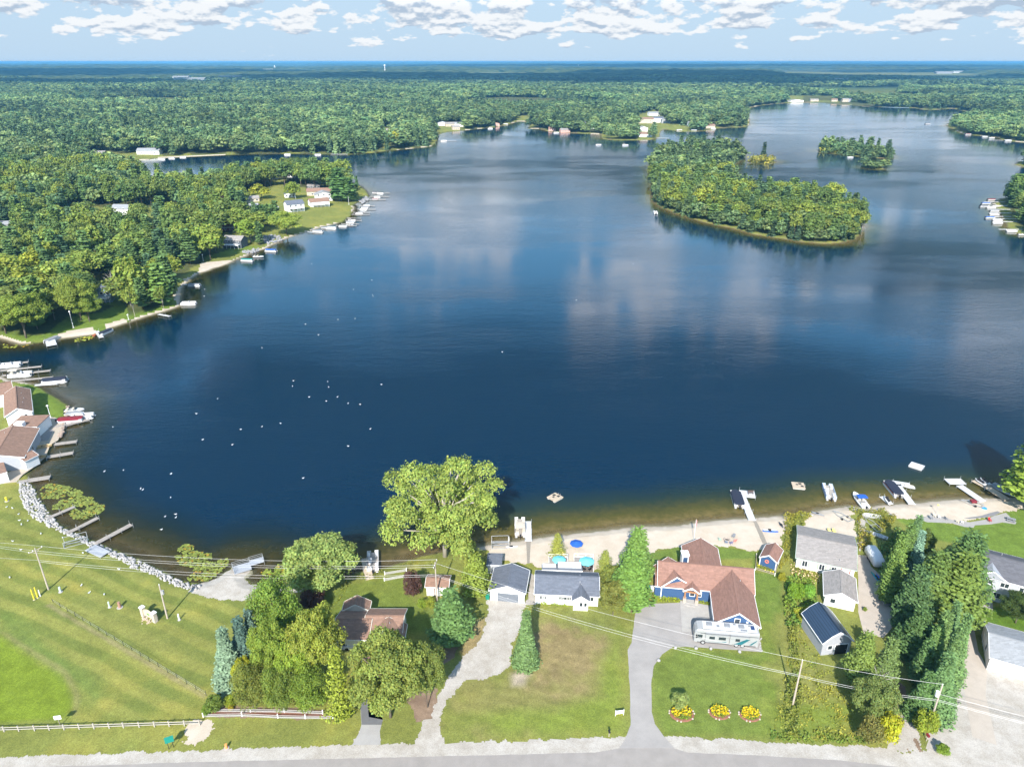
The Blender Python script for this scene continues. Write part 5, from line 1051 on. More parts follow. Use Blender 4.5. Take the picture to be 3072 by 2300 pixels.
# --- houses across the water: dimensions at their own base
def far_house(px, py, w_, d, ze, rise, rz, wall, roof, label, axis='x', cat='house', z=None, name='lake_house', group=None, wins=3, porch=False):
    p = at(px, py, 0 if z is None else z); sd = landsd(np.array([p.x]), np.array([p.y])); p.z = float(ground_z(np.array([p.x]), np.array([p.y]), sd)[0])
    R = empty(name, p, rad(rz), label, cat, group); t = .25; oh = .4; m = MB()
    pr = [(0, 0), (.5, rise), (1, 0)]
    W, D = w_, d; w = MB(); k_ = W if axis == 'y' else D
    if axis == 'y': pts = [(oh, -.6), (oh, ze), (W/2, ze+rise*(1-2*oh/W)), (W-oh, ze), (W-oh, -.6)]; w.v = [(a-W/2, oh-D/2, b) for a, b in pts]+[(a-W/2, D/2-oh, b) for a, b in pts]
    else: pts = [(oh, -.6), (oh, ze), (D/2, ze+rise*(1-2*oh/D)), (D-oh, ze), (D-oh, -.6)]; w.v = [(oh-W/2, a-D/2, b) for a, b in pts]+[(W/2-oh, a-D/2, b) for a, b in pts]
    w.f = [(0,1,2,3,4),(9,8,7,6,5)]+[(i, i+5, (i+1) % 5+5, (i+1) % 5) for i in range(5)]
    boxuv(w.obj('wall', wall, R)); r = MB(); q = [(a*k_-k_/2, ze+b) for a, b in pr]; ring = q+[(a, b+t) for a, b in q[::-1]]
    r.v = [(a, -D/2, b) for a, b in ring]+[(a, D/2, b) for a, b in ring] if axis == 'y' else [(-W/2, a, b) for a, b in ring]+[(W/2, a, b) for a, b in ring]
    r.f = [tuple(range(6)), tuple(range(6, 12))[::-1]]+[(i, i+6, (i+1) % 6+6, (i+1) % 6) for i in range(6)]; boxuv(r.obj('roof', roof, R))
    for st in range(1 if ze < 4 else 2):
        for i in range(wins):
            x = -W/2 + W*(i+.75)/(wins+.5); zz = .9+st*2.7
            o = MB().cbox((x, -D/2+oh-.03, zz+.6), (1.5, .08, 1.35)).obj('window', TRIM, R); MB().cbox((x, -D/2+oh-.06, zz+.6), (1.25, .06, 1.1)).obj('pane', GLASS, o)
    if porch:
        o = MB().cbox((0, -D/2-.9, ze*.5), (W*.8, 2.4, .2)).obj('balcony', TRIM, R)
        r_ = MB().bar((-W*.4, -D/2-2.05, ze*.5+1), (W*.4, -D/2-2.05, ze*.5+1), .1)
        for i in range(9): x = -W*.4+W*.8*i/8; r_.bar((x, -D/2-2.05, 0 if i % 2 == 0 else ze*.5), (x, -D/2-2.05, ze*.5+1), .1)
        r_.obj('railing', TRIM, o)
    return R
FH = far_house; g_ = 'houses of the peninsula'
FH(*pn(900,600), 13, 10, 5.2, 2.2, 32, WHITE, SLATE, 'white two storey house with grey roof on the peninsula lawn', group=g_, porch=True)
FH(*pn(1130,545), 15, 9, 3.6, 2.0, 28, WHITE, BRNSH, 'white house with tan brown roof and deck facing the water', group=g_, porch=True)
FH(*pn(1175,490), 14, 9, 4.4, 2.2, 20, WHITE, LGSH, 'white gabled house right behind the tan roofed white one', group=g_, axis='y')
FH(*pn(1150,445), 22, 9, 3.4, 2, 8, TANW, BRNSH, 'long brown roofed house behind the white peninsula houses', group=g_)
FH(*pn(855,465), 9, 8, 2.8, 1.8, 20, WHITE, SLATE, 'small white garage with grey gable in the peninsula yards', group=g_, axis='y', cat='garage', name='garage')
FH(*pn(505,510), 10, 7, 2.6, 1.5, 24, TANW, TAUPE, 'tan roofed garage near the yellow tree on the peninsula', group=g_, cat='garage', name='garage')
FH(*pn(512,590), 8, 6, 2.6, 1.5, 10, WHITE, LGSH, 'white shed beside the pine at the centre of the peninsula', group=g_, cat='shed', name='shed')
FH(*pn(700,620), 8, 6, 2.6, 1.6, 20, TANW, LGSH, 'small cream cottage behind the willow crown', group=g_)
FH(*pn(255,775), 14, 10, 4.6, 2.6, 15, mat('log_red', (.23, .06, .035), .7, var=.15, kind='siding'), CHAR, 'red brown log house left of the bright green tree', group=g_, porch=True)
FH(*pn(345,925), 12, 9, 4.4, 2.0, -8, DKGREYW, TAUPE, 'dark grey lakeside house with a white balcony', group=g_, porch=True)
FH(*pn(360,600), 15, 9, 3, 2, 15, LGREYW, SLATE, 'grey roofed house behind the purple maple', group=g_)
FH(*pn(95,510), 12, 9, 3, 2, 10, TANW, SLATE, 'grey roofed house at the wood edge left of the purple maple', group=g_)
FH(*pn(875,268), 8, 7, 5, 3.0, 10, WHITE, LGSH, 'steep white gabled house near the north shore of the peninsula', group=g_, axis='y')
FH(*pn(1120,315), 14, 9, 3.4, 2, 5, TANW, BRNSH, 'tan roofed house beside the tall tree on the north shore of the peninsula', group=g_)
FH(*pn(1085,385), 11, 7, 2.6, 1.2, 5, DKGREYW, TAUPE, 'dark open carport north of the long brown roof', group=g_, cat='carport', name='carport')
FH(*pn(715,288), 6, 4, 2.6, .8, 5, WHITE, LGSH, 'tiny white camper shed at the clearing behind the peninsula trees', group=g_, cat='shed', name='shed')
g_ = 'houses in the left wood'
FH(*lb(1530,185), 16, 11, 3.2, 2.4, 8, TANW, TAUPE, 'taupe hip roofed house left of the silvery spruce', group=g_)
FH(*lb(1005,665), 8, 7, 4.6, 2.4, 15, mat('teal_wall', (.18, .27, .33), .7, kind='siding'), LGSH, 'blue grey cottage with white porch stairs on the left bank lawn', group=g_, porch=True, axis='y')
FH(*lb(40,60), 18, 12, 3, 2, 15, LGREYW, CHAR, 'charcoal roofed house at the left edge above the yellow tree', group=g_)
FH(*lb(190,575), 9, 7, 3, 1.8, 20, TANW, TAUPE, 'brown roofed cottage above the wide spreading tree', group=g_)
FH(*lb(265,490), 13, 8, 3, 1.8, 12, DKGREYW, CHAR, 'dark roofed cabin in the gap of the left wood', group=g_)
FH(*lt(850,400), 14, 9, 3.2, 2, -20, mat('rust_wall', (.42, .19, .10), .7), BRNSH, 'rust brown house at the head of the narrow bay', group=g_)
FH(*lt(950,380), 14, 9, 3, 2, 10, DKGREYW, TAUPE, 'taupe roofed house beside the rust brown one', group=g_)
FH(*lt(1425,368), 26, 12, 3.6, 2.6, 5, WHITE, LGSH, 'large white house with pale roof on the narrow bay', group=g_)
FH(*lt(680,85), 26, 12, 4, 2.4, 5, WHITE, mat('terracotta_roof', (.36, .13, .10), .85), 'white house with terracotta roof deep in the left wood', group=g_)
FH(*lt(1570,960), 10, 8, 3, 2, 15, LGREYW, LGSH, 'grey roofed house hidden beside the yellow tree above the peninsula', group=g_)
FH(*lt(75,1085), 16, 9, 3, 1.6, 12, LGREYW, LGSH, 'pale roofed house at the left clearing beside the road', group=g_)
FH(*lt(60,505), 16, 9, 3, 1.6, 12, WHITE, LGSH, 'white roofed house far up the left edge', group=g_)
FH(*lt(1275,38), 22, 9, 3, 1.6, 5, WHITE, LGSH, 'white barn far back in the left wood', group=g_)
g_ = 'houses on the far shores'
for i, (q, w_, d, ze, wl, rf, lab) in enumerate([
 (fm(170,470), 14, 9, 5, WHITE, SLATE, 'white house on the middle point beside the yellow tree'), (fm(205,515), 18, 9, 3.4, mat('rust_wall', (0, 0, 0)), BRNSH, 'rust brown house on the middle point lawn'),
 (fm(15,480), 14, 9, 3.4, mat('rust_wall', (0, 0, 0)), TAUPE, 'reddish house left of the middle point lawn'), (fm(560,410), 20, 10, 4.5, WHITE, SLATE, 'white house first from left on the bay beyond the point'),
 (fm(640,415), 20, 10, 4, TANW, TAUPE, 'cream house between two white ones on the bay beyond the point'), (fm(725,415), 16, 10, 4, WHITE, LGSH, 'white house behind the grey spruce on the bay beyond the point'),
 (fm(1060,405), 16, 8, 3.4, mat('pink_wall', (.55, .33, .28), .7), BRNSH, 'pinkish boathouse at the mouth of the narrow inlet'), (fm(1880,440), 12, 10, 8, LGREYW, CHAR, 'tall grey house among the trees of the near far shore'),
 (fm(1720,465), 16, 9, 3, mat('pink_wall', (0, 0, 0)), TAUPE, 'pink cottage on the long red beach'), (fm(2090,385), 16, 10, 6, WHITE, LGSH, 'white house behind the trees right of the tall grey house'),
 (fm(1600,452), 12, 8, 3, mat('pink_wall', (0, 0, 0)), BRNSH, 'small reddish cottage at the left end of the red beach'),
 ((1934,412), 20, 11, 4, WHITE, BRNSH, 'white boathouse standing on the grassy spit'), ((1928,396), 14, 10, 5, WHITE, LGSH, 'white house just behind the boathouse on the spit'),
 ((1938,372), 26, 12, 7, TANW, BRNSH, 'large cream house with red balcony above the spit'), ((1972,370), 20, 12, 7, WHITE, SLATE, 'large white house with blue windows above the spit'), ((1996,372), 16, 11, 6, LGREYW, LGSH, 'grey white house right of the large white one'),
 ((1962,350), 26, 12, 5, WHITE, LGSH, 'pale long house uphill behind the large lake houses'), ((1912,330), 34, 14, 4, WHITE, LGSH, 'long white building at the top of the far clearing'), ((1985,340), 18, 12, 5, TANW, TAUPE, 'tan house at the top of the far slope'),
 ((2078,383), 18, 12, 6, WHITE, LGSH, 'white gabled house beside the dark purple maple'), ((2128,386), 16, 10, 4, TANW, BRNSH, 'brown cottage on the shaded shore behind the island'),
 (rt(45,180), 40, 16, 4, WHITE, LGSH, 'long white boat store on the farthest shore'), (rt(220,178), 22, 12, 4, TANW, TAUPE, 'tan house right of the long boat store'), (rt(512,185), 18, 12, 7, TANW, TAUPE, 'first tall cottage right of the yellow far trees'),
 (rt(565,185), 18, 12, 7, LGREYW, SLATE, 'grey tall cottage next to the first one on the farthest shore'), (rt(757,190), 22, 12, 7, WHITE, SLATE, 'white cottage above the seawall on the farthest shore'), (rt(410,180), 16, 10, 5, TANW, BRNSH, 'small brown cottage under the yellow far trees'),
 (rt(1795,478), 9, 8, 3, DKGREYW, TAUPE, 'small dark cabin on the right peninsula shore'), (rt(1690,190), 20, 12, 5, WHITE, LGSH, 'white house on the bluff beyond the right peninsula'), (rt(140,120), 30, 14, 4, WHITE, LGSH, 'white house in the woods above the boat store')]):
    FH(*q, w_, d, ze, 2.4, (i*37) % 30-12, wl, rf, lab, group=g_, axis='y' if i % 3 == 0 else 'x', wins=3)
# houses in the gaps of the woods
rngh = np.random.default_rng(77); hx = rngh.uniform(-1500, 1700, 9000); hy = rngh.uniform(480, 2300, 9000); hs_ = landsd(hx, hy); hp = proj(hx, hy, 6); ok_ = (hs_ > 14) & (fbm(hx, hy, 1/48., 3, 140) > .70) & (hp[0] > 10) & (hp[0] < 3060) & ~((hx > -50) & (hx < 420) & (hy < 1000)); got = []
for i in np.where(ok_)[0]:
    if all(math.hypot(hx[i]-a, hy[i]-b) > (70 if hy[i] < 1000 else 130) for a, b in got): got.append((hx[i], hy[i]))
got = sorted(got, key=lambda q: math.hypot(*q))[:34]; got = [q for k in range(0, len(got), 12) for q in sorted(got[k:k+12])]
wl_ = [(WHITE, LGSH, 'white', 'pale grey'), (TANW, TAUPE, 'tan', 'taupe'), (LGREYW, SLATE, 'grey', 'slate'), (WHITE, BRNSH, 'white', 'brown')]
for i, (a, b) in enumerate(got):
    wl, rf, c1_, c2_ = wl_[(i*7) % 4]; FH(*proj(a, b, 0), 13+(i*5) % 7, 9, 3.4+(i % 3)*.9, 2.2, (i*41) % 50-20, wl, rf, f"{c1_} house with {c2_} roof, {ordn(i % 12)} from left in the {ordn(i//12)} belt of woods", group='houses in clearings of the woods', z=0, name='woodland_house')
# --- the far town
for i, (px, py, w_, h, lab) in enumerate([(805,211,120,14,'long white factory on the left of the far town'), (570,238,150,10,'low white sheds at the edge of the far woods'), (545,232,90,9,'grey works beside the low white sheds'), (1110,221,150,12,'white works below the tall mast'),
    (1560,202,170,14,'white plant at the centre of the horizon'), (1735,203,150,13,'white terminal right of the centre of the horizon'), (2520,240,110,10,'white store by the pale green field'), (2830,218,130,11,'row of pale buildings at the far right'), (2880,216,120,10,'second row of pale buildings at the far right'), (690,231,120,9,'grey mill among the far left trees')]):
    p = at(px, py, 20); R = empty('works', (p.x, p.y, 2), rad((i*53) % 20-10), lab, 'building', 'buildings of the far town')
    MB().box(-w_/2, w_/2, -20, 20, 0, h+10).obj('wall', WHITE if i % 2 == 0 else GREYW, R); MB().add([(-w_/2-2,-22,h+10),(w_/2+2,-22,h+10),(w_/2+2,22,h+10),(-w_/2-2,22,h+10),(-w_/2-2,0,h+16),(w_/2+2,0,h+16)], [(0,1,5,4),(2,3,4,5),(0,4,3),(1,2,5),(0,3,2,1)]).obj('roof', LGSH, R)
for px, py, h, lab in ((1155,216,62,'tall white water tower standing over the far town'), (825,208,44,'white silo tower beside the long factory'), (1735,203,46,'white silo on the horizon right of centre')):
    p = at(px, py, 20); R = empty('water_tower', (p.x, p.y, 5), 0, lab, 'tower'); MB().cyl((0, 0, 0), 4 if h > 60 else 7, h, 12, 3 if h > 60 else 7).obj('shaft', TRIM, R); MB().lathe((0, 0, h-4), [(3, 0), (8, 4), (9, 8), (7, 12), (2, 14)], 14).obj('tank', TRIM, R)
# ================================================================ ROADS AND PAVING
def sheet(name, pts, z, m, rag=0.0, sub=1.0, world=False, parent=None):
    Q = pts if world else [tuple(at(*q)[:2]) for q in pts]; O_ = []
    for i in range(len(Q)):
        a = np.array(Q[i]); b = np.array(Q[(i+1) % len(Q)]); n = max(1, int(np.linalg.norm(b-a)/sub)) if rag else 1
        for k in range(n):
            p = a+(b-a)*k/n; O_.append((p[0]+(random.uniform(-rag, rag) if k else 0), p[1]+(random.uniform(-rag, rag) if k else 0)))
    bm = bmesh.new(); vs = [bm.verts.new((x, y, LZ+z)) for x, y in O_]; f = bm.faces.new(vs)
    if f.normal.z < 0: f.normal_flip()
    bmesh.ops.triangulate(bm, faces=[f]); bmesh.ops.recalc_face_normals(bm, faces=bm.faces)
    for f in bm.faces:
        if f.normal.z < 0: f.normal_flip()
    me = bpy.data.meshes.new(name); bm.to_mesh(me); bm.free(); me.materials.append(m); o = bpy.data.objects.new(name, me); COL.objects.link(o); tag(o, kind='structure'); return o
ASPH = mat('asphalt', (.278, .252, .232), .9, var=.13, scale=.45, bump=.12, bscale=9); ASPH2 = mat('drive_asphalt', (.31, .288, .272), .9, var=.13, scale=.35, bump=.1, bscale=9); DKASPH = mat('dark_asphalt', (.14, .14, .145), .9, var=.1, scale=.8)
CONC2 = mat('brown_concrete', (.42, .365, .31), .9, var=.10, scale=.6, bump=.08, bscale=8); PAVER = mat('pavers', (.33, .31, .30), .9, var=.15, scale=2, kind='brickish')
top = [at(*q) for q in [(-500,2312),(0,2303),(171,2298),(600,2284),(1000,2275),(1300,2268),(1785,2256),(1857,2243),(2021,2243),(2063,2256),(2300,2266),(2500,2278),(2562,2284),(2720,2302),(3072,2345),(3600,2420)]]
road = [(p.x, p.y) for p in top] + [(110, 52), (60, 58), (0, 60), (-60, 60), (-110, 56)]
sheet('road', road, .010, ASPH, rag=.05, sub=1.2, world=True)
sheet('driveway', P(c7, [(340,60),(540,30),(765,20),(768,10),(1045,48),(1080,215),(1500,275),(1540,490),(1300,470),(1000,450),(700,435),(590,510),(510,620),(485,800),(490,1060),(520,1170),(600,1280),(705,1398),(180,1398),(240,1310),(290,1180),(285,900),(262,470),(300,400)]), .014, ASPH2, rag=.06, sub=1)
sheet('driveway', P(c7, [(760,0),(1048,50),(1062,182),(870,175),(862,300),(778,293)]), .020, CONC)
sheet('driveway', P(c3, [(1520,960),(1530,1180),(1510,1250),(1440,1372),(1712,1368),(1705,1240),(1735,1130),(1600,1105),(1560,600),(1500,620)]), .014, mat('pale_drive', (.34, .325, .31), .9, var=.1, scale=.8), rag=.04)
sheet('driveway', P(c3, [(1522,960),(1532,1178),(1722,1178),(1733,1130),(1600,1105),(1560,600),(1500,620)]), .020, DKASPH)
sheet('driveway', P(r1, [(632,960),(722,965),(760,1070),(870,1170),(960,1400),(960,1650),(880,1745),(690,1700),(640,1500),(640,1200)]), .014, CONC2, rag=.05)
sheet('driveway', P(r2, [(1510,240),(1650,270),(1700,245),(1745,300),(1780,480),(1865,640),(1848,900),(1955,1370),(1722,1292),(1635,780),(1520,580),(1525,400)]), .016, CONC2)
sheet('garden_path', P(r1, [(1688,1430),(1745,1450),(1740,1560),(1745,1720),(1700,1720),(1700,1560)]), .014, mat('brick_path', (.33, .21, .16), .9, var=.15, kind='brickish'))
sheet('patio', P(r1, [(1180,600),(1250,600),(1310,590),(1450,600),(1560,640),(1700,650),(1850,625),(1930,590),(2040,560),(2080,600),(2140,650),(2130,670),(2010,652),(1900,670),(1745,680),(1735,702),(1650,695),(1550,668),(1540,660),(1290,650)]), .016, mat('pale_flags', (.40, .38, .36), .9, var=.14, scale=2, kind='brickish'))
sheet('patio', P(r1, [(1640,612),(1800,590),(1900,560),(1960,545),(1990,560),(1930,590),(1850,605),(1700,618)]), .024, mat('grey_flags', (.20, .195, .20), .9, var=.1))
sheet('patio', P(rs, [(395,940),(500,935),(600,925),(690,960),(700,1010),(690,1060),(640,1180),(555,1230),(500,1370),(380,1470),(250,1560),(180,1640),(0,1660),(-60,1600),(120,1520),(270,1400),(330,1300),(440,1060),(408,1036)]), .016, mat('sandy_paving', (.40, .34, .27), .9, var=.12, scale=1.5))
sheet('patio', P(rs, [(408,1036),(500,1050),(590,1060),(535,1180),(440,1190),(425,1130)]), .022, PAVER)
sheet('path', P(c5, [(1205,1040),(1228,1040),(1240,830),(1196,830)]), .014, mat('board_walk', (.42, .37, .31), .9, var=.15, kind='plank'))
sheet('path', P(c8, [(1450,640),(1478,635),(1545,760),(1590,860),(1540,850)]), .014, mat('board_walk', (.42, .37, .31)), rag=.08)
sheet('flower_border', P(c3, [(60,1100),(110,1055),(620,1060),(1165,1075),(1250,1110),(900,1105),(400,1092)]), .014, mat('red_mulch', (.22, .10, .065), .95, var=.3, scale=4))
# ================================================================ ROCKS, LILIES, LEAFY MASSES
def rocks(name, pts, size, m, label, cat, kind='stuff'):
    Vs = []; Fs = []; k = 0
    ico = bmesh.new(); bmesh.ops.create_icosphere(ico, subdivisions=1, radius=1); iv = np.array([v.co[:] for v in ico.verts]); if_ = np.array([[v.index for v in f.verts] for f in ico.faces]); ico.free()
    rng = np.random.default_rng(len(pts)); n = len(pts)
    s = size*rng.uniform(.5, 1.35, n); sc = rng.uniform(.65, 1.3, (n, 1, 3)); Vv = iv[None]*sc*s[:, None, None]*rng.uniform(.78, 1.15, (n, len(iv), 1)); Vv += pts[:, None, :]
    Ff = if_[None]+(np.arange(n)*len(iv))[:, None, None]
    me = bpy.data.meshes.new(name); me.from_pydata([], [], []); V_ = Vv.reshape(-1, 3); F_ = Ff.reshape(-1, 3)
    me.vertices.add(len(V_)); me.vertices.foreach_set('co', V_.astype(np.float32).ravel()); me.loops.add(F_.size); me.loops.foreach_set('vertex_index', F_.astype(np.int32).ravel()); me.polygons.add(len(F_)); me.polygons.foreach_set('loop_start', np.arange(0, F_.size, 3, dtype=np.int32)); me.update(calc_edges=True)
    me.materials.append(m); o = bpy.data.objects.new(name, me); COL.objects.link(o); return tag(o, label, cat, None, kind)
def scatter(polys, dens, seed=0, z=0, proj_z=LZ):
    rng = np.random.default_rng(seed); out_ = []
    for p in polys:
        g = gpoly(p, proj_z); x0, y0 = g.min(0); x1, y1 = g.max(0); n = int((x1-x0)*(y1-y0)*dens); x = rng.uniform(x0, x1, n); y = rng.uniform(y0, y1, n); k = inside(g, x, y); out_.append(np.stack([x[k], y[k], np.full(k.sum(), z)], -1))
    return np.concatenate(out_)
ROCKM = mat('pale_rock', (.36, .345, .335), .9, var=.4, scale=.9, bump=.3)
rp = LAKE_PX[14:31]; rip = [q for q in rp] + RIP_EDGE_PX[::-1]
pr = scatter([rip], 6.5, 4, .35); sdr = landsd(pr[:, 0], pr[:, 1]); pr[:, 2] = np.clip(sdr*.25, -.1, .5)+.08; rocks('riprap', pr, .29, ROCKM, 'bank of pale broken rock along the left shore', 'rocks')
pr = scatter([P(r2, [(1480,640),(1530,620),(1535,900),(1520,1010),(1420,1080),(1340,1110),(1330,1085),(1420,1040),(1480,960)])], 2.5, 5, LZ+.08); rocks('rock_edging', pr, .33, ROCKM, 'white rocks edging the evergreen belt', 'rocks')
pr = scatter([P(rs, [(735,790),(760,800),(750,900),(720,960),(712,1040),(680,1150),(650,1180),(640,1150),(680,1040),(690,960),(720,900)])], 3.0, 6, LZ-.1); rocks('seawall_rocks', pr, .4, mat('brown_rock', (.30, .23, .19), .9, var=.4, scale=1.5), 'brown boulders at the foot of the lodge lawn', 'rocks')
pr = scatter([P(pn, [(530,850),(600,800),(760,820),(780,860),(640,890)]), P(pn, [(1490,480),(1580,440),(1600,470),(1540,510)]), P(pn, [(400,960),(560,930),(560,960),(420,985)])], .5, 7, LZ); rocks('shore_rocks', pr, .8, mat('grey_rock', (.25, .25, .26), .9, var=.4, scale=1.5), 'grey boulders on the peninsula shore', 'rocks')
pr = scatter([P(c7, [(1500,280),(1530,290),(1545,490),(1500,480)])], 5, 8, LZ+.03); rocks('gravel_strip', pr, .14, ROCKM, 'strip of pale stones beside the garage wing', 'gravel')
LILY = leaf_mat('lily_leaf', (.20, .235, .05), (.20, .235, .05), .05)
def pads(polys, dens, seed, label, tint=(1, 1, 1), sz=.55):
    p = scatter(polys, dens, seed, .03, 0); rng = np.random.default_rng(seed); n = len(p); nz = fbm(p[:, 0], p[:, 1], .35, 3, seed); k = nz > .36; p = p[k]; n = len(p)
    Nn = np.zeros((n, 3)); Nn[:, 2] = 1; Nn += rng.normal(size=(n, 3))*.16; tn_ = rng.uniform(.7, 1.3, (n, 1))*np.array([tint])*np.where(rng.uniform(size=(n, 1)) < .08, np.array([[1.6, .9, .5]]), 1); p[:, 2] += rng.uniform(0, .12, n)
    me = leafobj('lily_pads', [quadsmesh(p, Nn, sz*rng.uniform(.6, 1.3, n), 1, tn_, rng=rng)], LILY); o = bpy.data.objects.new('lily_pads', me); COL.objects.link(o); tag(o, label, 'water lilies', None, 'stuff')
pads([P(c1, [(385,205),(450,160),(560,170),(700,200),(780,240),(800,280),(880,290),(900,340),(1000,370),(990,420),(900,460),(800,500),(700,490),(640,430),(490,410),(500,370),(600,310),(700,290),(640,275),(560,300),(400,305)])], 9, 21, 'yellow green lily pads off the rock bank beside the docks')
pads([P(c1, [(1650,830),(1700,770),(1760,730),(1840,750),(1850,800),(2000,820),(2010,880),(2170,870),(2160,930),(2050,1040),(1960,1085),(1780,1080),(1790,960),(1700,930)])], 9, 22, 'lily pads crowding the corner of the bay by the gravel ramp', (.95, .95, .9))
pads([P(c4, [(570,1120),(640,1090),(690,1130),(740,1040),(860,1050),(870,1160),(760,1170),(690,1150),(620,1170)])], 9, 23, 'small lily pad patch between the boat ramp and the round maple', (1.1, 1.1, .8))
pads([P(lb, [(700,1020),(760,980),(890,975),(880,1000),(740,1030)]), P(lb, [(0,1030),(60,1060),(220,1060),(350,1040),(200,1085),(30,1090)])], 1.2, 24, 'yellow lily pads under the left bank', (1.3, 1.2, .8), 1.0)
MASSM = leaf_mat('wild_leaf', (.19, .225, .05), (.19, .225, .05), .25)
def leafmass(name, polys, dens, h, label, cat, tint, seed, sz=.22, spots=None, thr=.0):
    p = scatter(polys, dens, seed, LZ); rng = np.random.default_rng(seed)
    nz = fbm(p[:, 0], p[:, 1], .8, 3, seed); k = nz > thr; p = p[k]; nz = nz[k]; n = len(p); hh = h*np.clip((nz-thr)/(1-thr)*1.7+.15, .1, 1.3); p[:, 2] += rng.uniform(0, 1, n)**.6*hh
    Nn = rng.normal(size=(n, 3))*.7+np.array([0, -.2, .8]); tn_ = rng.uniform(.6, 1.3, (n, 1))*np.array([tint])*(1+(fbm(p[:, 0], p[:, 1], .4, 2, seed+3)-.5)[:, None]*np.array([[1.0, .5, .2]]))
    if spots is not None: c_, f_ = spots; q = rng.uniform(size=n) < f_; tn_[q] = np.array(c_)*rng.uniform(.8, 1.2, (q.sum(), 1)); p[q, 2] += .08
    me = leafobj(name, [quadsmesh(p, Nn, sz*rng.uniform(.6, 1.4, n), 1.2, np.clip(tn_, .02, 8), rng=rng)], MASSM); o = bpy.data.objects.new(name, me); COL.objects.link(o); return tag(o, label, cat, None, 'stuff')
leafmass('hedgerow', [P(c7, [(1755,20),(1830,20),(1870,250),(1890,560),(1920,900),(1860,1320),(1760,1320),(1745,1000),(1790,700),(1780,300)])], 34, 1.3, 'tangled vine hedgerow along the blue house lawn', 'hedge', (1.0, 1.0, .8), 31, thr=.3)
leafmass('tall_grass', [P(c8, [(1735,590),(1800,570),(1990,580),(2010,610),(1940,640),(1930,740),(1830,750),(1790,1000),(1700,1120),(1700,1000),(1760,800)])], 34, 1.3, 'yellow reeds between the two beaches', 'reeds', (1.5, 1.2, .75), 32, thr=.3)
leafmass('tall_grass', [P(r1, [(545,540),(740,545),(880,540),(1000,610),(960,700),(860,760),(800,640),(700,560),(640,700),(640,900),(730,940),(780,780),(700,700),(620,680),(600,560)])], 30, 1.2, 'olive brush around the stored boats', 'brush', (1.3, 1.05, .7), 33, thr=.34)
leafmass('garden_plants', [P(r1, [(0,1040),(50,1070),(280,1130),(270,1230),(150,1250),(0,1140)])], 30, .9, 'pink and green flower border under the shuttered windows', 'flowers', (1.2, 1.1, .9), 34, spots=((4.2, 2.6, 7.5), .22), thr=.3)
leafmass('garden_plants', [P(c8, [(1750,1180),(1900,1160),(2010,1190),(2060,1400),(2110,1500),(2050,1650),(1760,1650),(1740,1400)])], 30, 1.5, 'lush vegetable garden west of the white house', 'garden', (.95, 1.25, .8), 35, thr=.36, sz=.28)
leafmass('meadow_grass', [P(r2, [(-20,120),(230,110),(250,500),(330,620),(560,900),(600,1330),(-180,1330),(-130,1000),(-20,500)])], 13, .4, 'rough meadow grass between the hedgerow and the dark barn', 'grass', (1.5, 1.3, .95), 36, sz=.24, thr=.45)
leafmass('roadside_weeds', [P(r2, [(-190,1250),(300,1270),(600,1290),(760,1330),(760,1372),(500,1370),(0,1345),(-190,1330)])], 28, .7, 'weedy ditch along the road shoulder', 'weeds', (.8, 1.0, .7), 37, thr=.25)
leafmass('foundation_plants', [P(c5, [(1330,1405),(1630,1415),(1640,1450),(1500,1455),(1340,1440)])], 40, .8, 'clipped bushes and flowers along the white ranch house', 'bushes', (1.2, 1.3, .6), 38, thr=.38)
leafmass('foundation_plants', [P(c8, [(505,1345),(560,1350),(760,1370),(755,1410),(520,1405)]), P(c8, [(925,1370),(1040,1385),(1045,1440),(930,1405)]), P(c8, [(510,1090),(560,1090),(560,1150),(510,1150)])], 40, .6, 'green plants under the walls of the blue house', 'plants', (1.3, 1.4, .5), 39, thr=.3)
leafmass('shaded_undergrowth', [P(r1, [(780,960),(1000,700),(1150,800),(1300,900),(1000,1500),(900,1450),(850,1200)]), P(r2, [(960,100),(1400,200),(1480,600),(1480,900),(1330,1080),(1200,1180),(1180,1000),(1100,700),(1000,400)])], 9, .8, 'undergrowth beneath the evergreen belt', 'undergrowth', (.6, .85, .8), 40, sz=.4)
leafmass('planter_plants', [P(c8, [(1485,1050),(1650,1105),(1645,1145),(1485,1098)])], 45, .5, 'low flowers in the strip below the blue shed', 'flowers', (1.2, 1.2, .7), 41, spots=((5, 3.2, .6), .12), thr=.3)
leafmass('shore_weeds', [P(c4, [(1100,1725),(1400,1180),(1650,1130),(1850,1075),(2050,1010),(2212,1020),(2212,1060),(1950,1110),(1700,1170),(1430,1230)])], 8, .6, 'weeds on the bank beneath the cottonwood', 'weeds', (1.2, 1.0, .8), 42, thr=.45)
leafmass('island_scrub', [ISLANDS_PX['rock']], .4, 5, 'yellow scrub on the low rocky islet', 'scrub', (1.4, 1.1, .8), 43, sz=2.0)
leafmass('island_scrub', [[(2450,452),(2480,458),(2524,461),(2606,470),(2600,466),(2530,456),(2480,452)], [(2590,502),(2610,505),(2646,507),(2648,502),(2612,498)]], .3, 4, 'low scrub along the shore of the small far islands', 'scrub', (1.5, 1.3, .7), 44, sz=2.0)
leafmass('lot_weeds', [P(r1, [(640,640),(700,720),(760,850),(700,930),(640,900)])], 14, .6, 'stony weeds beside the stored boats', 'weeds', (1.6, 1.1, .9), 45, thr=.3)
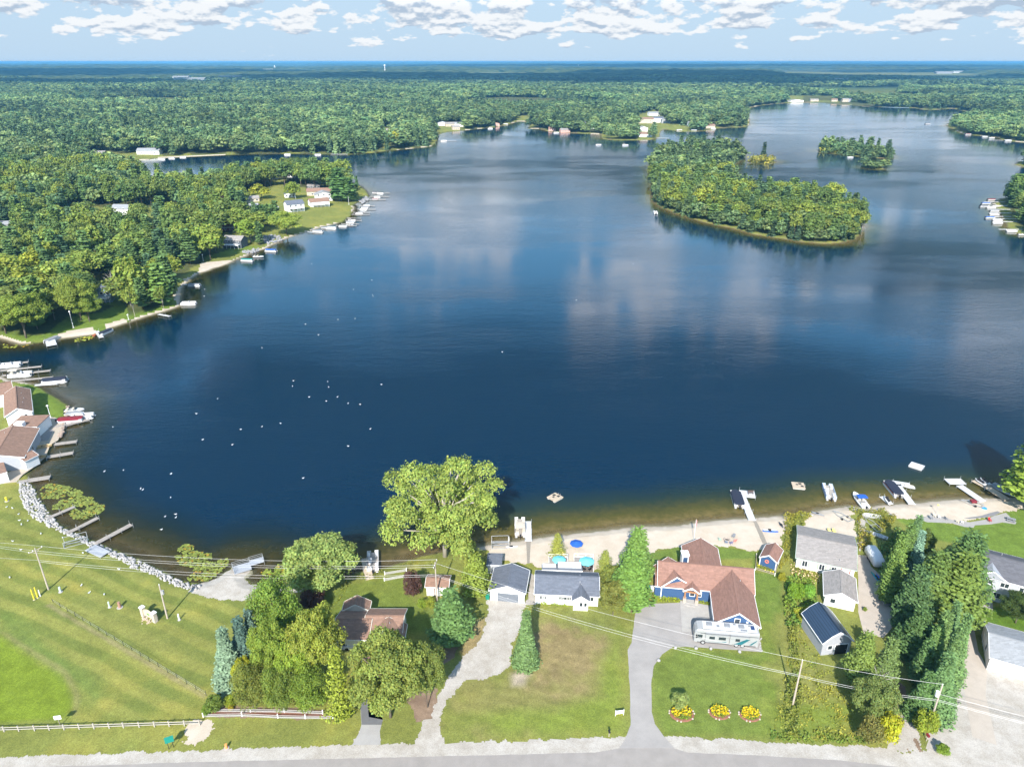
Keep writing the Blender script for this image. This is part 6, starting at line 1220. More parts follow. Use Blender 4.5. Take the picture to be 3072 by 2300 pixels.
for i, (q, ty, w_, c_, lab) in enumerate([(c3(150,1035), c3(0,870)[1], 52, (.8, .85, .6), 'dark green round shrub at the west corner of the mulched bed'), (c3(290,985), c3(0,890)[1], 36, (1.5, 1.35, .5), 'yellow green shrub beside the dark round one in the mulched bed'), (c3(60,1080), c3(0,980)[1], 26, (1.0, 1.1, .6), 'small shrub at the wooden fence corner'), (c3(295,1035), c3(0,975)[1], 15, (2.4, 1.5, .4), 'golden bush at the mulched bed'),
    (c5(210,1460), c5(0,1345)[1], 30, (1.2, 1.25, .6), 'green shrub left of the blue green pine'), (c5(290,1450), c5(0,1340)[1], 34, (1.5, 1.3, .7), 'yellowish shrub against the blue green pine'), (c8(1850,1370), c8(0,1190)[1], 44, (1.0, 1.25, .5), 'spiky dark green shrub in the vegetable garden'), (c8(1965,1370), c8(0,1180)[1], 34, (1.2, 1.7, 1.0), 'soft bright green shrub beside the spiky one'), (c8(1945,1580), c8(0,1440)[1], 60, (1.9, 1.5, .6), 'yellow green bush at the lower end of the garden'), (c8(1720,1205), c8(0,1110)[1], 22, (1.8, 1.3, .5), 'orange flowering bush at the garden corner'), (c8(535,1140), c8(0,1080)[1], 18, (1.3, 1.5, .5), 'small green shrub behind the west end of the blue house'), (r2(1430,1450), r2(0,1330)[1], 34, (1.0, 1.15, .6), 'green weed clump in the gravel yard'), (r1(700,1490), r1(0,1440)[1], 12, (1.2, 1.2, .9), 'small shrub behind the metal barn')]):
    p = at(*q); h = height_of(q[0], q[1], ty); plant('bush:%d' % (i % 4), p.x, p.y, LZ-.05, max(.8, h*.8), width_of(q[0], q[1], w_), 'shrub', lab, 'shrub', color=c_)
# ================================================================ DOCKS AND BOATS
ALUM = mat('aluminium', (.52, .53, .55), .4, .6, var=.05); WOODG = mat('weathered_plank', (.36, .32, .285), .85, var=.15, kind='plank'); WHT = mat('dock_white', (.62, .62, .63), .6, var=.05, kind='plank'); TANP = mat('tan_plank', (.55, .45, .34), .8, var=.1, kind='plank')
GEL = mat('white_gelcoat', (.62, .62, .63), .25, var=.02, spec=.6); SEAT = mat('cream_vinyl', (.62, .56, .46), .6, var=.05); NAVY = mat('navy_canvas', (.02, .025, .045), .8, var=.08); BLUEC = mat('blue_canvas', (.02, .10, .42), .7, var=.06); TEALC = mat('teal_canvas', (.03, .20, .19), .7, var=.06); GREYC = mat('grey_canvas', (.22, .23, .25), .85, var=.08); BEIGE = mat('beige_canvas', (.50, .44, .37), .85, var=.05); RED = mat('red_paint', (.42, .03, .03), .4); TRED = mat('maroon_paint', (.20, .02, .03), .4); RUB = mat('rubber', (.02, .02, .02), .9)
def dockline(pts, w_, label, m=WHT, z=.62, posts=3.0, group=None, cat='dock', name='dock', ends=None, ph=.9, world=False, bench=False, wheels=False):
    Q = [Vector((q[0], q[1], 0)) for q in pts] if world else [at(q[0], q[1], z) for q in pts]; root = empty(name, (Q[0].x, Q[0].y, 0), 0, label, cat, group); L0 = Vector((Q[0].x, Q[0].y, 0))
    d = MB(); ps = []
    for a, b in zip(Q, Q[1:]):
        a = Vector((a.x, a.y, 0)); b = Vector((b.x, b.y, 0)); l = (b-a).length; u = (b-a)/max(l, .01); n = Vector((-u.y, u.x, 0)); k = max(1, round(l/3.0))
        for i in range(k):
            c0 = a+u*(l*i/k+.02)-L0; c1_ = a+u*(l*(i+1)/k-.02)-L0; d.add([(c0+n*w_/2*s_+Vector((0, 0, zz))) for zz in (z-.14, z) for s_ in (-1, 1)]+[(c1_+n*w_/2*s_+Vector((0, 0, zz))) for zz in (z-.14, z) for s_ in (-1, 1)], [(0,1,3,2),(4,6,7,5),(0,2,6,4),(1,5,7,3),(2,3,7,6),(0,4,5,1)])
        k = max(1, int(l/posts))
        for i in range(k+1):
            c = a+u*(l*(i+.02)/(k+.04))-L0
            for s_ in (-1, 1): ps.append(c+n*(w_/2+.06)*s_)
    boxuv(d.obj('deck', m, root))
    for p in ps: MB().cyl((p.x, p.y, -1.4), .045, z+1.4+ph*random.uniform(.3, 1), 6).obj('post', ALUM, root)
    if bench:
        e = Q[-1]-L0; c = (Q[-2]-L0)*.3+e*.7; MB().cbox((c.x, c.y, z+.45), (1.5, .4, .07)).cbox((c.x, c.y+.25, z+.75), (1.5, .07, .4)).cbox((c.x-.6, c.y, z+.22), (.08, .4, .44)).cbox((c.x+.6, c.y, z+.22), (.08, .4, .44)).obj('bench', mat('dark_wood', (.10, .07, .06), .8), root)
    return root
def heading(a, b, z=.4): p = at(*a, z); q = at(*b, z); return p, math.atan2(q.y-p.y, q.x-p.x), (q-p).length
def motor(x, y, z, m=BLK, s=1): return MB().cbox((x, y, z+.55*s), (.45*s, .32*s, .55*s), ry=-.12).cbox((x-.05, y, z), (.16*s, .14*s, .9*s)).cbox((x+.2, y, z+.45), (.3, .3, .1))
def pontoon(label, L_=7.2, W_=2.5, cover=None, bim=None, rail=GEL, stripe=None, seat=SEAT, group=None, cat='pontoon boat', name='pontoon_boat', floor=None, outb=BLK):
    r = empty(name, (0, 0, 0), 0, label, cat, group); x0, x1 = -L_/2, L_/2
    for s_ in (-1, 1):
        t_ = MB(); y = s_*(W_/2-.35); rings = []
        for x, q in ((x0, .30), (x0+.3, .34), (x1-.9, .34), (x1-.35, .24), (x1-.02, .05)): rings.append([(x, y+q*math.cos(a), .12+(.34-q)*.7+q*math.sin(a)) for a in [2*math.pi*j/10 for j in range(10)]])
        t_.loft(rings).obj('pontoon_tube', ALUM, r, smooth=True)
    MB().box(x0, x1-.45, -W_/2, W_/2, .48, .56).obj('floor', floor or mat('boat_carpet', (.34, .31, .28), .9), r)
    w_ = MB(); a, b, h0, h1 = x0+.35, x1-.55, .565, 1.2
    for y in (-W_/2+.03, W_/2-.03): w_.box(a, b, y-.03, y+.03, h0, h1)
    w_.box(a, a+.06, -W_/2+.061, -.5, h0, h1); w_.box(a, a+.06, .5, W_/2-.061, h0, h1); w_.box(b-.06, b, -W_/2+.061, -.4, h0, h1); w_.box(b-.06, b, .4, W_/2-.061, h0, h1); w_.obj('rail_panel', rail, r)
    if stripe:
        st = MB()
        for y in (-W_/2-.012, W_/2+.002): st.box(a, b, y, y+.01, .7, .95)
        st.obj('stripe', stripe, r)
    if cover:
        R_ = []
        for x, s_ in ((a-.05, .9), (a+.5, 1.02), (0, 1.03), (b-.8, 1.02), (b-.15, .72), (b, .4)):
            y = W_/2*s_; R_.append([(x, -y, 1.0), (x, -y, 1.24), (x, -y*.55, 1.42), (x, 0, 1.5), (x, y*.55, 1.42), (x, y, 1.24), (x, y, 1.0)])
        MB().loft(R_).obj('cover', cover, r, smooth=False)
    else:
        for cx, cy, sx, sy in ((x1-1.5, -W_/2+.4, 1.5, .55), (x1-1.5, W_/2-.4, 1.5, .55), (x0+1.6, -W_/2+.42, 1.6, .6), (x0+.9, W_/2-.6, .8, .8)):
            MB().cbox((cx, cy, .8), (sx, sy, .42)).cbox((cx, cy+(.22 if cy > 0 else -.22)*1, 1.05), (sx, .14, .35)).obj('seat', seat, r)
        MB().cbox((-.1, W_/2-.65, .95), (.6, .8, .8)).cbox((-.0, W_/2-.65, 1.5), (.08, .75, .35), ry=-.4).obj('console', GEL, r)
        MB().cbox((-.9, W_/2-.65, .95), (.55, .55, .75)).obj('helm_seat', seat, r)
    if bim:
        f_ = MB(); c_ = MB(); xs = [x0+.5, x0+1.5, x0+2.5, x0+3.1]; R_ = []
        for i, x in enumerate(xs): z = 2.45-.08*abs(i-1.5); R_.append([(x, -W_/2+.1, z-.14), (x, -W_/2*.5, z), (x, W_/2*.5, z), (x, W_/2-.1, z-.14), (x, W_/2*.5, z-.04), (x, -W_/2*.5, z-.04)])
        c_.loft(R_).obj('bimini', bim, r)
        for x in xs[::1]:
            for s_ in (-1, 1): f_.bar((x0+1.9, s_*(W_/2-.05), 1.2), (x, s_*(W_/2-.1), 2.3), .05)
        f_.obj('bimini_frame', ALUM, r)
    motor(x0-.25, 0, .25, outb).obj('motor', outb, r); return r
def hullb(L_, W_, h=.75, bow=.45):
    R_ = []
    for f, s_, zz in ((0, .92, 0), (.3, 1, 0), (.6, .97, .02), (.82, .68, .12), (.95, .30, .25), (1, .03, .38)):
        x = -L_/2+L_*f; y = W_/2*s_; hz_ = h*(1+.18*f*f); R_.append([(x, -y, hz_), (x, -y*.86, .25+zz), (x, 0, -.1+zz*1.4), (x, y*.86, .25+zz), (x, y, hz_), (x, 0, hz_-.02)])
    return MB().loft(R_)
def runabout(label, L_=6, W_=2.2, cover=None, hull=GEL, tower=False, bim=None, group=None, cat='motor boat', name='motor_boat', seat=SEAT, outb=BLK):
    r = empty(name, (0, 0, 0), 0, label, cat, group); hullb(L_, W_).obj('hull', hull, r)
    if cover:
        R_ = []
        for f, s_, z in ((.02, .9, .85), (.25, .98, 1.05), (.5, .95, 1.3), (.72, .78, 1.1), (.95, .3, .95)):
            x = -L_/2+L_*f; y = W_/2*s_; R_.append([(x, -y, .78), (x, -y*.5, z-.04), (x, 0, z), (x, y*.5, z-.04), (x, y, .78), (x, 0, .70)])
        MB().loft(R_).obj('cover', cover, r)
    else:
        MB().cbox((-L_*.12, 0, .80), (L_*.42, W_*.66, .06)).obj('cockpit', mat('cockpit_grey', (.25, .24, .23), .9), r)
        MB().cbox((-L_*.36, 0, .95), (.5, W_*.7, .4)).cbox((-L_*.08, -.5, 1.0), (.5, .5, .5)).cbox((-L_*.08, .5, 1.0), (.5, .5, .5)).obj('seat', seat, r)
        MB().cbox((L_*.09, 0, 1.12), (.06, W_*.74, .42), ry=-.55).obj('windshield', GLASS, r)
    if tower: MB().tube([(-.3, -W_/2+.1, .9), (-.6, -W_/2+.2, 2.2), (-.7, 0, 2.45), (-.6, W_/2-.2, 2.2), (-.3, W_/2-.1, .9)], .07, 6).obj('tower', TRIM, r)
    if bim:
        MB().loft([[(x, -W_/2, z-.1), (x, -W_/4, z), (x, W_/4, z), (x, W_/2, z-.1), (x, 0, z-.05)] for x, z in ((-1.5, 2.1), (-.7, 2.2), (.2, 2.1))]).obj('bimini', bim, r)
        MB().bar((-.6, -W_/2, .8), (-1.4, -W_/2, 2.0), .04).bar((-.6, -W_/2, .8), (.15, -W_/2, 2.0), .04).bar((-.6, W_/2, .8), (-1.4, W_/2, 2.0), .04).bar((-.6, W_/2, .8), (.15, W_/2, 2.0), .04).obj('bimini_frame', ALUM, r)
    motor(-L_/2-.2, 0, .2, outb).obj('motor', outb, r); return r
def jetski(label, m=BLK, group=None):
    r = empty('jet_ski', (0, 0, 0), 0, label, 'jet ski', group); hullb(3.1, 1.1, .5).obj('hull', GEL, r); MB().cbox((-.4, 0, .72), (1.4, .42, .35)).obj('seat', m, r); MB().cbox((.55, 0, .8), (.7, .5, .4), ry=.3).bar((.4, -.4, 1.1), (.4, .4, 1.1), .07).obj('handlebar', m, r); return r
def rowboat(label, m=ALUM, L_=4.4, W_=1.5, group=None, name='rowing_boat', cat='rowing boat', inner=None):
    r = empty(name, (0, 0, 0), 0, label, cat, group); k = 12; o_ = []; i_ = []
    outl = [(-L_/2, -W_*.42), (-L_*.2, -W_/2), (L_*.15, -W_*.47), (L_*.36, -W_*.3), (L_/2, 0), (L_*.36, W_*.3), (L_*.15, W_*.47), (-L_*.2, W_/2), (-L_/2, W_*.42)]
    a = [(x, y, .5+.12*max(0, x/L_)) for x, y in outl]; b = [(x*.92, y*.72, 0) for x, y in outl]; c = [(x*.93, y*.85, .5) for x, y in outl]; d = [(x*.86, y*.65, .09) for x, y in outl]
    MB().loft([b, a, c, d]).obj('hull', m, r); s_ = MB()
    for x in (-L_*.3, 0, L_*.24): s_.cbox((x, 0, .36), (.28, W_*.78, .05))
    s_.obj('seat', inner or m, r); return r
def put(o, q, q2, z=0, L_=None, flip=False):
    p, a, l = heading(q, q2, z+.4); c = (p+at(*q2, z+.4))/2; o.location = (c.x, c.y, z); o.rotation_euler = (0, 0, a+(math.pi if flip else 0)); return o
DL = dockline
# near shore, left to right
DL(P(c1, [(262,128),(475,95)]), 1.9, 'grey dock at the top of the rock bank below the inn', WOODG); DL(P(c1, [(170,140),(262,128)]), 1.2, 'short ramp joining the inn paving to the grey dock', WOODG, name='dock_ramp', cat='ramp')
DL(P(c1, [(440,488),(705,375)]), 1.0, 'narrow dock pointing into the big lily patch', WOODG); DL(P(c1, [(625,628),(735,578),(930,478)]), 1.15, 'grey dock between the lily patch and the longest dock', WOODG); DL(P(c1, [(908,722),(1245,543)]), 1.3, 'longest dock on the rock bank with mooring posts', WOODG, posts=2.2)
p, a, l = heading(c1(925,765), c1(930,870)); o = empty('dock_section', (at(*c1(930,815)).x, at(*c1(930,815)).y, LZ), 0, 'loose grey dock section lying on the lawn edge', 'dock section'); pa = at(*c1(855,790)); pb = at(*c1(1000,855)); o.rotation_euler.z = math.atan2(pb.y-pa.y, pb.x-pa.x); ll = (pb-pa).length; boxuv(MB().box(-ll/2, ll/2, -1.2, 1.2, .45, .6).obj('deck', mat('grey_board', (.40, .42, .46), .7, var=.06, kind='plank'), o)); 
for x in (-ll/2+.3, ll/2-.3): MB().cyl((x, -1, 0), .06, .5, 6).cyl((x, 1, 0), .06, .5, 6).obj('leg', ALUM, o)
def lift(q, rz, label, w_=2.8, l_=3.6, h=1.6, z=LZ, name='boat_lift', cat='boat lift', wheel=False, group=None, platform=False):
    p = at(*q, z); r = empty(name, (p.x, p.y, z), rz, label, cat, group); f_ = MB()
    for x in (-l_/2, l_/2):
        f_.bar((x, -w_/2, .15), (x, w_/2, .15), .12)
        for y in (-w_/2, w_/2): f_.bar((x, y, 0), (x, y, h), .11)
    for y in (-w_/2, w_/2): f_.bar((-l_/2, y, .15), (l_/2, y, .15), .12); f_.bar((-l_/2, y, h), (l_/2, y, h), .09)
    f_.bar((-l_/2, -w_/2, h), (l_/2, -w_/2, .15), .05); f_.obj('frame', ALUM, r); MB().bar((-l_/2+.2, -.5, .5), (l_/2-.2, -.5, .5), .2, .1).bar((-l_/2+.2, .5, .5), (l_/2-.2, .5, .5), .2, .1).obj('bunk', GREYC, r)
    if wheel:
        w2 = MB()
        for k in range(16):
            a0, a1 = 2*math.pi*k/16, 2*math.pi*(k+1)/16; w2.bar((l_/2+.1, .6*math.cos(a0), h+.6*math.sin(a0)), (l_/2+.1, .6*math.cos(a1), h+.6*math.sin(a1)), .07)
            if k % 4 == 0: w2.bar((l_/2+.1, 0, h), (l_/2+.1, .6*math.cos(a0), h+.6*math.sin(a0)), .05)
        w2.obj('wheel', TRIM, r)
    return r
lift(c1(720,720), .5, 'aluminium boat lift parked on the rock bank', 2.4, 4.6, 1.5)
lift(c5(950,870), .05, 'white boat lift with a round hand wheel at the sandy bank', 2.6, 3.8, 1.7, wheel=True)
# metal landing platform on the gravel ramp
rr_ = empty('swim_platform', (at(*c4(400,1090)).x, at(*c4(400,1090)).y, .1), rad(28), 'grey metal landing platform with railings on the gravel ramp', 'platform'); boxuv(MB().box(-1.8, 1.8, -1.4, 1.4, .5, .62).obj('deck', mat('grey_board', (0, 0, 0)), rr_)); boxuv(MB().box(1.82, 4.6, -.2, 1.6, .62, .74).obj('step_deck', mat('grey_board', (0, 0, 0)), rr_))
f_ = MB()
for a, b in (((-1.8, -1.4), (-1.8, 1.4)), ((-1.8, 1.4), (1.8, 1.4)), ((1.8, 1.6), (4.6, 1.6)), ((4.6, 1.6), (4.6, -.2))):
    for hh in (.9, 1.3, 1.7): f_.bar((*a, hh), (*b, hh), .05)
    f_.bar((*a, 0), (*a, 1.7), .08); f_.bar((*b, 0), (*b, 1.7), .08)
f_.obj('railing', ALUM, rr_)
put(pontoon('open white pontoon boat moored beside the round maple', rail=GEL, seat=GEL, bim=None), c4(1640,1110), c4(1640,945)); DL(P(c4, [(1612,1188),(1585,1100),(1560,992)]), 1.6, 'tan dock beside the open white pontoon boat', TANP)
put(pontoon('pontoon boat with beige bimini top at the small white dock', bim=BEIGE, stripe=TRED), c5(1140,775), c5(1135,625)); DL(P(c5, [(1218,828),(1213,640)]), 1.5, 'short white dock beside the beige topped pontoon boat', WHT)
def raft(q, rz, label, m=TANP, blk=True, w_=2.9, l_=3.1):
    p = at(*q, .45); r = empty('swim_raft', (p.x, p.y, 0), rz, label, 'swim raft', 'swim rafts anchored off the beach'); boxuv(MB().box(-l_/2, l_/2, -w_/2, w_/2, .3, .46).obj('deck', m, r))
    for y in (-w_/2+.45, w_/2-.45): MB().box(-l_/2+.1, l_/2-.1, y-.3, y+.3, -.25, .295).obj('float', mat('float_white', (.55, .53, .50), .7), r)
    if blk: MB().cbox((.5, .8, .475), (.75, .75, .02)).cbox((.9, -.3, .475), (.7, .7, .02)).cbox((-.3, .3, .475), (.55, .55, .02)).obj('hatch', BLK, r)
    MB().bar((l_/2+.05, -.3, -.3), (l_/2+.05, -.3, .9), .05).bar((l_/2+.05, .3, -.3), (l_/2+.05, .3, .9), .05).obj('ladder', ALUM, r); return r
raft(c5(1470,412), .75, 'beige raft with dark hatches off the white ranch house beach'); raft(c8(1880,300), -.18, 'tan raft with two dark hatches between the two black covered boats'); raft(r1(1195,115), -.75, 'plain pale raft farthest from the beach', WHT, blk=False, l_=3.4)
o = put(pontoon('black covered pontoon boat left of the L shaped dock', cover=NAVY, stripe=BLK), c8(1330,530), c8(1270,345), flip=False); DL(P(c8, [(1443,632),(1352,410)]), 1.7, 'long white dock with a bench platform at its end', WHT); DL(P(c8, [(1325,375),(1470,388)]), 3.0, 'square white platform with a dark bench at the dock head', WHT, name='dock_platform', bench=True)
put(pontoon('white and blue pontoon boat anchored alone off the reeds', seat=GEL, rail=mat('pale_blue_panel', (.45, .55, .68), .5), stripe=BLUEC), r1(385,435), r1(340,300))
put(runabout('white pontoon style boat with blue bimini bow drawn up to the sand', 6.8, 2.4, bim=BLUEC), r1(700,500), r1(610,390)); put(jetski('black jet ski on a white ramp beside the black covered boat'), r1(940,470), r1(895,410), z=.35); DL(P(r1, [(950,478),(862,405)]), 1.3, 'white jet ski ramp in the shallows', WHT, z=.35, name='ski_ramp', cat='ramp')
put(pontoon('black covered pontoon boat moored at the T shaped dock', cover=NAVY, stripe=TRED), r1(1020,400), r1(920,280)); DL(P(r1, [(1152,480),(1010,290)]), 1.7, 'long white dock leading to the T shaped head', WHT); DL(P(r1, [(975,275),(1135,300)]), 2.2, 'white cross platform at the head of the T shaped dock', WHT, name='dock_platform'); put(jetski('white jet ski tied at the end of the T shaped dock', SEAT), r1(1150,320), r1(1080,308))
DL(P(r1, [(1825,452),(1600,300)]), 1.9, 'white dock bending left near the reddish boat trailer', WHT, posts=4); DL(P(r1, [(1640,262),(1478,262)]), 2.6, 'broad white platform at the end of the bending dock', WHT, name='dock_platform')
DL(P(r1, [(2060,438),(1870,320),(1740,250)]), 2.0, 'tan plank dock carrying two jet skis', TANP); put(jetski('dark jet ski nearest the water end of the tan dock', group='jet skis on the tan dock'), r1(1835,290), r1(1760,245), z=.65); put(jetski('dark jet ski on the landward side of the pair on the tan dock', group='jet skis on the tan dock'), r1(1875,285), r1(1805,238), z=.65)
put(runabout('grey covered ski boat with a white tower by the tan dock', 7.2, 2.5, cover=GREYC, tower=True), r1(1945,310), r1(2135,405))
# sand and yard things
def trailer(q, rz, label, l_=4.2, name='boat_trailer'):
    p = at(*q); r = empty(name, (p.x, p.y, LZ), rz, label, 'trailer'); MB().bar((-l_/2, -.8, .5), (l_/4, -.8, .5), .1).bar((-l_/2, .8, .5), (l_/4, .8, .5), .1).bar((l_/4, -.8, .5), (l_/2+.6, 0, .5), .1).bar((l_/4, .8, .5), (l_/2+.6, 0, .5), .1).bar((-l_/2, -.8, .5), (-l_/2, .8, .5), .1).bar((0, -.8, .5), (0, .8, .5), .1).obj('frame', ALUM, r)
    for y in (-1.0, 1.0): MB().lathe((0, 0, 0), [(.1, -.09), (.28, -.1), (.31, 0), (.28, .1), (.1, .09)], 12).obj('wheel', RUB, r, loc=(-.5, y, .31)).rotation_euler = (math.pi/2, 0, 0)
    return r
trailer(r1(1730,485), rad(145), 'small trailer with reddish load on the right beach'); p = at(*r1(1725,478)); m_ = MB().cbox((0, 0, .85), (1.2, 1.0, .5)); m_.obj('cargo_box', TRED, None, loc=(p.x, p.y, LZ)); tag(bpy.context.scene.objects['cargo_box'], 'maroon box strapped on the beach trailer', 'box')
trailer(r1(495,610), rad(120), 'bare boat trailer on the middle beach'); trailer(r1(875,1370), rad(85), 'blue grey boat trailer on the concrete drive', 5); trailer(r1(780,690), rad(100), 'trailer among the stored boats in the brush', 5)
o = rowboat('grey rowing boat lying in the brush by the evergreen belt'); pp = at(*r1(820,785)); o.location = (pp.x, pp.y, LZ); o.rotation_euler.z = rad(140); o = rowboat('pale aluminium boat stored upright in the brush', m=mat('pale_hull', (.5, .5, .5), .5)); pp = at(*r1(760,610)); o.location = (pp.x, pp.y, LZ+.3); o.rotation_euler.z = rad(165)
def kayak(q, rz, m, label, group=None, l_=3.2, z=LZ):
    p = at(*q); r = empty('kayak', (p.x, p.y, z), rz, label, 'kayak', group); R_ = []
    for f in (0, .15, .5, .85, 1): s_ = math.sin(f*math.pi)*.36+.02; x = -l_/2+l_*f; R_.append([(x, -s_, .2), (x, -s_*.6, .03), (x, s_*.6, .03), (x, s_, .2), (x, 0, .34)])
    MB().loft(R_).obj('hull', m, r, smooth=True); MB().cyl((-.1, 0, .28), .28, .07, 12, sx=1.5).obj('seat', BLK, r); return r
kayak(r1(822,1195), rad(100), mat('cyan_plastic', (.03, .33, .45), .4), 'cyan kayak nearer the concrete drive', 'kayaks by the evergreen belt'); kayak(r1(850,1195), rad(97), mat('blue_plastic', (.02, .12, .55), .4), 'blue kayak beside the trees', 'kayaks by the evergreen belt'); kayak(r1(805,1170), rad(102), mat('teal_plastic', (.02, .25, .22), .4), 'dark teal kayak at the edge of the concrete drive', 'kayaks by the evergreen belt')
kayak(c8(1615,742), rad(-6), mat('blue_plastic', (0, 0, 0)), 'bright blue paddle boat on the sand by the long white dock', None, 3.6); kayak(c8(1610,730), rad(-5), GEL, 'white paddle boat next to the blue one on the sand', None, 3.2); kayak(c8(1715,680), rad(95), mat('dark_hull', (.06, .07, .09), .5), 'dark upturned dinghy by the reeds', None, 2.4); kayak(c8(1960,590), rad(-4), GEL, 'white kayak half hidden in the reeds', None, 3); kayak(r1(255,575), rad(-35), GREYC, 'grey pedal boat at the edge of the middle beach', None, 3); kayak(c5(1060,888), rad(5), GEL, 'white kayak beside the boat lift on the sand', None, 2.8)
# covered white trailer
p = at(*r1(790,1015)); r = empty('covered_camper', (p.x, p.y, LZ), rad(-4), 'white covered camper on the concrete drive beside the pines', 'camper'); R_ = []
for y, s_, z in ((-2.9, .8, 1.6), (-2.6, 1, 2.1), (0, 1.02, 2.5), (2.5, 1, 2.3), (3.0, .82, 1.7)): R_.append([(-1.25*s_, y, .55), (-1.25*s_, y, z*.75), (-.8*s_, y, z), (.8*s_, y, z), (1.25*s_, y, z*.75), (1.25*s_, y, .55)])
MB().loft(R_).obj('cover', mat('cover_white', (.72, .72, .74), .6, var=.1, scale=1.2), r, smooth=True)
for y in (-.5, .5):
    for x in (-1.15, 1.15): MB().cyl((0, 0, -.1), .33, .2, 12).obj('wheel', RUB, r, loc=(x, y, .33)).rotation_euler = (0, math.pi/2, 0)
MB().bar((0, 3.0, .5), (0, 4.2, .5), .12).obj('tongue', BLK, r)
# umbrellas, tables, chairs
def umbrella(q, m, label, r_=1.55, h=2.4, z=LZ, group=None, tilt=0):
    p = at(*q, z+h*.9); r = empty('patio_umbrella', (p.x, p.y, z), random.uniform(0, 1), label, 'umbrella', group); r.rotation_euler.x = tilt; MB().cyl((0, 0, 0), .035, h, 8).obj('pole', PIPE, r)
    v = [(0, 0, h+.05)]+[(r_*math.cos(2*math.pi*k/8), r_*math.sin(2*math.pi*k/8), h-.45) for k in range(8)]+[(0, 0, h-.02)]+[(r_*.99*math.cos(2*math.pi*k/8), r_*.99*math.sin(2*math.pi*k/8), h-.52) for k in range(8)]
    MB().add(v, [(0, 1+k, 1+(k+1) % 8) for k in range(8)]+[(9, 10+(k+1) % 8, 10+k) for k in range(8)]+[(1+k, 10+k, 10+(k+1) % 8, 1+(k+1) % 8) for k in range(8)]).obj('canopy', m, r); return r
def table(p, label, z, r_=.6, m=None, h=.72, name='patio_table'):
    r = empty(name, (p.x, p.y, z), 0, label, 'table'); MB().cyl((0, 0, h), r_, .05, 14).obj('table_top', m or GLASS, r)
    for k in range(4): a = k*math.pi/2+.7; MB().bar((r_*.7*math.cos(a), r_*.7*math.sin(a), 0), (r_*.5*math.cos(a), r_*.5*math.sin(a), h), .05).obj('leg', BLK, r)
    return r
def chair(p, rz, label, m, z=LZ, group=None, rec=.35):
    r = empty('lawn_chair', (p.x, p.y, z), rz, label, 'chair', group); MB().cbox((0, 0, .38), (.56, .52, .06)).obj('seat', m, r); MB().cbox((0, .3+.1*rec, .68), (.56, .06, .62), rx=-rec).obj('backrest', m, r)
    MB().bar((-.3, -.2, .58), (-.3, .3, .62), .09, .04).bar((.3, -.2, .58), (.3, .3, .62), .09, .04).obj('armrest', m, r)
    for x in (-.26, .26):
        for y in (-.22, .24): MB().bar((x, y, 0), (x, y, .55), .05).obj('leg', m, r)
    return r
TEALU = mat('aqua_canvas', (.16, .55, .62), .8, var=.04); umbrella(c5(1508,998), TEALU, 'aqua umbrella above the small rear deck of the ranch house', 1.5, z=LZ+.45); umbrella(c5(1770,1012), TEALU, 'aqua umbrella over the dining deck at the right rear of the ranch house', 1.65, z=LZ+.6); umbrella(c5(1673,842), BLUEC, 'bright blue umbrella standing on the beach sand', 1.5, 2.0)
tp = at(*c5(1770,1060), LZ+1.2); table(tp, 'round dining table under the aqua umbrella on the rear deck', LZ+.6, .65)
for k in range(6): a = k*math.pi/3; chair(Vector((tp.x+1.1*math.cos(a), tp.y+1.1*math.sin(a), 0)), a-math.pi/2, f'dark deck chair, {ordn(k)} round the dining table on the rear deck', BLK, LZ+.6, 'chairs round the deck table', .1)
t_ = at(*c5(1672,885)); table(t_, 'low blue table beside the blue beach umbrella', LZ, .45, mat('blue_plastic', (0, 0, 0)), .45, 'beach_table'); chair(at(*c5(1637,872)), 2.4, 'grey beach chair beside the low blue table', GREYC); chair(at(*c5(1522,862)), 1.2, 'blue beach chair behind the small yellow tree', BLUEC); chair(at(*c5(1680,985)), .2, 'yellow lounge chair on the sand behind the ranch house', mat('yellow_plastic', (.75, .65, .2), .5)); chair(at(*c5(1545,968)), .2, 'yellow chair half under the smaller aqua umbrella', mat('yellow_plastic', (0, 0, 0)))
def firepit(q, label, m=None):
    p = at(*q); r = empty('fire_pit', (p.x, p.y, LZ), 0, label, 'fire pit'); MB().lathe((0, 0, 0), [(.72, 0), (.75, .34), (.55, .35), (.52, .06), (.02, .05)], 16).obj('ring', m or STONE, r); MB().cyl((0, 0, .06), .5, .03, 14).obj('ashes', mat('ash', (.09, .085, .08), 1), r); return p
fp_ = firepit(c8(1203,822), 'stone ring fire pit on the sand behind the blue house')
for k, (dx, dy, m, nm) in enumerate([(1.7, 1.0, GREYC, 'grey'), (1.6, -.7, mat('coral_plastic', (.65, .22, .18), .5), 'coral'), (.5, -1.4, mat('violet_plastic', (.2, .2, .35), .5), 'violet'), (-.5, -1.2, mat('steel_blue', (.15, .2, .3), .5), 'steel blue'), (-1.7, -.2, mat('mint_plastic', (.35, .5, .42), .5), 'mint green')]): chair(fp_+Vector((dx, dy, 0)), math.atan2(dy, dx)-math.pi/2, f'{nm} chair beside the stone ring fire pit', m, group='chairs round the fire pit')
for k, (x, y) in enumerate(((1330,622),(1365,600),(1405,612),(1470,625),(1580,655),(1620,660))): chair(at(*r1(x, y)), .3+k*.5, f'pale lounge chair, {ordn(k)} from left on the flagged terrace', [GREYC, SEAT, GEL][k % 3], group='chairs on the flagged terrace')
for k, (x, y, m, nm) in enumerate(((365,748,mat('yellow_plastic', (0, 0, 0)),'left'), (410,750,mat('yellow_plastic', (0, 0, 0)),'right'))): chair(at(*r1(x, y)), .3, f'{nm} yellow chair of the pair on the middle beach', m, group='yellow chairs on the middle beach')
chair(at(*rt(1,1)) if False else at(*r1(1885,645)), .2, 'red folded chair on the flagged terrace', RED)
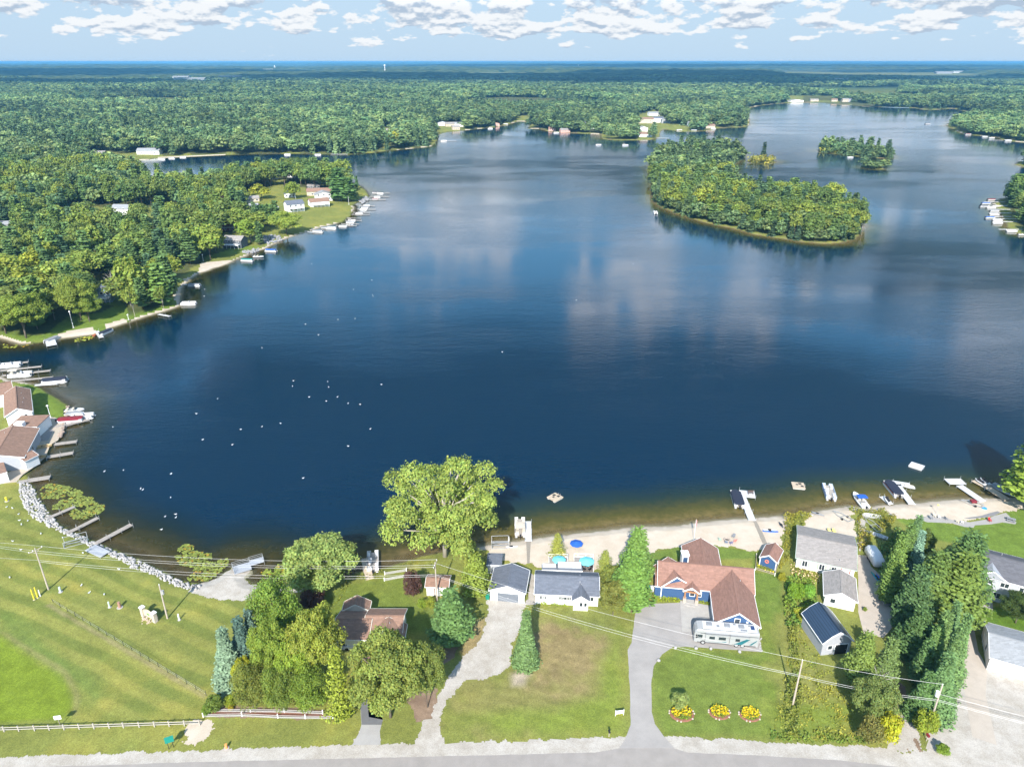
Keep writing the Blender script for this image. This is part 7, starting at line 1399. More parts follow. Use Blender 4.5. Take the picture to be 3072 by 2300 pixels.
p = at(*r1(1835,518)); MB().cyl((0, 0, 0), .62, .12, 16, .55).obj('wading_pool', mat('pool_blue', (.04, .28, .55), .5), None, loc=(p.x, p.y, LZ)); tag(bpy.data.objects['wading_pool'], 'small round blue wading pool on the right beach', 'wading pool')
def post_sign(*a): pass
def volley(q, label):
    p = at(*q); r = empty('tether_ball', (p.x, p.y, LZ), 0, label, 'tether ball'); MB().cyl((0, 0, 0), .04, 2.2, 8).obj('pole', PIPE, r); MB().lathe((0, 0, 2.1), [(.02, 0), (.2, .1), (.26, .25), (.2, .4), (.02, .5)], 10).obj('ball', mat('yellow_plastic', (0, 0, 0)), r, smooth=True)
volley(r1(1378,565), 'yellow ball on a short post at the right beach')
# table on trestle / picnic tables
def picnic(q, rz, label, m=TANP, group=None, s=1):
    p = at(*q); r = empty('picnic_table', (p.x, p.y, LZ), rz, label, 'picnic table', group); r.scale = (s, s, s); MB().cbox((0, 0, .74), (1.8, .75, .05)).obj('table_top', m, r)
    for y in (-.68, .68): MB().cbox((0, y, .44), (1.8, .28, .05)).obj('seat', m, r)
    for x in (-.7, .7): MB().bar((x, -.6, 0), (x, .25, .73), .09).bar((x, .6, 0), (x, -.25, .73), .09).bar((x, -.75, .4), (x, .75, .4), .08).obj('leg', m, r)
    return r
picnic(r1(2085,640), rad(-30), 'grey picnic table beside the terrace at the right edge', GREYC)
for q, lab in ((rs(465,1258), 'dug out style rowing boat on the inn paving, farther from the road'), (rs(395,1380), 'wooden rowing boat planter on the inn paving near the lower wall')):
    o = rowboat(lab, m=mat('straw_wood', (.52, .38, .2), .8), L_=5.2, W_=1.6, inner=mat('dark_wood', (0, 0, 0))); pp = at(*q); o.location = (pp.x, pp.y, LZ); o.rotation_euler.z = rad(20)
# bins
def bin_(q, m, label, s=1):
    p = at(*q); r = empty('waste_bin', (p.x, p.y, LZ), random.uniform(-.2, .2), label, 'waste bin'); MB().loft([[(-.32*s, -.35*s, 0), (.32*s, -.35*s, 0), (.32*s, .35*s, 0), (-.32*s, .35*s, 0)], [(-.4*s, -.42*s, 1.05*s), (.4*s, -.42*s, 1.05*s), (.4*s, .42*s, 1.05*s), (-.4*s, .42*s, 1.05*s)]]).obj('bin_body', m, r); MB().cbox((0, .02, 1.1*s), (.86*s, .92*s, .1)).cbox((0, .45*s, 1.02*s), (.7*s, .1, .1)).obj('lid', m, r)
GRNP = mat('green_plastic', (.01, .20, .13), .5); bin_(c5(822,1345), GRNP, 'green waste bin left of the white garage, farther one', 1.0); bin_(c5(830,1372), GRNP, 'green waste bin left of the white garage, nearer one', 1.05); bin_(r2(1917,640), GRNP, 'green waste bin against the white outbuilding', 1.15); bin_(c3(1522,915), GRNP, 'green waste bin beside the golden tree at the paved drive', .9); bin_(c8(455,1300), GRNP, 'green waste bin at the west end of the blue house'); bin_(c8(490,1300), GEL, 'white propane tank shaped bin beside the green one', .9)
# small parked car by the brown house
def car(q, rz, m, label):
    p = at(*q); r = empty('parked_car', (p.x, p.y, LZ), rz, label, 'car'); R_ = []
    for x, zt in ((-2.2, .75), (-2.1, .95), (-1.6, 1.0), (1.0, .98), (1.9, .85), (2.25, .6)): R_.append([(x, -.88, .3), (x, -.9, zt*.8), (x, -.78, zt), (x, .78, zt), (x, .9, zt*.8), (x, .88, .3)])
    MB().loft(R_).obj('body', m, r); R_ = []
    for x, zt, s_ in ((-1.8, 1.0, .75), (-1.3, 1.45, .66), (.2, 1.5, .66), (1.05, 1.0, .74)): R_.append([(x, -s_, .98), (x, -s_*.95, zt), (x, s_*.95, zt), (x, s_, .98)])
    MB().loft(R_).obj('cabin', GLASS, r); MB().cbox((-.55, 0, 1.49), (1.4, 1.2, .05)).obj('car_roof', m, r)
    for x in (-1.4, 1.4):
        for y in (-.82, .82): MB().cyl((0, 0, -.1), .33, .2, 14).obj('wheel', RUB, r, loc=(x, y, .33)).rotation_euler = (math.pi/2, 0, 0)
    for y in (-.6, .6): MB().cbox((2.2, y, .62), (.08, .3, .14)).obj('headlight', GEL, r)
car(c3(1470,440), rad(4), GEL, 'white car parked beneath the eaves of the brown house')
# ================================================================ MOTORHOME
pA = at(*c7(884,408)); pB = at(*c7(1492,462)); a = math.atan2(pB.y-pA.y, pB.x-pA.x); LR = (pB-pA).length
rv = empty('motorhome', (pA.x, pA.y, LZ+.014), a, 'long silver and white motorhome with teal swooshes parked by the blue garage wing', 'motorhome')
SIL = mat('rv_silver', (.33, .335, .34), .45, .0, var=.03, spec=.6); RVW = mat('rv_white', (.52, .53, .54), .4, var=.04); TEALP = mat('rv_teal', (.02, .13, .16), .3); W_ = 2.6; H_ = 3.55; R_ = []
for x, s_, zt, z0 in ((0, .80, 2.5, .7), (.12, .92, 3.0, .5), (.5, .99, H_-.1, .42), (1.2, 1, H_, .40), (LR-.1, 1, H_, .40), (LR, .97, H_-.08, .45)):
    h = W_/2*s_; R_.append([(x, W_/2-h, z0), (x, W_/2-h, zt-.25), (x, W_/2-h+.18, zt-.03), (x, W_/2+h-.18, zt-.03), (x, W_/2+h, zt-.25), (x, W_/2+h, z0)])
MB().loft(R_).obj('body', SIL, rv, smooth=False); boxuv(MB().box(1.5, LR-.35, .22, W_-.22, H_-.02, H_+.02).obj('roof', RVW, rv))
MB().add([(-.05, .35, 1.5), (-.05, W_-.35, 1.5), (.10, W_-.4, 2.75), (.10, .4, 2.75), (.0, .35, 1.5), (.0, W_-.35, 1.5), (.15, W_-.4, 2.75), (.15, .4, 2.75)], [(0,1,2,3),(7,6,5,4),(0,4,5,1),(1,5,6,2),(2,6,7,3),(3,7,4,0)]).obj('windshield', GLASS, rv)
for x0, x1 in ((2.0, LR*.53), (LR*.55, LR-1.8)): MB().box(x0, x1, -.35, .02, .95, 2.95).obj('slide_out', SIL, rv); MB().box(x0-.05, x1+.05, -.42, -.36, 2.8, 3.02).obj('slide_awning', GREYC, rv)
for x, w2, z in ((2.7, 1.0, 1.75), (4.4, 1.3, 1.75), (LR*.55+1.0, .8, 1.7)): MB().box(x, x+w2, -.375, -.352, z, z+.62).obj('window', GLASS, rv)
MB().box(.55, 1.5, -.03, -.002, 1.5, 2.3).obj('window', GLASS, rv)
for x in (2.3, 5.6, 8.2): MB().cbox((x+.4, W_*.55, H_+.17), (1.0, .75, .28)).obj('air_conditioner', GREYC if x < 9 else RVW, rv)
for x, y, w2, d2 in ((4.3, 1.2, .5, .5), (7.4, 2.0, .45, .4), (LR-2.8, .6, 1.2, .4), (LR-1.6, 1.9, .5, .35)): MB().cbox((x, y, H_+.06), (w2, d2, .1)).obj('roof_vent', GREYC, rv)
MB().cbox((LR-1.1, 1.5, H_+.06), (.7, 1.0, .06)).obj('solar_panel', mat('solar_blue', (.02, .05, .14), .2), rv)
sw = MB(); sw.add([(LR*.62, -.362, 1.0), (LR*.74, -.362, 1.0), (LR*.86, -.362, 2.4), (LR*.80, -.362, 2.4)], [(0,1,2,3)]); sw.add([(LR*.86, -.004, .75), (LR*.9, -.004, .75), (LR*.98, -.004, 1.9), (LR*.96, -.004, 1.9)], [(0,1,2,3)]); sw.add([(2.2, -.362, 1.05), (LR*.5, -.362, 1.25), (LR*.5, -.362, 1.42), (4, -.362, 1.2)], [(0,1,2,3)]); sw.obj('decal', TEALP, rv)
MB().box(1.0, LR-.2, -.45, -.425, 3.04, 3.1).box(1.2, LR-.4, .02, .10, H_+.02, H_+.07).box(1.2, LR-.4, W_-.10, W_-.02, H_+.02, H_+.07).obj('trim_rail', mat('rv_dark', (.09, .09, .10), .5), rv)
MB().box(.6, LR-.4, -.02, -.003, .42, .62).obj('skirt', mat('rv_dark', (.09, .09, .10), .5), rv)
for x in (1.7, LR-3.9, LR-2.8):
    for y in (.12, W_-.12): w2 = MB().cyl((0, 0, -.16), .48, .3, 16).obj('wheel', RUB, rv, loc=(x, y, .48)); w2.rotation_euler = (math.pi/2, 0, 0); MB().cyl((0, 0, -.19 if y > 1 else .15), .28, .03, 12).obj('rim', PIPE, w2)
for y in (-.35, W_+.35): MB().cbox((.35, y, 2.1), (.18, .3, .5)).bar((.4, y*.6+.5 if y < 0 else y-.3, 2.4), (.35, y, 2.4), .05).obj('mirror', BLK, rv)
# ================================================================ POLES, WIRES, FLAG, SIGNS
POLE = mat('pole_wood', (.42, .36, .30), .9, var=.2, scale=3)
def upole(base, topy, label, arm=None, tr=False, z=LZ, lean=(0, 0)):
    p = at(*base, z); h = height_of(base[0], base[1], topy, z); r = empty('utility_pole', (p.x, p.y, z), 0, label, 'utility pole', 'utility poles of the roadside line'); r.rotation_euler = (lean[0], lean[1], 0); MB().tube([(0, 0, 0), (0, 0, h)], .17, 8, .11).obj('pole', POLE, r)
    if arm is not None:
        c, s_ = math.cos(arm), math.sin(arm); MB().bar((-1.3*c, -1.3*s_, h-.5), (1.3*c, 1.3*s_, h-.5), .11, .13).bar((-.7*c, -.7*s_, h-.55), (0, 0, h-1.3), .05).bar((.7*c, .7*s_, h-.55), (0, 0, h-1.3), .05).obj('crossarm', POLE, r)
        for k in (-1.2, -.5, 1.2): MB().cyl((k*c, k*s_, h-.42), .07, .2, 8).obj('insulator', TRIM, r)
    else: MB().cyl((0, 0, h), .07, .22, 8).obj('insulator', TRIM, r)
    if tr: MB().cyl((-.45, -.1, h-2.3), .3, 1.0, 12).obj('transformer', mat('transformer_grey', (.6, .6, .62), .5), r)
    return Vector((p.x, p.y, z)), h
U1, h1 = upole(c1(460,1162), c1(0,770)[1], 'pole with a crossarm on the left lawn above the yellow markers', arm=.95)
U2, h2 = upole(c1(1588,1435), c1(0,1118)[1], 'bare service pole beside the stone monument sign', tr=False)
U3, h3 = upole(c5(352,1400), c5(0,1030)[1], 'pole with a crossarm in front of the white garden shed', arm=1.4)
U4, h4 = upole(c7(1828,985), c7(0,570)[1], 'pole at the hedgerow between the blue house lawn and the meadow')
U5, h5 = upole(r2(1310,1190), r2(0,800)[1], 'pole with a grey transformer at the foot of the evergreen belt', tr=True)
U6, h6 = upole(r1(950,1285), r1(0,1045)[1], 'old leaning pole inside the evergreen belt')
mm = MB().cbox((0, 0, 0), (.5, .4, .9)).obj('meter_box', PIPE, None); mm.location = (U2.x+.3, U2.y, h2-1.8+LZ); tag(mm, 'small equipment box near the top of the service pole', 'box')
WIREM = mat('wire', (.42, .42, .42), .5, .3)
def wires(label, spans, r_=.022):
    root = empty('power_line', (0, 0, 0), 0, label, 'power line', 'power lines')
    for a, b, sag in spans:
        a = Vector(a); b = Vector(b); n = 14; pts = [a.lerp(b, i/n)-Vector((0, 0, 4*sag*(i/n)*(1-i/n))) for i in range(n+1)]; MB().tube(pts, r_, 4).obj('wire', WIREM, root)
def tp_(U, h, dx, arm): return (U.x+dx*math.cos(arm), U.y+dx*math.sin(arm), U.z+h-.25)
UL = Vector((U1.x-60, U1.y+14, LZ))
wires('power lines crossing from the left edge to the crossarm pole on the lawn', [((UL.x, UL.y-k, LZ+h1-.3), tp_(U1, h1, k, .95), 1.0) for k in (-1.2, -.5, 1.2)]+[((UL.x, UL.y-4, LZ+h1-3.4), (U1.x, U1.y, LZ+h1-3), 1.1)])
wires('power lines spanning the bay corner between the two crossarm poles', [(tp_(U1, h1, k, .95), tp_(U3, h3, k, 1.4), 1.7) for k in (-1.2, -.5, 1.2)]+[((U1.x, U1.y, LZ+h1-3), (U3.x, U3.y, LZ+h3-3), 1.8), ((U1.x, U1.y, LZ+h1-3.4), (U3.x, U3.y, LZ+h3-3.4), 2.1)])
wires('power lines over the open lot towards the hedgerow pole', [((U3.x, U3.y, LZ+h3-.2), (U4.x, U4.y, LZ+h4+.15), 1.3), ((U3.x, U3.y, LZ+h3-3), (U4.x, U4.y, LZ+h4-3.2), 1.5), ((U3.x, U3.y, LZ+h3-3.3), (U4.x, U4.y, LZ+h4-3.5), 1.8)])
wires('power lines from the hedgerow pole to the transformer pole', [((U4.x, U4.y, LZ+h4+.15), (U5.x, U5.y, LZ+h5+.15), .4), ((U4.x, U4.y, LZ+h4-3.2), (U5.x, U5.y, LZ+h5-3.2), .5), ((U4.x, U4.y, LZ+h4-3.5), (U5.x, U5.y, LZ+h5-3.5), .6)])
UR = (U5.x+42, U5.y-14); wires('power lines leaving the transformer pole at the right', [((U5.x, U5.y, LZ+h5-k), (*UR, LZ+h5-k-.5), .6) for k in (2.0, 3.2, 3.5)])
def lamp(q, ty, label, head=True):
    p = at(*q); h = height_of(q[0], q[1], ty); r = empty('street_lamp', (p.x, p.y, LZ), 0, label, 'lamp post'); MB().cyl((0, 0, 0), .11, h, 8, .07).obj('post', TRIM, r); MB().cyl((0, 0, 0), .5, .12, 12).obj('base', CONC, r)
    if head: MB().lathe((0, 0, h-.1), [(.12, 0), (.3, .15), (.33, .4), (.05, .6)], 10).obj('lamp_head', TRIM, r)
lamp(rs(560,930), rs(0,805)[1], 'white lamp post on the green lodge lawn'); lamp(lb(697,895), lb(0,745)[1], 'tall lamp post on the left bank lawn'); lamp(lb(1220,820), lb(0,775)[1], 'low white light post by the left bank water'); lamp(lb(1928,262), lb(0,205)[1], 'thin lamp post at the head of the left sandy beach'); lamp(pn(910,480), pn(0,390)[1], 'white mast by the white garage on the peninsula'); lamp(pn(1412,520), pn(0,440)[1], 'white pole on the peninsula lawn near the docks', False)
p = at(*c8(888,820)); fl = empty('flag_pole', (p.x, p.y, LZ), 0, 'white flagpole with a limp striped flag behind the blue house', 'flag'); fh = height_of(*c8(888,820), c8(0,622)[1]); MB().cyl((0, 0, 0), .06, fh, 8, .035).obj('pole', TRIM, fl)
fb = MB()
for k in range(7): z = fh-.3-k*.26; fb.add([(.05, 0, z), (.30+.04*(k % 2), .06, z-.05), (.28, .05, z-.28), (.05, 0, z-.24), (.05, .04, z), (.30, .1, z-.05), (.28, .09, z-.28), (.05, .04, z-.24)], [(0,1,2,3),(7,6,5,4),(0,4,5,1),(1,5,6,2),(2,6,7,3),(3,7,4,0)])
fb.obj('flag', mat('flag_red', (.6, .25, .25), .8), fl)
# stone monument sign
p = at(*c1(1420,1440)); r = empty('monument_sign', (p.x, p.y, LZ), rad(-28), 'stone pillared sign with an arched cream board on a pebble bed', 'sign')
PSTONE = mat('pale_stone', (.48, .42, .35), .9, var=.3, scale=4, bump=.4)
for x in (-1.7, 1.7): o = MB().cbox((x, 0, 1.1), (.75, .7, 2.2)).obj('pillar', PSTONE, r); MB().cbox((x, 0, 2.27), (.95, .9, .14)).obj('cap', TRIM, o)
pts = [(-1.32, .5)]+[(-1.32+2.64*k/8, 1.75+.45*math.sin(math.pi*k/8)) for k in range(9)]+[(1.32, .5)]; n = len(pts); MB().add([(x, -.1, z) for x, z in pts]+[(x, .1, z) for x, z in pts], [tuple(range(n)), tuple(range(n, 2*n))[::-1]]+[(i, i+n, (i+1) % n+n, (i+1) % n) for i in range(n)]).obj('sign_board', mat('cream_board', (.62, .52, .34), .7), r)
MB().lathe((0, -.13, 1.25), [(.02, -.3), (.4, -.15), (.42, .1), (.02, .3)], 8, sy=.1).obj('emblem', mat('emblem_green', (.12, .28, .1), .7), r)
pr = scatter([P(c1, [(1330,1490),(1360,1420),(1420,1400),(1500,1420),(1480,1450),(1380,1500)])], 9, 9, LZ+.03); rocks('pebble_bed', pr, .18, mat('pebble', (.45, .36, .28), .9, var=.3), 'tan pebbles in front of the stone pillared sign', 'pebbles')
# road sign, sign boards, posts, hydrant
p = at(*c2(1625,1400)); r = empty('road_sign', (p.x, p.y, LZ), rad(25), 'green road sign on two dark legs at the roadside grass', 'sign')
for x in (-.35, .35): MB().bar((x, 0, 0), (x, 0, 2.6), .08).obj('leg', BLK, r)
MB().cbox((0, -.06, 2.0), (1.3, .05, 1.3)).obj('panel', mat('sign_green', (.01, .22, .17), .5), r)
p = at(*c2(575,1190)); r = empty('notice_board', (p.x, p.y, LZ), rad(10), 'small white board standing over the plank fence', 'sign'); MB().bar((0, 0, 0), (0, 0, 1.9), .1).obj('post', WOODG, r); MB().cbox((0, -.07, 2.0), (1.1, .05, .8)).obj('panel', TRIM, r)
p = at(*c6(2080,1090)); r = empty('yard_sign', (p.x, p.y, LZ), rad(8), 'white yard sign between the open lot and the blue house drive', 'sign')
for x in (-.7, .7): MB().bar((x, 0, 0), (x, 0, 1.3), .09).obj('post', TRIM, r)
MB().cbox((0, -.06, .85), (1.35, .05, .75)).obj('panel', TRIM, r); leafmass('sign_flowers', [P(c6, [(2050,1080),(2120,1080),(2115,1105),(2055,1100)])], 60, .4, 'yellow flowers at the foot of the white yard sign', 'flowers', (1.6, 1.5, .5), 61)
p = at(*c6(1980,1290)); r = empty('mail_box', (p.x, p.y, LZ), rad(-80), 'dark mailbox at the corner of the open lot', 'mailbox'); MB().bar((0, 0, 0), (0, 0, 1.1), .1).obj('post', POLE, r); MB().cyl((0, 0, 0), .16, .55, 12).obj('box', BLK, r, loc=(-.25, 0, 1.2)).rotation_euler = (0, math.pi/2, 0)
p = at(*r2(1285,1330)); r = empty('mail_box', (p.x, p.y, LZ), rad(-80), 'reddish mailbox beside the dirt track at the road', 'mailbox'); MB().bar((0, 0, 0), (0, 0, 1.1), .1).obj('post', POLE, r); MB().cbox((0, 0, 1.25), (.6, .3, .35)).obj('box', TRED, r)
for q, m, h, w_, lab in ((c1(1040,1330), mat('pale_green_paint', (.5, .62, .5), .6), 1.3, .18, 'pale green marker post on the left lawn'), (c1(1137,1332), mat('brown_paint', (.35, .2, .15), .7), 1.3, .3, 'brown marker box on a white slab on the left lawn'), (c1(1700,1450), TRIM, 1.4, .16, 'white marker post right of the stone sign'), (c1(575,1185), mat('pale_blue_paint', (.5, .58, .62), .6), 1.2, .22, 'pale blue pedestal near the crossarm pole'), (c1(325,1260), mat('yellow_paint', (.75, .6, .05), .5), 2.6, .12, 'left yellow guy marker below the crossarm pole'), (c1(358,1240), mat('yellow_paint', (0, 0, 0)), 2.6, .12, 'right yellow guy marker below the crossarm pole'), (c1(65,325), mat('yellow_paint', (0, 0, 0)), 1.1, .26, 'yellow hydrant post on the lawn below the inn'), (c3(252,1400), mat('orange_paint', (.8, .3, .1), .6), .8, .22, 'orange utility marker by the road shoulder'), (c1(383,1225), TRIM, 1.5, .1, 'thin white marker beside the yellow guy markers')):
    p = at(*q); r = empty('marker_post', (p.x, p.y, LZ), 0, lab, 'marker post'); MB().cyl((0, 0, .08), w_, h, 10, w_*.85).obj('post', m, r); MB().cyl((0, 0, 0), w_*2, .08, 10).obj('base', CONC, r)
# plank rail fence
fx = [(-255,1211)]+[(x, 1202-(x-25)*60/1860.) for x in (-115,25,165,315,455,595,740,880,1025,1160,1310,1455,1595,1740,1885)]
fr_ = empty('rail_fence', (0, 0, LZ), 0, 'grey two rail plank fence along the roadside grass', 'fence'); Q = [at(*c2(*q), LZ+1.0) for q in fx]; rl = MB()
for a, b in zip(Q, Q[1:]):
    for hh in (1.0, .55): rl.bar((a.x, a.y-.08, hh), (b.x, b.y-.08, hh), .05, .13)
rl.obj('rail', mat('fence_plank', (.40, .365, .32), .85, var=.15), fr_)
for a in Q: MB().cbox((a.x, a.y, .6), (.16, .16, 1.2)).obj('post', mat('fence_plank', (0, 0, 0)), fr_)
wf = empty('wire_fence', (0, 0, LZ), 0, 'row of thin dark steel posts with slack wire across the left lawn', 'fence'); a = at(*c2(505,25)); b = at(*c2(1955,905)); wl = MB()
for hh in (.5, .95): wl.bar((a.x, a.y, hh), (b.x, b.y, hh), .02)
wl.obj('wire', WIREM, wf)
for k in range(19): q = a.lerp(b, k/18); MB().bar((q.x, q.y, 0), (q.x+random.uniform(-.04, .04), q.y, 1.15), .06).obj('post', BLK, wf)
PKT = mat('weathered_white', (.46, .45, .43), .8, var=.2)
def picket(pts, label, h=.42):
    r = empty('picket_fence', (0, 0, LZ), 0, label, 'fence', 'white picket fences by the mulched bed'); Q = [at(*q) for q in pts]; m_ = MB(); pk = MB()
    for a, b in zip(Q, Q[1:]):
        l = (b-a).length
        for hh in (.25, .6): m_.bar((a.x, a.y, hh), (b.x, b.y, hh), .04, .07)
        n = int(l/.16)
        for k in range(n+1): c = a.lerp(b, k/max(1, n)); pk.bar((c.x, c.y-.04, .05), (c.x, c.y-.04, h), .03, .085)
    m_.obj('rail', PKT, r); pk.obj('pickets', PKT, r)
    for a in Q: MB().cbox((a.x, a.y, .48), (.14, .14, .96)).obj('post', TRIM, r)
picket(P(c3, [(32,1105),(400,1098),(740,1115),(1000,1120),(1262,1122)]), 'longer white picket fence on the road side of the mulched bed'); picket(P(c3, [(108,1055),(480,1058),(800,1062),(1165,1078)]), 'shorter white picket fence behind the mulched bed'); picket(P(c4, [(1748,1208),(1960,1168)]), 'white picket fence by the water beside the tan dock', .7); picket(P(c4, [(1752,1150),(1958,1115)]), 'upper white picket fence beside the shore planter', .6)
# three flower islands on the blue house lawn
for q, w_, lab, tall in ((c7(775,1075), 30, 'largest yellow flower bed with a tall grey green shrub', True), (c7(1132,1065), 26, 'middle yellow flower bed on the blue house lawn', False), (c7(1420,1085), 26, 'rightmost yellow flower bed on the blue house lawn', False)):
    p = at(*q); rx_ = w_/18.; r = empty('flower_bed', (p.x, p.y, LZ), 0, lab, 'flower bed', 'yellow flower beds on the blue house lawn'); MB().lathe((0, 0, .01), [(rx_*1.25, 0), (rx_*1.1, .12), (.05, .2)], 20, sy=.8).obj('soil', mat('red_mulch', (0, 0, 0)), r)
    rng = np.random.default_rng(int(q[0])); n = 420; aa = rng.uniform(0, 6.28, n); rr2 = np.sqrt(rng.uniform(0, 1, n))*rx_*1.05; pp = np.stack([rr2*np.cos(aa), rr2*np.sin(aa)*.8, .15+rng.uniform(0, .55, n)], -1); tn_ = np.ones((n, 3))*np.array([[.9, 1.1, .5]])*rng.uniform(.6, 1.3, (n, 1)); k = (rng.uniform(size=n) < .5) & (pp[:, 1] > -.9); tn_[k] = np.array([3.6, 2.2, .25]); pp[k, 2] += .15
    o = bpy.data.objects.new('flowers', leafobj('flowers', [quadsmesh(pp, rng.normal(size=(n, 3))*.5+np.array([0, -.2, 1]), .24*rng.uniform(.6, 1.4, n), 1, tn_, rng=rng)], MASSM)); COL.objects.link(o); o.parent = r; o['kind'] = 'stuff'
    st = MB()
    for k in range(9): a = 2*math.pi*k/9-.4*(k % 2); st.cbox((rx_*1.25*math.cos(a), rx_*1.0*math.sin(a), .08), (.24, .2, .16), rz=a)
    st.obj('stone_edge', PSTONE, r)
    if tall:
        c, t2 = lib('bush:1'); o = bpy.data.objects.new('shrub', c); COL.objects.link(o); o.parent = r; o.location = (0, 1.3, 0); o.scale = (2.9, 2.6, 3.4); o.color = (1.5, 1.4, 1.7, 1)
for k, q in enumerate((c7(910,460), c7(1050,462), c7(1322,492), c7(555,575), c7(715,455))):
    p = at(*q); o = MB().lathe((0, 0, 0), [(.2, 0), (.38, .12), (.34, .35), (.12, .5)], 9, sy=.8).obj('boulder', ROCKM, None, loc=(p.x, p.y, LZ-.04), smooth=True); o.rotation_euler.z = k; tag(o, f'pale boulder on the blue house lawn, {ordn([1, 2, 3, 0, 4][k])} along the drive edge' if k != 4 else 'tan boulder at the bend of the drive edge', 'boulder', 'boulders along the drive edge')
# gulls
def gull(label=None):
    r = empty('gull', (0, 0, 0), 0, label, 'gull'); MB().loft([[(x, s_*math.cos(a), .16+z+s_*.8*math.sin(a)) for a in [2*math.pi*j/8 for j in range(8)]] for x, s_, z in ((-.34, .03, .06), (-.18, .12, .03), (0, .15, 0), (.14, .11, .04), (.22, .06, .14), (.28, .07, .22), (.34, .05, .22), (.38, .01, .20))]).obj('body', mat('gull_white', (.85, .85, .85), .8), r, smooth=True)
    MB().cbox((-.12, 0, .28), (.5, .26, .05)).obj('wing', mat('gull_grey', (.55, .56, .6), .8), r); MB().cbox((.41, 0, .36), (.08, .03, .03)).obj('beak', mat('yellow_plastic', (0, 0, 0)), r); return r
g0 = gull('white gull floating on the lake, one of many scattered dots'); W2 = [(566,751),(634,822),(632,834),(668,857),(708,824),(710,836),(824,830),(705,866),(752,871),(778,873),(470,861),(729,857),(606,914),(566,921),(800,926),(520,927),(752,963),(424,893),(244,922),(438,949),(502,960),(370,1023),(304,1055),(655,1032),(1190,503),(1245,648),(806,640),(803,605),(730,690),(688,723),(767,688),(1085,760),(380,1117),(660,700)]
WP = [(x*1.3888, y*1.3888) for x, y in W2]+P(c1, [(990,42),(1170,32),(1355,215),(1620,65),(1618,290),(1565,470),(1665,447),(1530,592)])+P(pn, [(1058,1080),(1455,1322),(1635,1372),(40,1385),(45,1320)])+P(isl, [(136,1138)])
g0.scale = (.85, .85, .85)
WP.sort(key=lambda q: q[1]); WP = [q for k in range(0, len(WP), 8) for q in sorted(WP[k:k+8])]
for i, q in enumerate(WP):
    p = at(*q, .1); o = g0 if i == 0 else clone(g0); o.location = (p.x, p.y, -.08); o.rotation_euler.z = random.uniform(0, 6.28); o['group'] = 'gulls floating on the lake'; o['label'] = f"white gull on the lake, {ordn(i % 8)} from left in the {ordn(i//8)} band from the far shore"
for i, q in enumerate(sorted(P(c1, [(65,388),(120,397),(178,455),(188,512),(265,518),(205,552),(390,640),(597,678),(122,710),(203,790),(95,1055),(775,1128),(850,1197),(990,1217),(790,822),(1128,975)]), key=lambda q: q[1])):
    p = at(*q); o = clone(g0, (p.x, p.y, LZ+.05), random.uniform(0, 6.28), f'white gull resting on the mown lawn, {ordn(i)} counting from the lake inn down', 'gulls resting on the left lawn', .85)
# ================================================================ FAR BOATS AND DOCKS
PB = {k: pontoon('x', **kw) for k, kw in (('w', dict(seat=GEL)), ('n', dict(cover=NAVY)), ('b', dict(cover=BLUEC)), ('t', dict(cover=TEALC)), ('g', dict(cover=GREYC)), ('bb', dict(bim=BEIGE)), ('r', dict(cover=TRED, rail=GEL)))}; RB = runabout('x', cover=GREYC); RW = runabout('x')
used_ = {}
def fb_(kind, q, hd, label, group=None, s=1.0, z=0):
    src = RB if kind == 'rc' else RW if kind == 'ro' else PB[kind]; p = at(*q, .5)
    if kind not in used_: o = src; used_[kind] = 1; o.location = (p.x, p.y, z); o.rotation_euler.z = rad(hd)
    else: o = clone(src, (p.x, p.y, z), rad(hd))
    o['label'] = label; o.scale = (s, s, s)
    if group: o['group'] = group
def rdock(q, ang, l_, w_, label, m=WHT, group=None):
    p = at(*q, .6); DL([(p.x, p.y), (p.x+l_*math.cos(rad(ang)), p.y+l_*math.sin(rad(ang)))], w_, label, m, posts=3.5, world=True, group=group)
gp = 'docks at the resort shore'
rdock(rs(0,410), 18, 13, 1.3, 'farthest dock of the resort with a white boat alongside', WOODG, gp); rdock(rs(0,345), 18, 9, 1.2, 'short resort dock cut by the left edge', WOODG, gp); rdock(rs(20,465), 18, 15, 1.3, 'resort dock with tall posts above the lodge', WOODG, gp); rdock(rs(115,525), 15, 13, 1.3, 'resort dock under the white pontoon boat beside the lodge', WOODG, gp)
fb_('w', rs(120,350), 15, 'white pontoon boat at the farthest resort dock'); fb_('bb', rs(230,455), 12, 'cream pontoon boat by the lodge roof', s=1.1); rdock(rs(385,570), 12, 7, 1.2, 'short dock at the lodge lawn corner', WHT, gp)
fb_('n', rs(610,525), 14, 'dark covered boat with a folded top off the lodge lawn', s=1.15)
fb_('ro', rs(825,845), 8, 'white speed boat moored below the lodge lawn', s=.95); fb_('rc', rs(825,882), 6, 'grey covered speed boat beside the white one below the lodge lawn', s=.95)
DL(P(rs, [(540,1035),(720,1010),(985,945)]), 1.5, 'long dock beside the red covered pontoon boat', WOODG); fb_('r', rs(790,960), 10, 'pontoon boat with a red cover at the long resort dock', s=1.1); fb_('w', rs(905,920), 10, 'white pontoon boat at the head of the long resort dock', s=1.05)
DL(P(rs, [(600,1220),(850,1188)]), 1.5, 'plank dock below the inn deck, farther one', WOODG); DL(P(rs, [(512,1362),(810,1312)]), 1.6, 'plank dock below the inn deck, nearer one', WOODG)
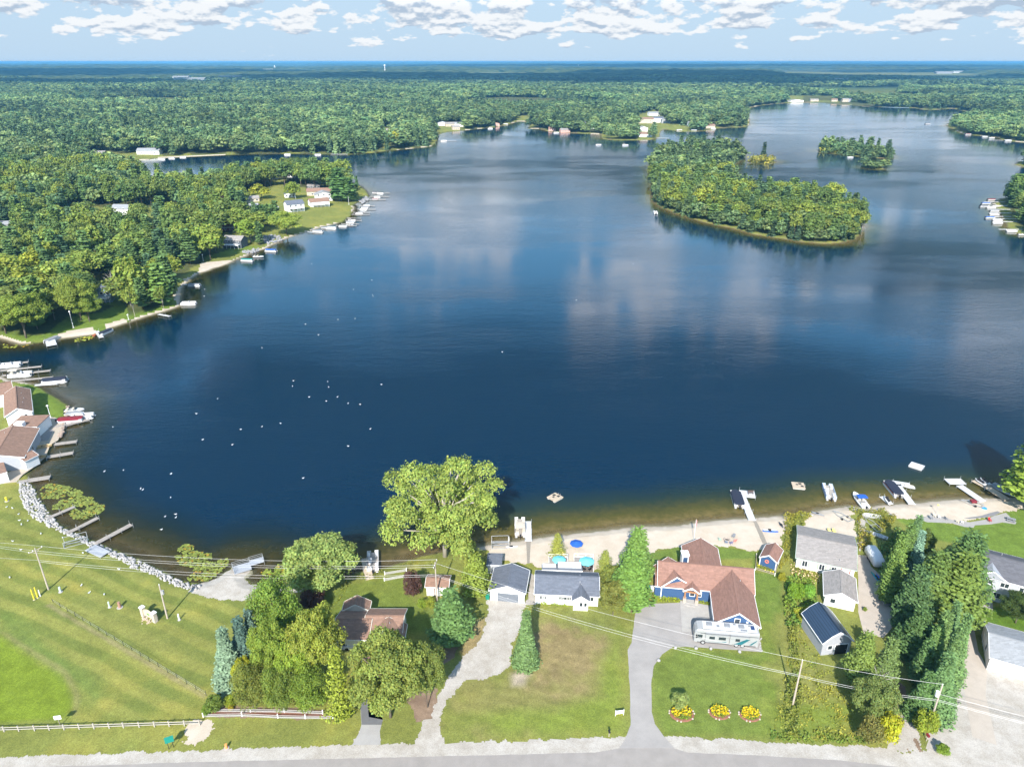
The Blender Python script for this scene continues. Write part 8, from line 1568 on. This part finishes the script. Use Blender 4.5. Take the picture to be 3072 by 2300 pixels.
# left bank
DL(P(lb, [(470,1000),(490,1060)]), 3.4, 'small square dock with a grey canopy boat under the spreading tree', WHT); fb_('g', lb(492,1005), 75, 'grey canopied boat at the small square dock', s=.9); DL(P(lb, [(915,925),(960,985)]), 1.6, 'white dock between the orange skiff and the dark pontoon', WHT); fb_('n', lb(1005,935), 75, 'dark pontoon boat at the left bank sand', s=.9)
o = rowboat('orange skiff beside the dark pontoon boat', m=mat('rust_hull', (.45, .15, .08), .6)); pp = at(*lb(925,960), 0); o.location = (pp.x, pp.y, 0); o.rotation_euler.z = 1.3
fb_('w', lb(1790,665), 5, 'white pontoon boat anchored off the birches', s=1.0); fb_('g', lb(1845,490), 2, 'grey pontoon boat at the short pier of the left bank', s=.85); DL(P(lb, [(1730,483),(1800,486)]), 1.0, 'short pier leading to the grey pontoon boat', WHT); DL(P(lb, [(1505,765),(1612,785)]), 1.1, 'single plank dock off the birches', WHT)
fb_('t', pn(450,1045), -5, 'teal covered pontoon boat off the left sandy beach'); fb_('ro', pn(555,1010), -4, 'small white boat next to the teal covered one'); fb_('b', pn(675,955), -8, 'blue covered pontoon boat at the end of the left sandy beach'); fb_('g', pn(1120,772), -5, 'grey covered boat at the foot of the peninsula lawn'); fb_('rc', pn(1190,740), -4, 'dark topped boat on a lift left of the peninsula docks'); fb_('w', pn(1245,742), -5, 'white boat right of the dark topped one at the peninsula'); DL(P(pn, [(1020,775),(1080,780)]), 1.0, 'little dock at the peninsula beach', WHT)
gq = 'docks along the peninsula tip'; gb = 'boats moored along the peninsula tip'
for i, (x, y, l_) in enumerate(((1290,715,14),(1340,700,12),(1380,668,11),(1395,645,10),(1440,610,13),(1455,592,12),(1490,560,14),(1510,528,12),(1585,470,15),(1610,440,16),(1640,408,14))): rdock(pn(x, y), -3+2*(i % 3), l_, 1.5, f'grey dock, {ordn(i)} from the beach round the peninsula tip', WOODG, gq)
for i, (k_, x, y) in enumerate((('w',1355,722),('ro',1420,712),('g',1425,685),('bb',1440,668),('w',1510,605),('rc',1530,588),('w',1550,565),('g',1565,545),('w',1580,528),('r',1665,465),('w',1680,445),('w',1710,412),('n',1665,402))): fb_(k_, pn(x, y), -3, f'{dict(w="white", ro="open white", g="grey covered", bb="beige topped", rc="grey covered low", r="red covered", n="dark covered")[k_]} boat, {ordn(i)} along the peninsula tip docks', gb, .8)
# marina on the right shore
gm = 'boats at the right shore docks'
for i, (k_, x, y) in enumerate((('r',1905,1105),('b',1850,1140),('w',1900,1180),('n',1835,1165),('g',1930,1212),('w',1930,1245),('b',1890,1275),('w',1960,1300),('w',1960,1325),('w',2095,1402),('ro',2200,1435),('bb',1945,1165))): fb_(k_, rt(x, y), -2, f'{dict(w="white", ro="open white", g="grey covered", b="blue covered", bb="beige topped", r="red covered", n="dark covered")[k_]} boat, {ordn(i)} of the right shore docks', gm, .95)
for i, (x, y) in enumerate(((1880,1125),(1900,1160),(1930,1195),(1940,1230),(1940,1262),(1990,1285),(2010,1312),(2060,1385))): rdock(rt(x+150, y), 178, 16, 1.4, f'white dock, {ordn(i)} of the right shore row', WHT, 'docks on the right shore')
# scattered far boats
for i, (k_, q, hd, s_, lab) in enumerate((('w', isl(322,715), 85, 1.1, 'white pontoon boat anchored beside the large wooded island'), ('w', fm(2040,585), 5, 1.1, 'white boat crossing the open lake beyond the middle point'), ('w', fm(575,548), 5, 1.3, 'white boat at the dock of the middle point'), ('w', fm(1640,470), 3, 1.2, 'white boat on the red beach'), ('bb', isl(72,155), 5, 1.2, 'beige topped boat anchored in the shallows of the spit'), ('w', rt(565,703), 5, 1.0, 'small white boat below the small far island'), ('n', rt(1298,384), 5, 1.3, 'dark boat crossing the far right lake'), ('r', rt(1680,485), 5, 1.3, 'red boat on the shore of the right peninsula'), ('w', rt(1840,508), 5, 1.2, 'white boat beside the dark cabin of the right peninsula'), ('w', rt(2060,545), 5, 1.4, 'white boat at the white dock of the right peninsula'), ('w', isl(520,30), 3, 1.3, 'white boat moored on the shaded shore behind the island'), ('g', isl(640,32), 3, 1.3, 'grey boat moored on the shaded shore behind the island'), ('w', isl(800,18), 3, 1.3, 'white boat right of the purple tree on the far shore'), ('w', fm(1160,388), 3, 1.2, 'white boat at the mouth of the narrow inlet'), ('w', fm(1015,430), 3, 1.2, 'white boat at the shore right of the bay houses'), ('w', lt(1535,405), 3, 1.1, 'white boat first from left in the narrow bay'), ('g', lt(1630,395), 3, 1.0, 'grey boat second from left in the narrow bay'), ('w', lt(1735,385), 3, 1.0, 'white boat third from left in the narrow bay'), ('w', pn(830,45), 3, 1.1, 'white boat on the opposite shore of the narrow bay'), ('g', pn(1120,45), 3, 1.1, 'grey boat at the long white dock of the narrow bay'), ('w', rt(1905,520), 3, 1.2, 'white boat fourth along the right peninsula shore'))): fb_(k_, q, hd, lab, None, s_)
for q, a_, l_, lab in ((fm(540,545), -3, 22, 'dock off the tip of the middle point'), (rt(1490,400), 178, 16, 'white dock at the tip of the right peninsula'), (rt(2010,540), 178, 20, 'white dock lowest on the right peninsula'), (fm(1560,448), -20, 16, 'dock at the left end of the red beach'), (isl(330,95), -3, 18, 'dock at the tip of the grassy spit'), (pn(1240,40), -2, 20, 'long white dock on the opposite shore of the narrow bay'), (lt(1060,430), -2, 24, 'pale dock at the head of the narrow bay')): rdock(q, a_, l_, 2.2, lab)
for k_, o in list(PB.items())+[('rc', RB), ('ro', RW)]:
    if k_ not in used_: [bpy.data.objects.remove(c) for c in list(o.children)]; bpy.data.objects.remove(o)
# ================================================================ AIR
hb = MB().box(-62000, 62000, -3000, 62000, -60, CZ+4); hm_ = bpy.data.materials.new('haze'); hm_.use_nodes = True; t = hm_.node_tree; t.nodes.clear()
o_ = t.nodes.new('ShaderNodeOutputMaterial'); pv = t.nodes.new('ShaderNodeVolumePrincipled'); pv.inputs['Color'].default_value = (.20, .60, 1, 1); pv.inputs['Density'].default_value = 7e-5; pv.inputs['Anisotropy'].default_value = 0.0
t.links.new(pv.outputs[0], o_.inputs['Volume'])
hz_ = hb.obj('haze', hm_); tag(hz_, 'pale blue summer haze over the lake country', 'haze', None, 'stuff')
# unseen cumulus overhead, added to cast the shadow bands on the far woods
CLM = bpy.data.materials.new('cloud_white'); CLM.use_nodes = True; t = CLM.node_tree; t.nodes.clear(); o_ = t.nodes.new('ShaderNodeOutputMaterial'); d_ = t.nodes.new('ShaderNodeBsdfDiffuse'); l_ = t.nodes.new('ShaderNodeBsdfTranslucent'); m_ = t.nodes.new('ShaderNodeMixShader')
d_.inputs[0].default_value = l_.inputs[0].default_value = (.96, .965, .97, 1); m_.inputs[0].default_value = .16; t.links.new(d_.outputs[0], m_.inputs[1]); t.links.new(l_.outputs[0], m_.inputs[2]); t.links.new(m_.outputs[0], o_.inputs[0])
def cloud(name, cx, cy, w_, d_, seed, label):
    rng = np.random.default_rng(seed); nx, ny = 60, 40; th = np.linspace(0, 2*np.pi, nx, endpoint=False); ph = np.linspace(-np.pi/2, np.pi/2, ny); T_, P_ = np.meshgrid(th, ph)
    u = np.cos(P_)*np.cos(T_); v_ = np.cos(P_)*np.sin(T_); zz = np.sin(P_); q = 1 + (fbm(u*3+seed, v_*3+zz*2, 1, 5, seed)-.5)*1.1
    Xc = cx + u*q*w_; Yc = cy + v_*q*d_; Zc = 1500 + np.where(zz > 0, zz*q*260, zz*q*50)
    id_ = np.arange(nx*ny).reshape(ny, nx); r_ = np.roll(id_, -1, 1); q4 = np.stack([id_[:-1], r_[:-1], r_[1:], id_[1:]], -1).reshape(-1, 4)
    npmesh(name, np.stack([Xc, Yc, Zc], -1).reshape(-1, 3), q4, CLM, 'stuff', label=label, cat='cloud')
SH = 1500/math.tan(rad(SUN_EL))
def over(x, y): return x - SH*math.sin(rad(SUN_AZ)), y - SH*math.cos(rad(SUN_AZ))
for i, (x_, y_, w_, d_, lab) in enumerate([(600, 5000, 2300, 1350, 'broad unseen cloud shading the middle woods'), (-2600, 3500, 1300, 520, 'long unseen cloud shading the woods to the left'), (-3900, 6600, 2200, 1500, 'large unseen cloud shading the far left woods'), (5200, 8200, 2200, 1200, 'wide unseen cloud shading the far right woods'), (2500, 14000, 6000, 2500, 'very wide unseen cloud shading the horizon woods')]):
    cx, cy = over(x_, y_); cloud('cloud', cx, cy, w_, d_, 3+i, lab)
